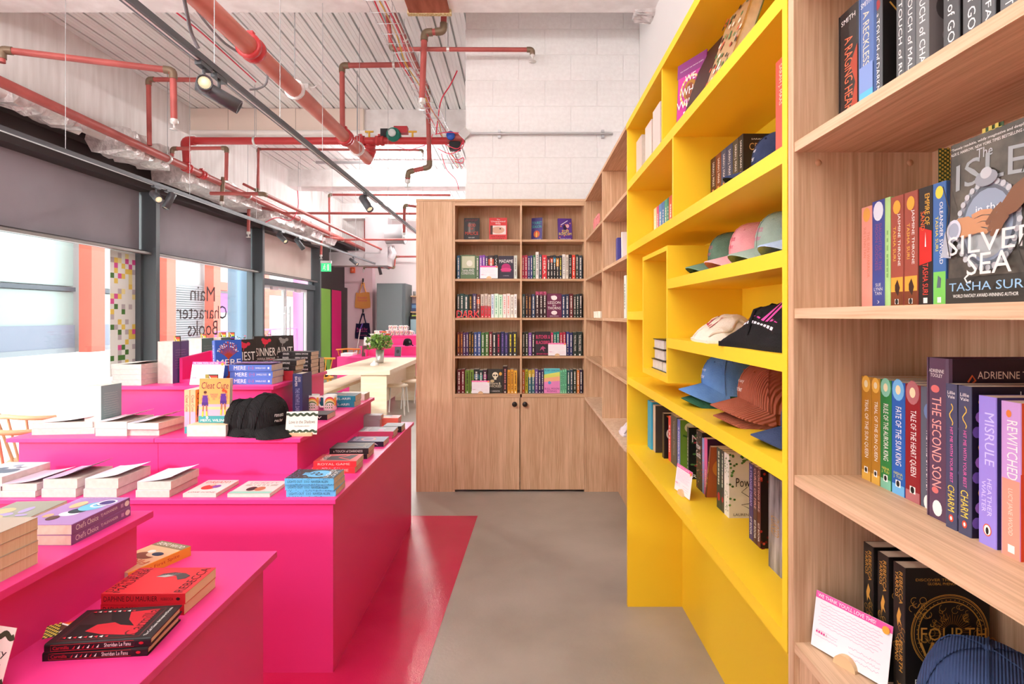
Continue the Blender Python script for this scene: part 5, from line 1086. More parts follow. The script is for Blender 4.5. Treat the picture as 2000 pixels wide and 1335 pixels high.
for k in range(2):
    b = Book('red paperback REBECCA by DAPHNE DU MAURIER, %s of two' % ['lower', 'upper'][k], .146, .211, .0275, '#d8323a', spine='#c8202c', page=noise_mat('warm_pages', '#e4d0a6', '#eedcb8', (1, 1, 30), 6, .8) if k == 0 else WPG, group=TG, M=M_flat(-.852 + .003 * k, 1.412, T1 + .0278 * k, .6 * k))
    if k == 0: WPG = b.e.children[1].data.materials[0]
    b.st('DAPHNE DU MAURIER', .03, .67, '#3a1216', .28, .75).st('REBECCA', .71, .86, '#5a181e', .36, .62); b.S.ell(b.h * .915, b.t * .5, .005, .004, '#2a0c10')
    if k:
        BK = '#3a1216'
        b.ft('DAPHNE DU', .06, .90, .93, .985, BK).ft('MAURIER', .04, .80, .96, .89, BK).ft('REBECCA', .04, .05, .97, .16, BK)
        b.fp([(.62, .62), (.70, .5), (.66, .38), (.5, .3), (.55, .22), (.66, .2), (.76, .3), (.8, .45), (.74, .58)], '#4a4646'); b.fp([(.62, .62), (.70, .5), (.66, .4), (.6, .5)], '#b8b0ac')
        for q in range(8): b.fl([(.62 + .012 * q, .6 - .03 * q), (.70 + .008 * q, .56 - .03 * q)], .0006, '#d0c8c4')
    b.done()
for k in range(2):
    b = Book('black hardback CARMILLA by SHERIDAN LE FANU, %s of two' % ['lower', 'upper'][k], .145, .218, .0185, '#221c1d', spine='#1a1516', hard=True, page=WPG, group=TG, M=M_flat(-.831 + .004 * k, 1.243 + .004 * k, T1 + .0188 * k, 5.5 + 1.2 * k))
    RD = '#c41e2e'
    b.S.line([(.06 * b.h, .15 * b.t), (.84 * b.h, .15 * b.t), (.84 * b.h, .85 * b.t), (.06 * b.h, .85 * b.t), (.06 * b.h, .15 * b.t)], .0008, RD)
    b.st('Carmilla', .08, .23, RD, .3, .7).st('Sheridan Le Fanu', .56, .81, WH, .28, .75); b.S.ell(.91 * b.h, .5 * b.t, .005, .003, RD)
    for q in range(6): b.S.poly([(b.h * (.26 + .045 * q), b.t * .3), (b.h * (.28 + .045 * q), b.t * .3), (b.h * (.29 + .045 * q), b.t * .7)], WH if q % 2 else RD)
    if k:
        b.F.line([(.08 * b.w, .14 * b.h), (.92 * b.w, .14 * b.h), (.92 * b.w, .92 * b.h), (.08 * b.w, .92 * b.h), (.08 * b.w, .14 * b.h)], .0012, '#8a2a30')
        b.fp([(.12, .2), (.9, .2), (.85, .5), (.7, .62), (.55, .5), (.5, .7), (.3, .75), (.2, .55)], RD).fp([(.12, .88), (.2, .55), (.32, .76), (.5, .72), (.52, .88)], '#120d0e').fp([(.4, .3), (.6, .42), (.9, .5), (.9, .7), (.6, .6), (.45, .45)], '#120d0e')
        b.ft('Carmilla', .12, .18, .88, .32, '#5a1018').ft('The Cult Classic that inspired Dracula', .08, .06, .92, .10, WH)
        for q in range(9): b.fp([(.10 + .0 * q, .45 + .05 * q), (.16, .46 + .05 * q), (.13, .49 + .05 * q)], WH if q % 2 else RD).fp([(.86, .45 + .05 * q), (.91, .46 + .05 * q), (.88, .49 + .05 * q)], WH if q % 2 else RD)
    b.done()
pixel_flag('checked bookmark with a flag poking out behind the CARMILLA hardbacks', -1.083, 1.262, T1 + .026, .085, .045, 80, 28)
# ---------------------------------------------------------------- books on the far oak bookcase
def colour_word(c):
    import colorsys
    r, g, b = (int(c[i:i + 2], 16) / 255 for i in (1, 3, 5)); h, s, v = colorsys.rgb_to_hsv(r, g, b); h *= 360
    if s < .16: return 'white' if v > .8 else 'grey' if v > .35 else 'black'
    if v < .2: return 'black'
    n = 'red' if h < 14 or h > 345 else 'orange' if h < 35 else 'yellow' if h < 62 else 'green' if h < 165 else 'teal' if h < 195 else 'blue' if h < 250 else 'purple' if h < 300 else 'pink'
    if n == 'orange' and v < .6: n = 'brown'
    return ('dark ' if v < .42 else 'pale ' if s < .3 and v > .75 else '') + n
YS = 4.79; SF = F / YS
ROWN = ['top', 'second', 'third', 'fourth', 'lowest']; RZ = LV + [0.832]
def X4(zx): return (800 + zx * .225 - CX) / SF
def far_row(row, bay, items):
    z = RZ[row]; n = 0; g = 'spines on the %s shelf of the %s bay' % (ROWN[row], bay)
    for it in items:
        n += 1; a, c, col = it[:3]; opt = it[3] if len(it) > 3 else {}
        x0, x1 = X4(a), X4(c); h = opt.get('h', .198 + .004 * ((n * 7) % 3))
        if opt.get('face'):
            w = x1 - x0; b = Book(opt['face'], w, h, .028, col, group='face-out books on the oak bookcase', M=M_right(x0, YS + .03 + opt.get('dy', 0), z, opt.get('tilt', 3), opt.get('turn', 0))); opt['art'](b); b.done(); continue
        b = Book('%s spine, %s book from the left, %s shelf, %s bay of the oak bookcase' % (colour_word(col), ORD[n - 1], ROWN[row], bay), .13, h, x1 - x0 - .0006, col, page=PAGE, group=g, M=M_front(x0, YS + .002 * (n % 3), z), small=True)
        tc = opt.get('tc', '#e9e2d8' if sum(int(col[i:i + 2], 16) for i in (1, 3, 5)) < 420 else '#8a7a78')
        for z0, z1, bc in opt.get('bands', ()): b.sband(z0, z1, bc)
        if opt.get('t'): b.st(opt['t'], .12, .8, tc, .28, .72)
        else: b.smarks(tc, .1, .62, .34, .66, seed=n + row * 31); b.smarks(tc, .68, .85, .36, .64, seed=n)
        b.sdot(.05, '#f2efe8', .16); b.done()
def a_gom(b): b.fr(.25, .35, .7, .8, '#5a5854').fr(.3, .35, .42, .8, '#8a8884').ft('GOD', .25, .62, .75, .75, '#e0503c').ft('OF', .4, .48, .6, .57, '#e0503c').ft('MALICE', .08, .26, .92, .4, '#e0503c').ft('RINA KENT', .3, .12, .7, .16, WH); [b.fl([(.1 + .1 * k, .85 + .03 * (k % 2)), (.15 + .1 * k, .95)], .002, '#c43a3a') for k in range(8)]
def a_unw(b): b.ft('The', .42, .89, .6, .95, WH).ft('Unwanted', .1, .81, .9, .88, WH).ft('Wife', .34, .70, .64, .79, WH).fr(.06, .27, .94, .66, '#efe2dc').fe(.5, .46, .36, .2, '#d8a890').fe(.62, .52, .05, .04, '#3a2a28').fr(.06, .27, .2, .66, '#5a3a34').ft('NATASHA', .1, .14, .9, .22, '#8a1a1e').ft('ANDERS', .16, .03, .84, .11, '#8a1a1e')
def a_tou(b): b.ft('TOURIST', .06, .72, .94, .84, '#4fc4b8').ft('SEASON', .08, .56, .92, .68, '#4fc4b8').fe(.5, .3, .28, .3, '#e0603c').fe(.5, .28, .16, .22, '#f4b45a').fl([(.38, .15), (.38, .42)], .004, '#7a2a1e').fl([(.6, .15), (.6, .42)], .004, '#7a2a1e').ft('BRYNNE WEAVER', .1, .04, .9, .09, WH)
def a_zom(b): b.fl([(.2, .7), (.7, .9)], .006, '#e8e0e8').fe(.5, .6, .14, .2, '#2a1a3a').fe(.68, .66, .12, .14, '#e8b0b8').ft('ZOM', .25, .36, .75, .48, '#f0e03c').ft('ROMCOM', .05, .24, .95, .36, '#f0e03c').ft('OLIVIA DADE', .1, .04, .9, .1, WH); [b.fe(.1 + .11 * k, .15 + .7 * ((k * 37) % 10) / 10, .05, .05, '#e88a5a', 7) for k in range(8)]
far_row(0, 'left', [(462, 600, '#2b2727', {'face': 'black face-out paperback GOD OF MALICE on the top shelf', 'art': a_gom, 'tilt': 8, 'dy': .08, 'h': .205}), (685, 843, '#d83a3a', {'face': 'red face-out paperback THE UNWANTED WIFE on the top shelf', 'art': a_unw, 'tilt': 8, 'dy': .08, 'h': .208})])
far_row(0, 'right', [(1068, 1172, '#4a3a80', {'face': 'violet face-out paperback TOURIST SEASON with cream page edges', 'art': a_tou, 'tilt': 3, 'dy': .10, 'turn': -24, 'h': .205}), (1296, 1420, '#5a348a', {'face': 'purple face-out paperback ZOM ROMCOM with yellow title', 'art': a_zom, 'tilt': 11, 'dy': .08, 'turn': 6, 'h': .205})])
def a_terms(b): b.fr(.1, .45, .95, .95, '#c4c8a8').fe(.6, .65, .2, .2, '#e8e8d8').ft('Terms AND', .1, .30, .9, .42, WH).ft('CONDITIONS', .08, .18, .92, .28, WH)
def a_mad(b): b.ft('MADAME', .06, .70, .95, .84, WH).fe(.5, .5, .3, .25, '#b02a6a').fe(.5, .4, .36, .12, '#d0407e').fr(.2, .3, .8, .34, '#c4346a').ft('A NOVEL', .3, .12, .7, .15, '#c9b8c4')
far_row(1, 'left', [(410, 438, '#2f5a78'), (440, 572, '#56704a', {'face': 'green face-out paperback TERMS AND CONDITIONS', 'art': a_terms, 'dy': 0}), (574, 604, '#4f6a48'), (606, 630, '#8a4ab0'), (632, 655, '#8a4ab0'), (657, 680, '#4a3a60'), (682, 733, '#3a2a2c', {'bands': [(.6, .85, '#c4523a')]}), (735, 765, '#232326', {'t': 'WILD'}), (770, 904, '#2c2236', {'face': 'dark face-out paperback MADAME with a pink stage curtain', 'art': a_mad, 'dy': 0}), (906, 934, '#c9cfc4')])
r2 = [(975, 998, '#c43050'), (999, 1023, '#b82848'), (1025, 1047, '#3a3a70'), (1048, 1068, '#3f3f78'), (1070, 1094, '#2f6a44'), (1095, 1122, '#e0ddd8', {'h': .232}), (1124, 1147, '#4a5a60', {'h': .21}), (1150, 1192, '#d0303a', {'t': 'HERA'}), (1193, 1220, '#3a2c2e', {'bands': [(.7, .9, '#7a3a4a')]}), (1221, 1246, '#2c2626', {'bands': [(.7, .9, '#d0502e')]}), (1248, 1270, '#2a2a2c', {'bands': [(.7, .9, '#3a9ab8')]}), (1272, 1297, '#2c2624', {'bands': [(.55, .9, '#d9942e')]}), (1298, 1325, '#2c2e3a', {'tc': '#e8d84a'}), (1327, 1353, '#e4e0da', {'h': .212}), (1355, 1380, '#d8d0c0', {'h': .206}), (1382, 1408, '#2a2626', {'t': 'THE FIX', 'h': .21}), (1410, 1440, '#d8402e'), (1442, 1467, '#3a3e38', {'h': .21}), (1469, 1500, '#3a4450')]
far_row(1, 'right', r2)
rb_ = {'bands': [(.0, .5, '#d0283a')]}
far_row(2, 'left', [(412, 436, '#3a4440'), (438, 470, '#2f4a44'), (472, 512, '#2f4a44'), (514, 545, '#2e2620', {'tc': '#d9a23c'}), (546, 580, '#4a3a58'), (582, 613, '#6a3428', {'bands': [(.6, .8, '#d9602e')]}), (617, 647, '#d9c8b8', rb_), (650, 677, '#d9c8b8', rb_), (680, 705, '#d9c8b8', rb_), (708, 733, '#dfe6ee', {'tc': '#7a9ac4'}), (735, 770, '#d4ecd8', {'tc': '#6ab08a'}), (772, 808, '#cdeacf', {'tc': '#6ab08a'}), (810, 840, '#f4e2dc', {'tc': '#e08a8a'}), (842, 873, '#f4dcd6', {'tc': '#e07a6a'}), (875, 905, '#efe6da'), (907, 932, '#ece8e4')])
def a_les(b): b.fe(.5, .82, .2, .16, '#efe4e4').fe(.38, .86, .1, .08, '#efe4e4').ft('LESSON', .08, .57, .92, .68, WH).ft('in', .4, .48, .6, .55, WH).ft('THORNS', .06, .34, .94, .45, WH).fe(.5, .2, .2, .14, '#efe4e4').ft('SIERRA SIMONE', .2, .04, .8, .08, '#d8c4d0')
pk = {'h': .224, 'bands': [(.86, 1, '#b04a6a')]}
far_row(2, 'right', [(978, 1002, '#3f5a58'), (1005, 1030, '#3a2424', {'tc': '#d9a060'}), (1032, 1057, '#442626', {'tc': '#d9a060'}), (1060, 1090, '#33405e'), (1093, 1125, '#3a2226', pk), (1127, 1157, '#3a2226', pk), (1159, 1189, '#3a2226', pk), (1191, 1320, '#6a2448', {'face': 'plum face-out paperback LESSON IN THORNS with white roses', 'art': a_les}), (1322, 1352, '#2a3a60'), (1353, 1385, '#2c3248'), (1387, 1420, '#6a2a2e'), (1422, 1447, '#3a3630'), (1449, 1470, '#2a3a36'), (1472, 1500, '#2a2426')])
far_row(3, 'left', [(412, 438, '#6a2a1c', {'tc': '#e0903c'}), (440, 463, '#6a3020', {'tc': '#e0903c'}), (464, 488, '#4a2a58'), (490, 510, '#4a2a60'), (512, 535, '#3a2a20', {'tc': '#d99a3c'}), (537, 557, '#3a2c1e', {'tc': '#d99a3c'}), (558, 587, '#3a4a80'), (589, 618, '#3f5490'), (620, 652, '#3f6a34'), (655, 687, '#4a7238'), (690, 717, '#7a2430'), (718, 752, '#2a2a2e'), (754, 790, '#33202a', {'tc': '#d0405a'}), (792, 822, '#33305a', {'tc': '#8a6ab0'}), (824, 855, '#33305a', {'tc': '#8a6ab0'}), (858, 893, '#3a3636', {'tc': '#ead83c'}), (895, 932, '#353232', {'tc': '#ead83c'})])
def a_but(b): b.ft('BUTCHER &', .06, .70, .95, .86, '#e8407a').ft('BLACKBIRD', .06, .48, .95, .62, '#e8407a').fp([(.5, .4), (.7, .3), (.55, .28), (.6, .15), (.45, .28), (.3, .2), (.38, .33)], '#b04a78').ft('BRYNNE WEAVER', .1, .04, .9, .1, '#e8407a')
far_row(3, 'right', [(978, 1002, '#2e3428'), (1004, 1030, '#2a3424'), (1032, 1060, '#7a4a9a'), (1062, 1087, '#2a2028'), (1089, 1225, '#2a2028', {'face': 'black face-out paperback with BLACKBIRD in pink lettering', 'art': a_but}), (1227, 1247, '#c42a60'), (1249, 1275, '#1f7a68'), (1277, 1300, '#1f7a68'), (1302, 1330, '#b02a40'), (1332, 1355, '#b8304a'), (1360, 1387, '#3a3f80'), (1389, 1415, '#34366a'), (1418, 1455, '#2f3a34', {'t': 'THE FINAL STRIFE'}), (1457, 1500, '#2c3631', {'t': 'THE FINAL STRIFE'})])
def a_wic(b): b.fe(.5, .75, .2, .2, '#e8ddc0').fr(.42, .56, .58, .66, '#e8ddc0').fe(.42, .74, .06, .06, '#2a2622').fe(.58, .74, .06, .06, '#2a2622').fe(.85, .8, .1, .12, '#d9a04a').fe(.3, .5, .14, .1, '#c9b48a').ft('Bizarre &', .15, .36, .85, .46, '#e8ddc0').ft('WICKED', .1, .24, .9, .34, '#e8ddc0').ft('S. CARRINGTON', .2, .06, .8, .11, WH)
far_row(4, 'left', [(413, 445, '#6a1c22'), (447, 478, '#701e24'), (482, 520, '#6a8a34', {'tc': '#2a3a1a'}), (522, 557, '#74943a', {'tc': '#2a3a1a'}), (558, 602, '#262a2c', {'bands': [(.6, .8, '#5a7a8a')]}), (604, 635, '#2a3a38', {'bands': [(.6, .8, '#3a8a7a')]}), (637, 672, '#3a2434', {'bands': [(.6, .8, '#8a3a6a')]}), (678, 808, '#33302a', {'face': 'dark face-out paperback with a skull and flowers on the lowest shelf', 'art': a_wic}), (810, 848, '#3a2424', {'h': .232, 'tc': '#c47a7a'}), (850, 875, '#e09a30', {'tc': '#6a3a1a'}), (877, 903, '#e0a038', {'tc': '#6a3a1a'}), (905, 934, '#e0a83c', {'tc': '#6a3a1a'})])
def a_blu(b): b.fr(0, .66, 1, 1, '#5fc4c8').fp([(0, .5), (1, .66), (1, .86), (0, .75)], '#d8dc6a').fr(0, 0, 1, .5, '#e58ac4').fp([(0, .45), (1, .5), (1, .68), (0, .6)], '#f0b48a').ft('RUBY DIXON', .06, .88, .94, .95, '#3a4a8a').fe(.35, .42, .1, .1, '#5aa0d8').ft('BULL MOON', .05, .14, .95, .22, '#7a2a6a').ft('RISING', .2, .04, .8, .12, '#7a2a6a')
yt = {'bands': [(.7, 1, '#d9b83c')], 'tc': '#f0e8d0'}
far_row(4, 'right', [(978, 1000, '#d9702a'), (1003, 1028, '#b8b02a', {'tc': '#4a4a1a'}), (1030, 1058, '#3a6a7a', yt), (1060, 1086, '#3a6a7a', yt), (1088, 1115, '#6a4a8a'), (1117, 1142, '#3a2a58'), (1144, 1164, '#3a2a58'), (1167, 1305, '#e58ac4', {'face': 'pastel rainbow face-out paperback MOON RISING on the lowest shelf', 'art': a_blu, 'h': .212}), (1308, 1325, '#7ad0a0', {'tc': '#2a5a4a'}), (1327, 1344, '#7ad0a0', {'tc': '#2a5a4a'}), (1346, 1364, '#7ad0a0', {'tc': '#2a5a4a'}), (1367, 1392, '#2f5a58'), (1394, 1418, '#3a4a58'), (1420, 1450, '#2e3a2c'), (1452, 1475, '#d9803a'), (1477, 1502, '#2a2038')])
e = empty('shelf_sign', 'coral red standing letters spelling DARK on the third oak shelf', 'sign', None, (X4(411), 4.762, LV[2])); letters3d('DARK', e, .062, X4(613) - X4(411), .008, '#f0464a', (1, 0, 0), (0, -1, 0))
for lb, a, c, row, sd in (('plain review card beside the MADAME paperback on the second oak shelf', 611, 765, 1, 41), ('review card before the red spines on the fourth oak shelf', 1204, 1360, 3, 42), ('review card before the green spines on the lowest oak shelf', 538, 693, 4, 43)):
    review_card(lb, (X4(a) * .993, 4.765), (X4(c) * .993, 4.765), RZ[row], .108, .01, seed=sd, header=(row != 1), rows=6)
# ---------------------------------------------------------------- what stands in and beyond the windows
XG = -4.828
e = empty('window_lettering', 'dark lettering MAIN CHARACTER BOOKS on the window glass, seen from behind', 'lettering', None, (XG, 8.5, 1.2))
for t, xa, xb, z0, z1 in (('Main', 372, 420, 1.725, 1.955), ('Character', 345, 443, 1.455, 1.665), ('Books', 367, 425, 1.20, 1.43)):
    ya, yb = F * 4.828 / (CX - xa), F * 4.828 / (CX - xb)
    pr = Print((-.002, yb - 8.5, z0 - 1.2), (0, -1, 0), (0, 0, 1), (-1, 0, 0)); pr.text(t, 0, 0, yb - ya, z1 - z0, '#4a3a3c'); pr.build('word', e)
e = empty('window_sticker', 'white film with scattered coloured pixel squares along the window post', 'sticker', None, (XG, 6.56, .78))
MB().box(.0, .0006, 0, .44, 0, 1.5).build('film', mat('#f2f1ec', .6), e)
R = random.Random(12); mb = MB(); cols = ['#4a7a34', '#e0559c', '#f0d060', '#c4b8bc', '#f2e4a0']; c = .0615
for i in range(7):
    for j in range(24):
        if R.random() < .42 - .03 * i + (.10 if j > 14 else 0):
            k = R.choice([0, 1, 2, 3, 3, 4]); mb.add([(.0012, i * c + .004, j * c), (.0012, i * c + c + .004, j * c), (.0012, i * c + c + .004, j * c + c), (.0012, i * c + .004, j * c + c)], [(0, 1, 2, 3)], k)
tag(mb.build('pixel_squares', [mat(q, .6) for q in cols], e), kind='stuff')
# entrance doors in the third bay
def door(n, y0, y1, label):
    d = MB().box(-4.80, -4.75, y0, y0 + .06, 0.02, 2.08).box(-4.80, -4.75, y1 - .06, y1, .02, 2.08).box(-4.80, -4.75, y0 + .06, y1 - .06, .02, .14).box(-4.80, -4.75, y0 + .06, y1 - .06, 2.02, 2.08).build('door_%d' % n, mat('#cfcfd0', .4)); struct(d, label)
    MB().box(-4.78, -4.772, y0 + .06, y1 - .06, .14, 2.02).build('pane', GL, d)
    yy = y1 - .10 if n == 1 else y0 + .10
    hb = MB().tube([(-4.70, yy, .6), (-4.70, yy, 1.7)], .016, 10).tube([(-4.75, yy, .75), (-4.70, yy, .75)], .010, 8).tube([(-4.75, yy, 1.55), (-4.70, yy, 1.55)], .010, 8).build('pull_bar', mat('#d8d8da', .25, .8), d)
    MB().box(-4.75, -4.70, (y0 + y1) / 2 - .12, (y0 + y1) / 2 + .12, 2.0, 2.06).build('door_closer', mat('#b9a8ac', .4), d)
door(1, 10.15, 11.25, 'glazed entrance door leaf beside the lettered window'); door(2, 11.27, 12.40, 'glazed entrance door leaf nearest the green panel')
o = MB().box(-4.84, -4.70, 10.03, 12.78, 2.09, 2.20).box(-4.84, -4.74, 10.03, 10.14, 0, 2.09).box(-4.84, -4.74, 12.41, 12.78, 0, 2.09).build('trim_8', FRAME); struct(o, 'grey frame of the entrance doors')
# solid end bay: green and magenta panels
def panel(name, y0, y1, c, lb):
    o = MB().box(-4.80, -4.70, y0, y1, 0, 2.16).build(name, mat(c, .5)); tag(o, lb, 'panel')
panel('wall_panel', 12.87, 13.80, '#7fb04a', 'grass green tall panel beside the entrance doors'); panel('wall_panel', 13.86, 14.62, '#d0106a', 'magenta tall panel beside the green panel')
o = MB().box(-4.9, -4.72, 12.86, YFAR, 2.17, 2.27).box(-4.9, -4.80, 12.86, YFAR, 2.27, 3.3).box(-4.9, -4.72, 14.63, YFAR, 0, 2.17).box(-4.9, -4.69, 13.80, 13.86, 0, 2.17).build('trim_9', DARK); struct(o, 'dark frame around the coloured panels')
o = MB().box(-4.80, -4.04, 15.20, YFAR, 0, 2.95).build('wall_pier', mat('#f0cfd6', .8)); struct(o, 'pale pink pier where the tote bags hang')
# exterior
PAVE = mat('#efedea', .9, 0, .1)
o = MB().box(-60, -4.95, -30, 70, -.15, -.05).build('ground', PAVE); struct(o, 'bright pavement outside the shop')
XO = -11.0
bl = empty('building', 'pale office building with salmon columns across the street', 'building', None, (XO, 15, 0))
def bp(name, m, *boxes): return part(name, m, bl, *boxes)
GLS = mat('#93a8a4', .25, 0, .5); SAL = mat('#dc6250', .6)
bp('plinth', PAVE, (XO - .4, XO + .35, 2, 40, -.05, .60))
bp('wall', mat('#b9c4c4', .6), (XO - .6, XO - .3, 2, 40, .6, 9))
for i, y in enumerate((6.6, 10.3, 14.02, 17.0, 19.6, 23.5)): bp('column', SAL, (XO - .1, XO + .22, y, y + .45, .60, 9))
for y0, y1 in ((2, 6.6), (7.05, 10.3), (10.75, 14.02), (14.47, 17.0)):
    w = bp('window', GLS, (XO - .28, XO - .24, y0, y1, .75, 2.10)); bp('window', GLS, (XO - .28, XO - .24, y0, y1, 2.25, 3.6)); bp('window_rail', mat('#4a545c', .5), (XO - .28, XO - .18, y0, y1, 2.12, 2.22)); bp('window_rail', mat('#8a949a', .5), (XO - .28, XO - .18, y0, y1, .60, .72)); bp('lower_panel', mat('#7a8494', .5), (XO - .24, XO - .20, y0, y1, .72, 1.28))
for k in range(26): bp('slat', mat('#8a8c90', .6), (XO - .2, XO - .16, 17.5, 19.6, .65 + .075 * k, .65 + .075 * k + .045))
bp('cross_beam', SAL, (XO - .1, XO + .15, 20.05, 30, 2.45, 2.75)); bp('poster', mat('#8a5aa8', .6), (XO - .05, XO + .02, 20.4, 22.9, 1.65, 2.35))
pr = Print((.03, 5.6 + 1.7, 1.7), (0, 1, 0), (0, 0, 1), (1, 0, 0))
o = MB().lathe([(.36, 0), (.36, 6)], (0, 0, 0), 28).build('street_column', mat('#7a90a4', .35, .3), None, (-7.5, 15.05, -.05)); tag(o, 'round blue-grey column standing outside the lettered window', 'column')
o = MB().lathe([(.42, 0), (.42, 6)], (0, 0, 0), 28).build('street_column', mat('#d88ab4', .4, 0), None, (-8.2, 21.2, -.05)); tag(o, 'round pink column standing outside the entrance doors', 'column')
e = empty('railing', 'pink railing across the pavement outside', 'railing', None, (-8.2, 16.5, -.05)); PR = mat('#f06aa8', .5)
MB().tube([(0, -1.5, 1.12), (0, 4.0, 1.12)], .03, 8).build('top_rail', PR, e); MB().tube([(0, -1.5, .2), (0, 4.0, .2)], .03, 8).build('bottom_rail', PR, e)
for k in range(6): MB().tube([(0, -1.5 + 1.1 * k, 0), (0, -1.5 + 1.1 * k, 1.12)], .025, 8).build('post', PR, e)
for k in range(5): MB().tube([(0, -1.5 + 1.1 * k, .2), (0, -.4 + 1.1 * k, 1.12)], .018, 6).build('brace', PR, e)
b2 = empty('building', 'white shop front further along the street', 'building', None, (-12.5, 30, 0))
part('wall', mat('#f0eeec', .8), b2, (-14.5, -12.5, 24, 48, 0, 8)); part('shop_window', mat('#8a969a', .3), b2, (-12.5, -12.44, 26, 29, .6, 2.6)); part('shop_window', mat('#9aa4a8', .3), b2, (-12.5, -12.44, 31, 35, .6, 2.6)); part('fascia', SAL, b2, (-12.5, -12.35, 24, 40, 2.8, 3.3)); part('door_panel', mat('#c43a34', .5), b2, (-12.5, -12.42, 29.4, 30.6, 0, 2.4))
for k in range(3):
    o = MB().lathe([(0, -.04), (.34, -.04), (.34, .04), (0, .04)], (0, 0, 0), 24, 0, (0, 1, 0)).build('round_sign', mat('#f6f4f4', .5), None, (-7.85, 20.9 + .01 * k, 2.45 - .62 * k)); tag(o, 'round white sign outside the doors, %s on the pink column' % ['topmost', 'middle one', 'lowest'][k], 'sign', 'round signs on the pink column')
e = empty('planter', 'planter of flowers on the pavement outside the doors', 'planter', None, (-6.2, 13.2, -.05)); MB().box(-.3, .3, -1.2, 1.2, 0, .75).build('box', mat('#e8e4e4', .7), e)
mb = MB(); R = random.Random(3)
for k in range(260):
    x, y, z = R.uniform(-.3, .3), R.uniform(-1.2, 1.2), .75 + R.random() * .35; a = R.uniform(0, 6.28); s = R.uniform(.02, .05)
    mb.add([(x, y, z), (x + s * math.cos(a), y + s * math.sin(a), z + s * .5), (x - s * math.sin(a), y + s * math.cos(a), z + s)], [(0, 1, 2)], R.choice([0, 0, 0, 1, 2]))
tag(mb.build('blooms', [mat('#4a5a44', .7), mat('#e8dfe2', .7), mat('#b8465a', .7)], e), kind='stuff')
# window seats: chairs by the glass
def chair(label, x, y, turn, c, back=True):
    e = empty('spindle_chair', label, 'chair', 'wooden chairs by the windows', M=Matrix.Translation((x, y, 0)) @ Matrix.Rotation(math.radians(turn), 4, 'Z')); m = noise_mat('chair_wood', c, c, (6, 6, 1), 4, .5, 0)
    MB().lathe([(0, .43), (.20, .43), (.215, .445), (.20, .462), (0, .462)], (0, 0, 0), 24).build('seat', m, e)
    for sx in (-1, 1):
        for sy in (-1, 1): MB().tube([(sx * .13, sy * .13, .44), (sx * .20, sy * .20, 0)], [.017, .012], 8).build('leg', m, e)
    pts = [(.26 * math.sin(a), .06 + .19 * math.cos(a), .80 - .02 * abs(math.sin(a))) for a in [(-1.25 + 2.5 * i / 14) for i in range(15)]]
    MB().tube(pts, .017, 8).build('back_rail', m, e)
    for i in range(5):
        a = -1.0 + .5 * i; MB().tube([(.17 * math.sin(a), .02 + .15 * math.cos(a), .45), (.26 * math.sin(a), .06 + .19 * math.cos(a), .79)], .009, 6).build('spindle', m, e)
chair('pale wooden chair by the window with its curved back rail seen over the table', -3.50, 4.1, 170, '#d8b088'); chair('second wooden chair by the window, nearer the viewer', -3.22, 3.62, 165, '#d8aa80'); chair('honey yellow chair at the left picture edge', -3.25, 3.05, 120, '#e6a84a')
e = empty('cafe_table', 'round white cafe table between the chairs by the window', 'table', None, (-3.95, 3.65, 0)); MB().lathe([(0, .71), (.34, .71), (.35, .72), (.35, .735), (0, .735)], (0, 0, 0), 32).build('table_top', mat('#f2efec', .4), e); MB().lathe([(.02, .02), (.02, .71)], (0, 0, 0), 12).build('pedestal', STEEL, e); MB().lathe([(.22, 0), (.22, .012), (.03, .025)], (0, 0, 0), 24).build('foot_plate', STEEL, e)
# exit sign
e = empty('exit_sign', 'green hanging emergency exit sign with a running figure', 'sign', None, P(637, 512, 11.6)); GE = mat('#2fb46a', .4, 0, .4, .8)
MB().box(-.10, .10, -.015, .015, -.19, -.02).build('face', GE, e); MB().box(-.11, .11, -.025, .025, -.02, .03).build('housing', mat('#d8d8d8', .4), e)
pr = Print((-.10, -.0155, -.19), (1, 0, 0), (0, 0, 1), (0, -1, 0)); pr.ell(.075, .135, .014, .014, '#f0fff4'); pr.line([(.07, .12), (.06, .08), (.04, .04)], .016, '#f0fff4'); pr.line([(.06, .08), (.085, .05), (.08, .02)], .014, '#f0fff4'); pr.line([(.045, .10), (.075, .105), (.10, .085)], .012, '#f0fff4'); pr.rect(.125, .02, .165, .15, '#f0fff4'); pr.build('symbol', e)
for sg in (-1, 1): MB().tube([(sg * .09, 0, .03), (sg * .09, 0, ZC - e.location.z)], .003, 5).build('hanger', STEEL, e)
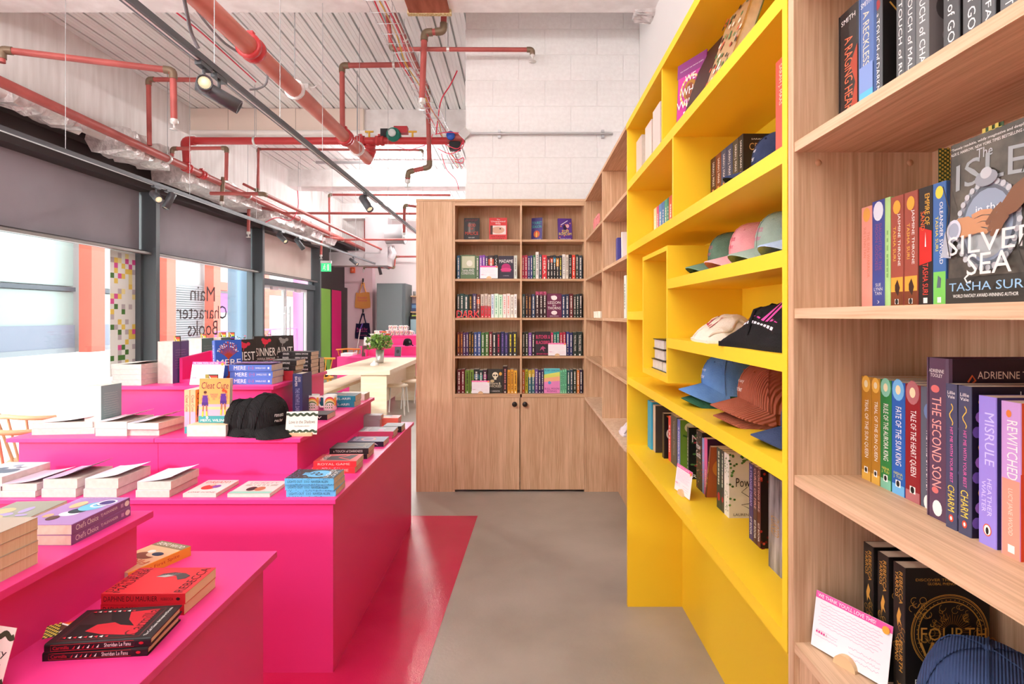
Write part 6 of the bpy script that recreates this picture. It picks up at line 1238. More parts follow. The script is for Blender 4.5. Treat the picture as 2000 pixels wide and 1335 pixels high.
# ---------------------------------------------------------------- red sprinkler pipes
RED = noise_mat('pipe_red', '#a04a45', '#b35852', (1, 1, 1), 5, .45, 0); REDB = mat('#c03a3c', .35); BRASS = mat('#7d6a55', .45, .3); SIL_ = mat('#d9d6d2', .35, .4)
def round_path(pts, r=.06, k=4):
    pts = [Vector(p) for p in pts]; out = [pts[0]]
    for i in range(1, len(pts) - 1):
        a, b, c = pts[i - 1], pts[i], pts[i + 1]; u = (a - b); v = (c - b); d = min(r, u.length * .45, v.length * .45); u.normalize(); v.normalize()
        for j in range(k + 1):
            t = j / k; out.append((b + u * d) * (1 - t) ** 2 + b * 2 * t * (1 - t) + (b + v * d) * t * t)
    return out + [pts[-1]]
def pipe(label, pts, r, m=None, fittings=(), sprinkler=False, clips=(), group='red sprinkler pipes'):
    pts = [Vector(p) for p in pts]; e = empty('sprinkler_pipe', label, 'pipe', group, pts[0]); O = pts[0]
    MB().tube([p - O for p in round_path(pts, r * 2.2)], r, 12).build('tube', m or RED, e)
    for i in range(1, len(pts) - 1):
        a = (pts[i - 1] - pts[i]).normalized(); b = (pts[i + 1] - pts[i]).normalized()
        MB().tube([p - O for p in round_path([pts[i] + a * r * 2.6, pts[i], pts[i] + b * r * 2.6], r * 2.2)], r * 1.22, 12).build('elbow', BRASS if r < .03 else (m or RED), e)
    if sprinkler:
        q = pts[-1] - O; MB().lathe([(r * 1.15, .03), (r * 1.2, 0), (r * .8, -.01), (.009, -.012), (.009, -.05), (.034, -.052), (.034, -.056), (0, -.058)], q, 14).build('sprinkler_head', SIL_, e)
    for t, i in clips:
        p = pts[i] + (pts[i + 1] - pts[i]) * t; d = (pts[i + 1] - pts[i]).normalized()
        MB().lathe([(r * 1.3, -.012), (r * 1.3, .012)], p - O, 14, 0, d).build('clip', SIL_, e); MB().tube([p - O + Vector((0, 0, r)), Vector((p.x, p.y, ZC + .005)) - O], .004, 6).build('hanger_rod', STEEL, e)
    for t, i in fittings:
        p = pts[i] + (pts[i + 1] - pts[i]) * t; d = (pts[i + 1] - pts[i]).normalized()
        MB().lathe([(r * 1.05, -.05), (r * 1.35, -.05), (r * 1.35, -.015), (r * 1.15, -.01), (r * 1.15, .01), (r * 1.35, .015), (r * 1.35, .05), (r * 1.05, .05)], p - O, 16, 0, d).build('coupling', REDB, e)
        MB().box(-.02, .02, -.02, .02, r * 1.2, r * 1.75).build('coupling_lug', REDB, e, p - O)
    return e
P1a = Vector((-4.0, 2.6, 3.31)); P1b = Vector((-4.0, 15.0, 3.20))
pipe('long red main pipe running along the concrete above the windows', [P1a, P1b], .042, clips=((.30, 0), (.45, 0), (.6, 0), (.8, 0)), fittings=((.33, 0), (.355, 0)))
pipe('thick red pipe slanting across the ceiling towards the tee', [P(385, 0, 3.19) + Vector((0, -.8, 0)), P(718, 310, 6.75)], .064, m=noise_mat('pipe_orange_red', '#bf6556', '#cc7869', (1, 1, 1), 3, .4, 0), fittings=((.33, 0), (.80, 0)), clips=((.50, 0), (.9, 0)))
pipe('short red riser at the end of the thick slanting pipe', [P(718, 310, 6.75), P(724, 300, 6.8), P(722, 275, 6.72)], .05, REDB, fittings=((.4, 1),))
pipe('horizontal red header pipe in front of the second beam', [P(365, 318, 6.69), P(362, 275, 6.70), P(905, 275, 6.70)], .044, REDB, clips=((.25, 1), (.62, 1)), fittings=((.63, 1), (.70, 1)))
pipe('red pipe rising from the thick pipe and turning towards the cable tray', [P(669, 258, 5.80), P(668, 128, 5.80), P(803, 126, 5.80)], .027, clips=((.75, 1),))
pipe('red drop pipe with a double bend in front of the block wall', [P(868, -10, 4.7), P(866, 61, 4.7), P(829, 64, 4.7), P(824, 200, 4.7)], .026, sprinkler=True)
pipe('red pipe along the block wall ending in a sprinkler', [P(757, 30, 4.75), P(765, 96, 4.85), P(1040, 97, 4.85), P(1040, 108, 4.85)], .019, sprinkler=True, clips=((.4, 1),))
pipe('red pipe under the deck that drops behind the cable tray', [P(762, 15, 4.7), P(835, 175, 6.42), P(839, 326, 6.42), P(797, 336, 6.42), P(796, 356, 6.42)], .027, sprinkler=True, clips=((.3, 0), (.7, 0)))
pipe('red branch pipe in the upper left with a dropped sprinkler', [P(3, 122, 4.25), P(3, 97, 4.25), P(338, 138, 4.61), P(340, 240, 4.61)], .026, sprinkler=True)
pipe('red branch rising from the main pipe to the deck', [P(292, 284, 6.0), P(290, 155, 6.0), P(405, 156, 6.0)], .024)
pipe('small red branch looping beside the header pipe', [P(336, 305, 6.39), P(337, 290, 6.39), P(443, 289, 6.39), P(442, 352, 6.39)], .021)
pipe('brass-ended drop pipe over the second blind', [P(436, 346, 7.42), P(433, 398, 7.42)], .026, m=BRASS, sprinkler=True)
pipe('red branch pipe running beside the main towards the far wall', [Vector((-3.98, 7.16, 3.07)), Vector((-3.3, 7.17, 3.065)), Vector((-3.3, 14.9, 3.09)), Vector((-2.6, 14.9, 3.09))], .024)
pipe('small red link pipe under the main beside the second window post', [P(475, 359, 7.9), P(503, 373, 7.9), P(505, 290, 8.7)], .018)
pipe('thin red pipe under the deck beyond the second beam', [P(505, 372, 8.7), P(504, 291, 8.7), P(825, 293, 8.7), P(826, 300, 8.7)], .018, sprinkler=True)
pipe('red cross pipe above the third blind', [P(550, 416, 9.34), P(860, 417, 9.34)], .021)
pipe('drop pipe with sprinkler in front of the second window post', [P(546, 412, 9.3), P(486, 401, 8.6), P(485, 456, 8.6)], .024, sprinkler=True)
pipe('red cross pipe in front of the far duct', [P(660, 468, 12.2), P(860, 467, 12.2)], .022)
pipe('drop pipe with sprinkler beside the exit sign', [P(662, 466, 12.0), P(628, 460, 11.6), P(627, 500, 11.6)], .024, sprinkler=True)
pipe('thin red pipe near the deck at the third beam', [P(644, 452, 11.9), P(643, 380, 11.9), P(880, 381, 11.9)], .024)
pipe('red pipe standing in front of the far duct', [P(713, 466, 14.0), P(713, 425, 14.0), P(812, 425, 14.0)], .025)
pipe('drop pipe with sprinkler beside the oak bookcase', [P(830, 405, 9.0), P(790, 400, 9.0), P(789, 458, 9.0)], .024, sprinkler=True)
pipe('low red pipe along the far wall', [P(778, 501, 14.5), P(772, 502, 14.5), P(770, 523, 14.5), P(712, 521, 14.5), P(710, 527, 14.5)], .022, sprinkler=True)
# valve set on the header
e = empty('pump_valve', 'green pump with a red box on the header pipe', 'pump', None, P(770, 275, 6.70))
MB().lathe([(.0, -.08), (.07, -.08), (.085, -.05), (.085, .03), (.06, .06), (0, .06)], (.0, -.03, .06), 20, 0, (0, -1, 0)).build('motor', mat('#1f7a68', .4), e); MB().box(.0, .16, -.03, .06, .09, .17).build('red_box', mat('#b8323a', .4), e); MB().box(-.16, -.06, -.03, .04, .05, .14).build('black_box', BLACKM, e); MB().lathe([(0, 0), (.045, 0), (.045, .02), (0, .02)], (0, -.11, .06), 16, 0, (0, -1, 0)).build('dial', mat('#dfe6e4', .3), e)
for sx in (-.30, .22): MB().tube([(sx, 0, .04), (sx, 0, .11)], .012, 8).tube([(sx - .05, 0, .11), (sx + .05, 0, .11)], .012, 8).build('lever', mat('#e0b03a', .4), e)
e = empty('valve', 'blue-capped valve with black body at the end of the header pipe', 'valve', None, P(893, 275, 6.66)); MB().box(-.09, .04, -.06, .03, -.12, -.02).build('body', BLACKM, e, bevel=.006); MB().lathe([(0, 0), (.05, 0), (.05, .04), (0, .045)], (-.07, -.05, .04), 16, 0, (0, -1, 0)).build('blue_cap', mat('#2f5ab8', .4), e); MB().lathe([(.06, -.12), (.06, .12)], (0, 0, .04), 16, 0, (1, 0, 0)).build('flange', RED, e)
# ---------------------------------------------------------------- cable basket and loose cables
def cable(label, pts, r, c, name='cable', group='loose ceiling cables', k=5):
    pts = [Vector(p) for p in pts]; O = pts[0]; sm = []
    for i in range(len(pts) - 1):
        p0, p1, p2, p3 = pts[max(0, i - 1)], pts[i], pts[i + 1], pts[min(len(pts) - 1, i + 2)]
        for j in range(k):
            t = j / k; sm.append(.5 * ((2 * p1) + (p2 - p0) * t + (2 * p0 - 5 * p1 + 4 * p2 - p3) * t * t + (-p0 + 3 * p1 - 3 * p2 + p3) * t ** 3))
    sm.append(pts[-1]); o = MB().tube([p - O for p in sm], r, 6).build(name, mat(c, .5), None, O); return tag(o, label, 'cable', group)
A, B = P(735, 0, 3.9), P(897, 330, 8.4)
e = empty('cable_tray', 'wire basket cable tray hanging along the ceiling', 'cable tray', None, A); d = (B - A)
for k in range(4):
    w = Vector((-.09 + .06 * k, 0, .03 if k in (0, 3) else 0)); MB().tube([w, d + w], .0028, 5).build('long_wire', STEEL, e)
for k in range(30):
    p = d * (k / 29); MB().tube([p + Vector((-.09, 0, .03)), p + Vector((-.09, 0, -.003)), p + Vector((.09, 0, -.003)), p + Vector((.09, 0, .03))], .0024, 5).build('cross_wire', STEEL, e)
for t in (.1, .4, .7, .98): p = d * t; MB().tube([p, Vector((p.x, p.y, ZC - A.z))], .004, 6).build('hanger_rod', STEEL, e)
R = random.Random(6)
for i, (c, lb, ox) in enumerate((('#e0324a', 'red fire cable lying in the wire basket', -.04), ('#e05a70', 'second red cable lying in the wire basket', .03), ('#e0b84a', 'yellow cable lying in the wire basket', .0), ('#eceae6', 'white cable lying in the wire basket', .055))):
    cable(lb, [A + d * (k / 9) + Vector((ox + R.uniform(-.025, .025), 0, .012 + R.random() * .012)) for k in range(10)], .006, c)
cable('red cable sagging from the deck to the header pipe', [P(893, 138, 6.3), P(880, 165, 6.3), P(862, 195, 6.35), P(855, 235, 6.4), P(852, 262, 6.5)], .007, '#e0324a')
for i, pts in enumerate((((850, 262), (880, 258), (905, 266), (895, 290), (870, 282)), ((855, 290), (880, 300), (905, 285), (900, 262)), ((862, 300), (872, 330), (890, 350), (896, 370)), ((880, 300), (892, 312), (905, 308), (903, 318), (888, 315)), ((775, 285), (800, 292), (835, 280), (845, 262)))):
    cable('loop of red wire hanging by the valve, %s of five' % ORD[i], [P(a, b, 6.5 + .03 * i) for a, b in pts], .005, '#e8405a')
cable('grey flexible cable looping from the thick pipe to the lighting track', [P(368, -10, 3.3), P(395, 35, 3.6), P(440, 85, 4.0), P(485, 112, 4.3), P(518, 132, 4.5), P(521, 160, 4.55), P(508, 172, 4.55), P(488, 175, 4.5)], .009, '#77777a')
cable('dark flexible drop cable beside the spot lights', [P(358, -10, 3.0), P(366, 30, 3.1), P(374, 65, 3.2), P(388, 95, 3.25)], .010, '#6a6668')
cable('red cable slanting under the deck', [P(345, 25, 5.02), P(395, 65, 5.38), P(445, 110, 5.86), P(500, 160, 6.5)], .007, '#e0405a'); cable('thin red wire drooping over the third blind', [P(515, 436, 9.0), P(540, 425, 9.0), P(568, 430, 9.0), P(582, 405, 9.0), P(581, 372, 9.0)], .007, '#e8405a')
# ---------------------------------------------------------------- lighting tracks
GM = mat('#55565a', .4, .3); LENS = mat('#f6e2b8', .3, 0, .5, .4)
def track(label, A, B, wires):
    A, B = Vector(A), Vector(B); e = empty('lighting_track', label, 'lighting track', 'suspended lighting tracks', A); d = B - A
    MB().hexa([Vector((-.018, 0, -.016)), Vector((.018, 0, -.016)), d + Vector((.018, 0, -.016)), d + Vector((-.018, 0, -.016)), Vector((-.018, 0, .016)), Vector((.018, 0, .016)), d + Vector((.018, 0, .016)), d + Vector((-.018, 0, .016))]).build('rail', GM, e)
    MB().hexa([Vector((-.005, 0, -.0175)), Vector((.005, 0, -.0175)), d + Vector((.005, 0, -.0175)), d + Vector((-.005, 0, -.0175)), Vector((-.005, 0, -.015)), Vector((.005, 0, -.015)), d + Vector((.005, 0, -.015)), d + Vector((-.005, 0, -.015))]).build('slot', mat('#d8d6d4', .4), e)
    for t in wires: p = d * t; MB().tube([p, Vector((p.x, p.y, ZC - A.z))], .0022, 5).build('suspension_wire', STEEL, e)
ZT = 2.74
track('dark track hanging over the pink display tables', (-1.55, 1.9, ZT), (-1.55, 9.6, ZT), (.02, .12, .22, .32, .45, .6, .75, .9)); track('dark track hanging in front of the window blinds', (-3.45, 2.4, ZT), (-3.45, 14.6, ZT), (.02, .15, .28, .40, .52, .64, .76, .9, .98))
def spot(label, X, Y, dr, light=0, L=.17, r=.036):
    e = empty('spot_light', label, 'spot light', 'black track spot lights', (X, Y, ZT - .016)); dr = Vector(dr).normalized()
    MB().box(-.016, .016, -.05, .05, -.022, .0).build('adapter', GM, e); MB().tube([(0, 0, -.02), (0, 0, -.085)], .008, 8).build('stem', GM, e)
    c = Vector((0, 0, -.10)); MB().lathe([(r * .92, -L * .5), (r, -L * .48), (r, L * .5), (r * .86, L * .5), (r * .8, L * .42), (0, L * .42)], c, 20, 0, dr).build('head', GM, e); MB().lathe([(0, L * .425), (r * .78, L * .425), (0, L * .43)], c, 16, 0, dr).build('lens', LENS, e)
    if light:
        ld = D.lights.new('spot', 'SPOT'); ld.energy = light; ld.spot_size = math.radians(70); ld.spot_blend = .6; ld.shadow_soft_size = .03; ld.color = (1, .9, .76)
        lo = D.objects.new('lamp', ld); COL.objects.link(lo); lo.parent = e; lo.location = c + dr * L * .55; lo.rotation_euler = dr.to_track_quat('-Z', 'Y').to_euler()
spot('spot on the table track showing its round lit face', -1.55, PX(398, -1.55), (.5, -.8, -.2), 40); spot('spot on the table track aimed down to the bookcase', -1.55, PX(428, -1.55), (.75, .35, -.4), 40, L=.21)
spot('spot on the table track above the far table', -1.55, PX(715, -1.55), (.6, -.5, -.8), 30, L=.2)
spot('window track spot over the first post, tilted to the viewer', -3.45, PX(305, -3.45), (.5, -.4, -.35)); spot('window track spot over the first post, pointing down', -3.45, PX(330, -3.45), (-.25, -.3, -.9))
spot('third spot along the window track', -3.45, PX(551, -3.45), (.55, -.3, -.45), L=.2); spot('fourth spot along the window track', -3.45, PX(585, -3.45), (.5, .1, -.7), L=.2); spot('fifth spot along the window track', -3.45, PX(691, -3.45), (.7, -.3, -.5), L=.22); spot('last spot along the window track', -3.45, PX(742, -3.45), (.2, .1, -.9), L=.22)
# ---------------------------------------------------------------- boards, ducts, wraps, conduit
o = part('cream_board', CREAM, empty('fascia_board', 'cream boards fixed along the second beam', 'board', None, (-3, 7.45, 3.95)), (-4.40, -2.10, 7.44, 7.495, 3.955, 4.265))
for xx in (-3.9, -3.0): MB().box(xx + 3 - .002, xx + 3 + .002, -.016, -.010, .01, .31).build('board_joint', mat('#b8a89c', .7), o.parent)
o = MB().tube([(-4.38, 7.40, 3.93), (-2.05, 7.40, 3.93)], .032, 12).build('plastic_pipe', mat('#f0ebe6', .4)); tag(o, 'white plastic pipe below the cream boards', 'pipe')
o = MB().tube([(-4.28, 2.5, 3.33), (-4.28, 6.6, 3.33)], .040, 12).build('plastic_pipe', mat('#cfc6c2', .4)); tag(o, 'grey printed plastic pipe along the dark window head', 'pipe')
FOIL = noise_mat('foil_wrap', '#c8c0be', '#e6e0de', (1, 1, 1), 14, .3, .9, metal=.35, detail=4, bumpscale=22)
def wrap(label, x0, x1, y0, y1, z0, z1, seed):
    R = random.Random(seed); mb = MB(); n = 14; ring = [(x0, z0), ((x0 + x1) / 2, z0 - .02), (x1, z0), (x1 + .02, (z0 + z1) / 2), (x1, z1), ((x0 + x1) / 2, z1 + .01), (x0, z1), (x0 - .01, (z0 + z1) / 2)]; k = len(ring); vs = []
    for i in range(n + 1):
        for x, z in ring: vs.append((x + R.uniform(-.025, .025), y0 + (y1 - y0) * i / n + R.uniform(-.02, .02), z + R.uniform(-.025, .025)))
    mb.add(vs, [(i * k + j, i * k + (j + 1) % k, (i + 1) * k + (j + 1) % k, (i + 1) * k + j) for i in range(n) for j in range(k)], 0, False); mb.add(vs[:k], [tuple(range(k))]); mb.add(vs[-k:], [tuple(range(k - 1, -1, -1))])
    o = mb.build('foil_wrap', FOIL); tag(o, label, 'insulation', 'foil wrapped lumps along the concrete')
wrap('crumpled foil wrap at the left edge above the first blind', -4.42, -4.2, 4.6, 5.4, 3.28, 3.40, 1); wrap('crumpled foil lump where the small red branch starts', -4.42, -4.05, 5.7, 6.45, 3.20, 3.42, 2); wrap('long crumpled foil wrap beyond the first window post', -4.45, -4.1, 6.75, 8.8, 3.14, 3.36, 3); wrap('crumpled foil wrap above the second post', -4.45, -4.1, 9.1, 10.6, 3.10, 3.36, 4); wrap('crumpled foil wrap above the pale blind', -4.45, -4.12, 11.0, 12.4, 3.06, 3.36, 5)
wrap('white crumpled wrap in the corner above the yellow unit', .93, 1.16, 4.45, 4.62, 3.93, 4.18, 9)
e = empty('air_duct', 'galvanised box duct with a round branch near the far wall', 'duct', None, (-3.4, 13.2, 3.2)); GAL = mat('#b9b2b4', .35, .5)
MB().box(-.28, .25, 0, .45, -.5, .65).build('box_section', GAL, e); MB().box(-1.15, -.28, .05, .45, -.50, -.18).build('side_section', GAL, e); MB().lathe([(.23, 0), (.23, .42), (.245, .42), (.245, .45), (.20, .45), (.20, .3), (0, .3)], (.22, .0, .24), 28, 0, (1, 0, 0)).build('round_branch', STEEL, e); MB().tube([(.3, .1, -.05), (.36, .1, -.2), (.30, .1, -.32)], .09, 14).build('flexible_spigot', GAL, e)
for z in (.1, -.2): MB().box(-.285, .255, -.006, .456, z - .008, z + .008).build('seam', STEEL, e)
e = empty('conduit', 'steel conduit with clips running across the block wall', 'conduit', None, P(912, 261, 5.0)); Lc = P(1197, 261, 5.0).x - e.location.x
MB().tube([(0, 0, 0), (Lc, 0, 0)], .010, 10).build('tube', STEEL, e)
for x in (.29, Lc - .09): MB().lathe([(.016, -.012), (.016, .012)], (x, 0, 0), 12, 0, (1, 0, 0)).box(x - .012, x + .012, -.004, .03, -.035, .035).build('clip', STEEL, e)
MB().lathe([(0, -.02), (.055, -.02), (.055, .02), (0, .02)], (-.02, 0, 0), 4, 0, (0, -1, 0), sm=False).build('junction_box', mat('#b9b6b4', .5), e)
o = MB().lathe([(.026, 0), (.026, .32), (0, .325)], (0, 0, 0), 16).build('plastic_pipe', mat('#f4f2f0', .4), None, (.845, 4.86, 2.50)); tag(o, 'white plastic pipe standing in the corner above the oak bookcase', 'pipe')
e = empty('smoke_detector', 'white smoke detector with a red base under the deck', 'detector', None, P(428, 103, 5.4)); e.location.z = ZC
MB().lathe([(.05, 0), (.05, -.02), (.04, -.025)], (0, 0, 0), 18).build('base', mat('#d83a44', .5), e); MB().lathe([(.055, -.02), (.05, -.045), (.02, -.055), (0, -.055)], (0, 0, 0), 18).build('body', mat('#f4f2f0', .4), e)
e = empty('sensor_box', 'small white sensor box fixed to the deck', 'sensor', None, (P(597, 165, 6.7).x, 6.7, ZC)); MB().box(-.05, .05, -.05, .05, -.06, 0).build('box', mat('#f4f2f0', .4), e, bevel=.006); MB().tube([(.05, 0, -.03), (.1, 0, -.03), (.14, 0, 0)], .008, 8).build('gland', mat('#f4f2f0', .4), e)
for i, (px, py, Yc) in enumerate(((585, 318, 9.0), (640, 302, 9.0))):
    o = part('channel_strip', STEEL, empty('cable_channel', 'perforated steel channel under the deck beyond the second beam, %s one' % ['nearer', 'farther'][i], 'channel', 'steel channels', (0, 9 + i, 4.2)), (-3.6, -1.0, 8.6 + 1.2 * i, 8.65 + 1.2 * i, 4.18, 4.22))

e = empty('timber_insert', 'rusty brown timber insert with foam edges under the near beam', 'board', None, (-.73, 4.33, 3.94)); MB().box(-.16, .16, -.10, .12, -.03, .002).build('plank', noise_mat('old_timber', '#8a4a34', '#a86048', (6, 1, 6), 4, .8), e); MB().box(-.175, .175, .12, .16, -.035, .002).build('foam_edge', noise_mat('foam', '#b89a5a', '#e0d0a8', (20, 20, 20), 3, .9, .4), e)
# ---------------------------------------------------------------- the cafe corner beyond the bookcase
BIRCH = noise_mat('birch_ply', '#ecd3b3', '#f3dfc4', (1, 8, 8), 4, .5, 0)
e = empty('long_table', 'long pale wooden table with flowers beyond the bookcase', 'table', None, (-2.27, 7.76, 0))
part('table_top', BIRCH, e, (-2.71, -1.82, 7.76, 10.2, .68, .745)); part('leg_panel', BIRCH, e, (-2.24, -1.88, 7.82, 7.87, 0, .68)); part('leg_panel', BIRCH, e, (-2.24, -1.88, 9.95, 10.0, 0, .68)); part('modesty_panel', BIRCH, e, (-2.08, -2.04, 7.87, 9.95, .2, .68))
e = empty('bench', 'long pale wooden bench beside the long table', 'bench', None, (-2.85, 7.4, 0)); part('seat', BIRCH, e, (-3.08, -2.66, 6.9, 10.2, .405, .45))
for y in (7.3, 9.9): part('leg_panel', BIRCH, e, (-3.04, -2.70, y, y + .05, 0, .405))
def stool(label, x, y):
    e = empty('stool', label, 'stool', 'white stools at the long table', (x, y, 0)); m = mat('#f2ede6', .4)
    MB().lathe([(0, .42), (.165, .42), (.175, .43), (.165, .45), (0, .45)], (0, 0, 0), 24).build('seat', BIRCH, e)
    for sx in (-1, 1):
        for sy in (-1, 1): MB().tube([(sx * .10, sy * .10, .42), (sx * .125, sy * .125, .40), (sx * .15, sy * .15, 0)], .010, 8).build('leg', m, e)
stool('white-legged stool nearest the table end', -1.90, 8.55); stool('white-legged stool in the middle of the table side', -1.78, 9.15); stool('white-legged stool furthest along the table side', -1.68, 9.75)
e = empty('flower_vase', 'silver vase of mixed flowers on the long table', 'vase', None, (-2.27, 9.0, .745)); MB().lathe([(0, 0), (.058, 0), (.062, .01), (.066, .21), (.060, .21), (.056, .02), (0, .02)], (0, 0, 0), 24).build('vase', mat('#cfcac4', .22, .7), e)
mb = MB(); mf = MB(); R = random.Random(9)
for k in range(26):
    a, t = R.uniform(0, 6.28), R.uniform(.1, 1); mb.tube([(0, 0, .15), (.10 * t * math.cos(a), .10 * t * math.sin(a), .28), (.2 * t * math.cos(a), .2 * t * math.sin(a), .36 + .06 * R.random())], .004, 5)
tag(mb.build('stems', mat('#5a7a3e', .6), e), kind='stuff'); mb = MB()
for k in range(420):
    a, t = R.uniform(0, 6.28), math.sqrt(R.random()); c = Vector((.19 * t * math.cos(a), .19 * t * math.sin(a), .22 + .20 * R.random())); d = Vector((R.uniform(-1, 1), R.uniform(-1, 1), R.uniform(-.3, 1))).normalized() * R.uniform(.05, .10); s = d.cross(Vector((0, 0, 1))).normalized() * .022
    mb.add([c, c + d * .5 + s, c + d, c + d * .5 - s], [(0, 1, 2, 3)], R.choice([0, 0, 1]))
tag(mb.build('leaves', [mat('#6f9a42', .6), mat('#9abc5c', .6)], e), kind='stuff')
for k, c in enumerate(('#f2f0e6', '#f2f0e6', '#ef7a3a', '#e85a3a', '#f4f2ea', '#d8507a', '#f0e8d8')):
    a = -2.4 + .8 * k; p = (.13 * math.cos(a), .13 * math.sin(a), .46 + .02 * (k % 3)); m = MB()
    for q in range(8):
        b = 2 * math.pi * q / 8; m.ball((p[0] + .024 * math.cos(b), p[1] + .024 * math.sin(b), p[2]), .017, .017, .013, 8, 5)
    m.ball(p, .012, n=8, k=5); m.build('flower', mat(c, .7), e)
e = empty('sugar_shaker', 'small white domed dish on the long table by the vase', 'dish', None, (-2.24, 8.55, .745)); MB().lathe([(.06, 0), (.065, .01), (.05, .035), (.02, .05), (.018, .07), (0, .075)], (0, 0, 0), 20).build('dish', mat('#f2f0ee', .4), e)
# far pink display with mugs, cap and books
dC = empty('display_table', 'stepped hot pink display table beyond the long table', 'display table', 'stepped pink display tables', (-2.2, 11.6, 0))
part('body', PINK, dC, (-3.25, -1.2, 10.4, 12.4, 0, .715)); slab(dC, -3.27, -1.18, 10.37, 12.42, .735); part('body', PINK, dC, (-3.12, -1.2, 10.9, 12.4, .735, .892)); slab(dC, -3.14, -1.18, 10.87, 12.42, .912); part('body', PINK, dC, (-2.98, -1.2, 11.5, 12.4, .912, 1.08)); slab(dC, -3.0, -1.18, 11.47, 12.42, 1.10)
def small_mug(label, px, py, Y, s=1.0):
    e = empty('mug', label, 'mug', 'printed mugs on the far pink display', (P(px, 618, Y).x, Y, py)); MB().lathe([(0, 0), (.042, 0), (.044, .10), (.039, .10), (.037, .01), (0, .01)], (0, 0, 0), 18).build('body', mat('#f2ece6', .3), e); MB().tube([(.042, 0, .08), (.07, 0, .075), (.07, 0, .03), (.042, 0, .022)], .006, 6).build('handle', mat('#f2ece6', .3), e)
    m = MB(); r = .0446
    for k in range(4): a = -.8 + .42 * k; m.add([(r * math.sin(a), -r * math.cos(a), .03 + .02 * (k % 2)), (r * math.sin(a + .3), -r * math.cos(a + .3), .03 + .02 * (k % 2)), (r * math.sin(a + .3), -r * math.cos(a + .3), .065 + .02 * (k % 2)), (r * math.sin(a), -r * math.cos(a), .065 + .02 * (k % 2))], [(0, 1, 2, 3)], k % 3)
    m.build('print', [mat('#d9406a', .4), mat('#e8923c', .4), mat('#7a9a5a', .4)], e)
for i, px in enumerate((758, 767, 776, 785, 794, 803)): small_mug('mug in the lower row on the far pink display, %s from the left' % ORD[i], px, 1.10, 11.62)
o = part('board', mat('#f0ece8', .5), empty('mug_shelf', 'thin white board carrying the upper row of mugs', 'board', None, (-2.5, 11.7, 1.20)), (P(756, 0, 11.7).x, P(803, 0, 11.7).x, 11.56, 11.72, 1.2005, 1.209))
for i, px in enumerate((763, 772, 783, 792)): small_mug('mug in the upper row on the far pink display, %s from the left' % ORD[i], px, 1.2095, 11.62)
for i, px in enumerate((735, 743)): small_mug('red-printed mug at the left end of the far pink display, %s one' % ORD[i], px, 1.10, 11.62)
cap('black cap lying on the far pink display', P(798, 0, 11.2).x, 11.1, .912, 40, '#1f1d1e', None, 'romance\nreader', group='caps on the far display')
for i, (px, T_, Y, w, h, c, lb) in enumerate(((713, .735, 10.6, .13, .2, '#5a3a34', 'dark face-out book on the far pink display'), (777, .735, 10.6, .12, .18, '#5a5a62', 'grey face-out book on the far pink display'), (717, .912, 11.1, .13, .17, '#efe8e0', 'white face-out picture book on the far pink display'))):
    b = Book(lb, w, h, .03, c, group='books on the far display', M=M_right(P(px - 6, 0, Y).x, Y, T_, 14)); b.fe(.5, .5, .25, .3, '#b8465a' if i == 0 else '#3a3a3a'); b.done()
crate_ = empty('display_crate', 'dark pink low crate on the far pink display', 'crate', 'pink crates on the far display', (-2.9, 10.42, .735)); MB().box(0, .26, 0, .2, 0, .012).build('bottom', PINK, crate_)
for a in (0, .248): MB().box(a, a + .012, 0, .2, .012, .13).build('side', PINK, crate_)
MB().box(.012, .248, .188, .2, .012, .13).build('back', PINK, crate_)
e = empty('pink_counter', 'small pink plinth with papers left of the far display', 'plinth', None, (-3.45, 11.2, 0)); part('body', PINK, e, (-3.62, -3.29, 11.0, 11.6, 0, .70)); part('paper_stack', mat('#f4f0ec', .6), e, (-3.58, -3.34, 11.1, 11.4, .70, .76))
# grey cabinet, wall shelves, coffee corner
e = empty('cabinet', 'tall dark grey cabinet against the far wall', 'cabinet', None, (-3.4, 14.6, 0)); part('body', mat('#5c6264', .5), e, (-3.77, -3.02, 14.62, YFAR - .01, 0, 2.36)); d = part('door', mat('#6d7476', .45), e, (-3.765, -3.10, 14.60, 14.618, .05, 2.34)); MB().box(-.01, .01, -.03, -.01, -.12, .12).build('handle', STEEL, d, (.28, 0, -.2))
def wshelf(label, z):
    e = empty('wall_shelf', label, 'shelf', 'oak wall shelves with glasses', (-2.9, 15.2, z)); part('board', OAKX, e, (-3.0, -1.3, 15.2, YFAR - .003, z - .03, z)); 
    for x in (-2.75, -1.6): part('bracket', BLACKM, e, (x, x + .02, 15.25, YFAR - .003, z - .09, z - .03))
wshelf('upper oak wall shelf with upturned glasses', 2.06); wshelf('lower oak wall shelf with glasses', 1.63)
GLA = D.materials.new('drinking_glass'); GLA.use_nodes = True; b_ = GLA.node_tree.nodes['Principled BSDF']; b_.inputs['Transmission Weight'].default_value = .8; b_.inputs['Roughness'].default_value = .05; b_.inputs['Base Color'].default_value = (.95, .95, .95, 1)
for r, z in enumerate((2.06, 1.63)):
    for k in range(4):
        o = MB().lathe([(.0, .0), (.036, 0), (.042, .12), (.040, .12), (.034, .006), (0, .006)], (0, 0, 0), 14).build('drinking_glass', GLA, None, (-2.92 + .13 * k + (.22 if r else 0), 15.33, z)); tag(o, 'clear glass on the %s wall shelf, %s from the cabinet' % (['upper', 'lower'][r], ORD[k]), 'glass', 'glasses on the wall shelves')
b = Book('dark blue book on the lower wall shelf', .15, .22, .03, '#2f3a5a', group='wall shelf books', M=M_right(-3.0, 15.32, 1.63, 8)); b.fr(.1, .4, .9, .8, '#5a7a9a'); b.done()
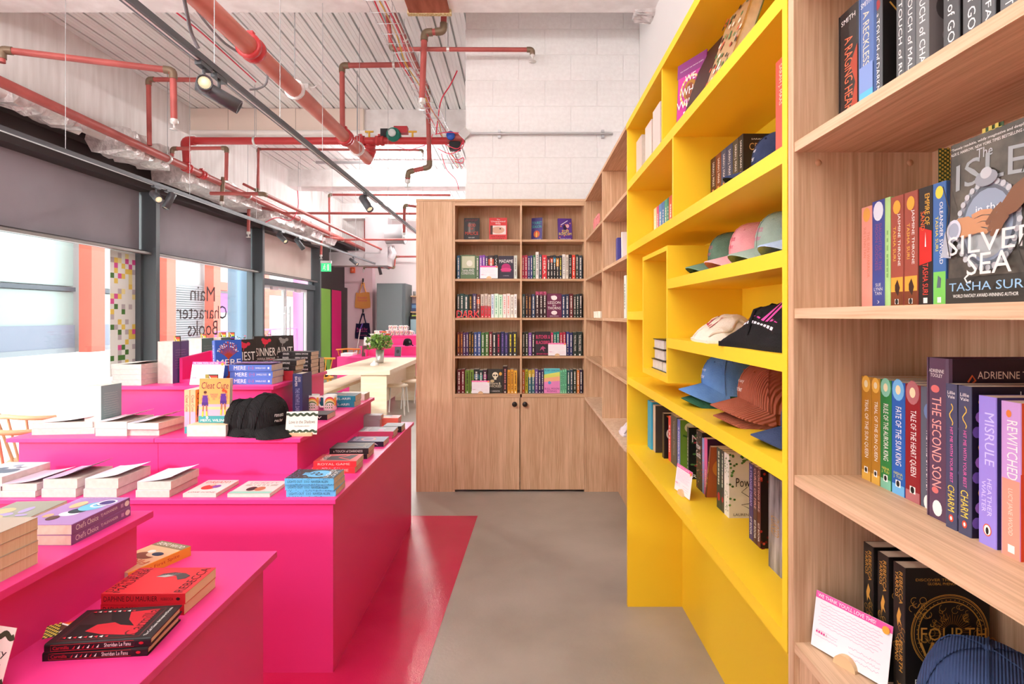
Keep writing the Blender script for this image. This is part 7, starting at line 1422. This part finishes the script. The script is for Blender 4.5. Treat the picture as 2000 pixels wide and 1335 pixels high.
e = empty('drinks_machine', 'small glass-fronted drinks fridge below the wall shelves', 'appliance', None, (-2.75, 15.0, .9)); part('housing', BLACKM, e, (-3.0, -2.5, 15.05, YFAR - .01, .95, 1.50)); part('door', mat('#8fa6ac', .15), e, (-2.97, -2.60, 15.03, 15.05, .98, 1.42)); part('lettuce_box', mat('#c4d05a', .6), e, (-2.95, -2.55, 15.1, 15.4, 1.50, 1.53)); part('counter', mat('#4a4c4e', .5), e, (-3.0, -1.3, 14.95, YFAR - .01, 0, .94))
# tote bags
def tote(label, px, y0, y1, c, lines, tc, hook_y):
    Y = 15.19; X = P(px, 0, Y).x; zt, zb, zh = P(0, y0, Y).z, P(0, y1, Y).z, P(0, hook_y, Y).z; h = zt - zb; w = 30 / F * Y; e = empty('tote_bag', label, 'tote bag', 'tote bags hung on the pink pier', (X, Y - .03, zb)); m = cloth(c)
    mb = MB(); n, k = 12, 10
    def q(i, j, s): u, v = -1 + 2 * i / n, j / k; return (w / 2 * u * (1 - .10 * v + .03 * math.sin(5 * v)), s * (.03 * (1 - u * u) * math.sin(math.pi * min(1, v * 1.1 + .05)) + .004), h * v - .02 * (1 - v) * math.cos(2 * u) + .012 * math.sin(3 * u) * v)
    for s in (-1, 1):
        vs = [q(i, j, s) for i in range(n + 1) for j in range(k + 1)]; W = k + 1; f = [(i * W + j, (i + 1) * W + j, (i + 1) * W + j + 1, i * W + j + 1) for i in range(n) for j in range(k)]; mb.add(vs, f if s < 0 else [t[::-1] for t in f], 0, True)
    mb.build('body', m, e)
    for o_, yy in ((0, -.012), (.02, .010)): MB().tube([(-w * .22, yy, h * .95), (-w * .1, yy, h + (zh - zt) * .55), (-.015 + o_, yy, zh - zb), (.015 + o_, yy, zh - zb), (w * .12, yy, h + (zh - zt) * .55), (w * .22, yy, h * .95)], .012, 6).build('strap', m, e)
    pr = Print((-w / 2, -.038, 0), (1, 0, 0), (0, 0, 1), (0, -1, 0))
    for t, a, b, x0, x1 in lines: pr.text(t, w * x0, h * a, w * x1, h * b, tc)
    pr.build('lettering', e)
    hk = empty('wall_hook', 'black wall hook holding the %s tote' % ('orange' if 'orange' in label else 'navy'), 'hook', 'black wall hooks', (X, Y, zh)); MB().tube([(0, .01, .08), (0, -.03, .08), (0, -.035, .0), (0, -.03, -.03), (0, -.055, -.01)], .011, 8).build('hook', BLACKM, hk); MB().box(-.02, .02, .0, .01, .03, .12).build('plate', BLACKM, hk)
tote('orange tote bag with pink lettering on the pink pier', 709, 571, 601, '#eda860', [('Romantic', .60, .74, .2, .8), ('Fantasies', .42, .56, .2, .8)], '#e0607a', 552); tote('navy tote bag lettered READ FOR PLEASURE on the pink pier', 709, 631, 661, '#2c2846', [('Read for', .56, .72, .15, .85), ('pleasure.', .40, .56, .15, .85), ('bookshop', .18, .26, .25, .8)], '#e0559c', 612)
e = empty('alarm_sounder', 'small red alarm box at the corner of the pink pier', 'alarm', None, P(689, 527, 15.165)); MB().box(-.06, .06, -.04, .04, -.08, .08).build('box', mat('#e0603c', .4), e, bevel=.01); MB().lathe([(0, 0), (.035, 0), (.03, .03), (0, .035)], (0, -.04, 0), 14, 0, (0, -1, 0)).build('lens', mat('#e88a6a', .3), e)
e = empty('broom', 'broom with a violet handle leaning by the pink pier', 'broom', None, (-4.35, 14.6, 0)); MB().tube([(0, 0, .25), (.05, .35, 1.15)], .014, 8).build('pole', mat('#e8e2dc', .4), e); MB().tube([(.05, .35, 1.15), (.09, .42, 1.30)], .018, 8).build('grip', mat('#6a4ab0', .5), e); MB().box(-.15, .15, -.03, .03, 0, .25).build('brush', mat('#4a4446', .8), e, bevel=.01)
chair('yellow spindle chair behind the long table', -3.42, 9.55, 190, '#f0a83c'); chair('orange spindle chair by the small pink plinth', -3.75, 12.2, 190, '#ee8a34'); 
e = folded('black rucksack slumped by the yellow chair', -3.05, 9.75, .462, .2, .2, .30, '#2a2629', 0, 4, 'rucksack', 'bag'); e.location.x = -3.42; e.location.y = 9.55
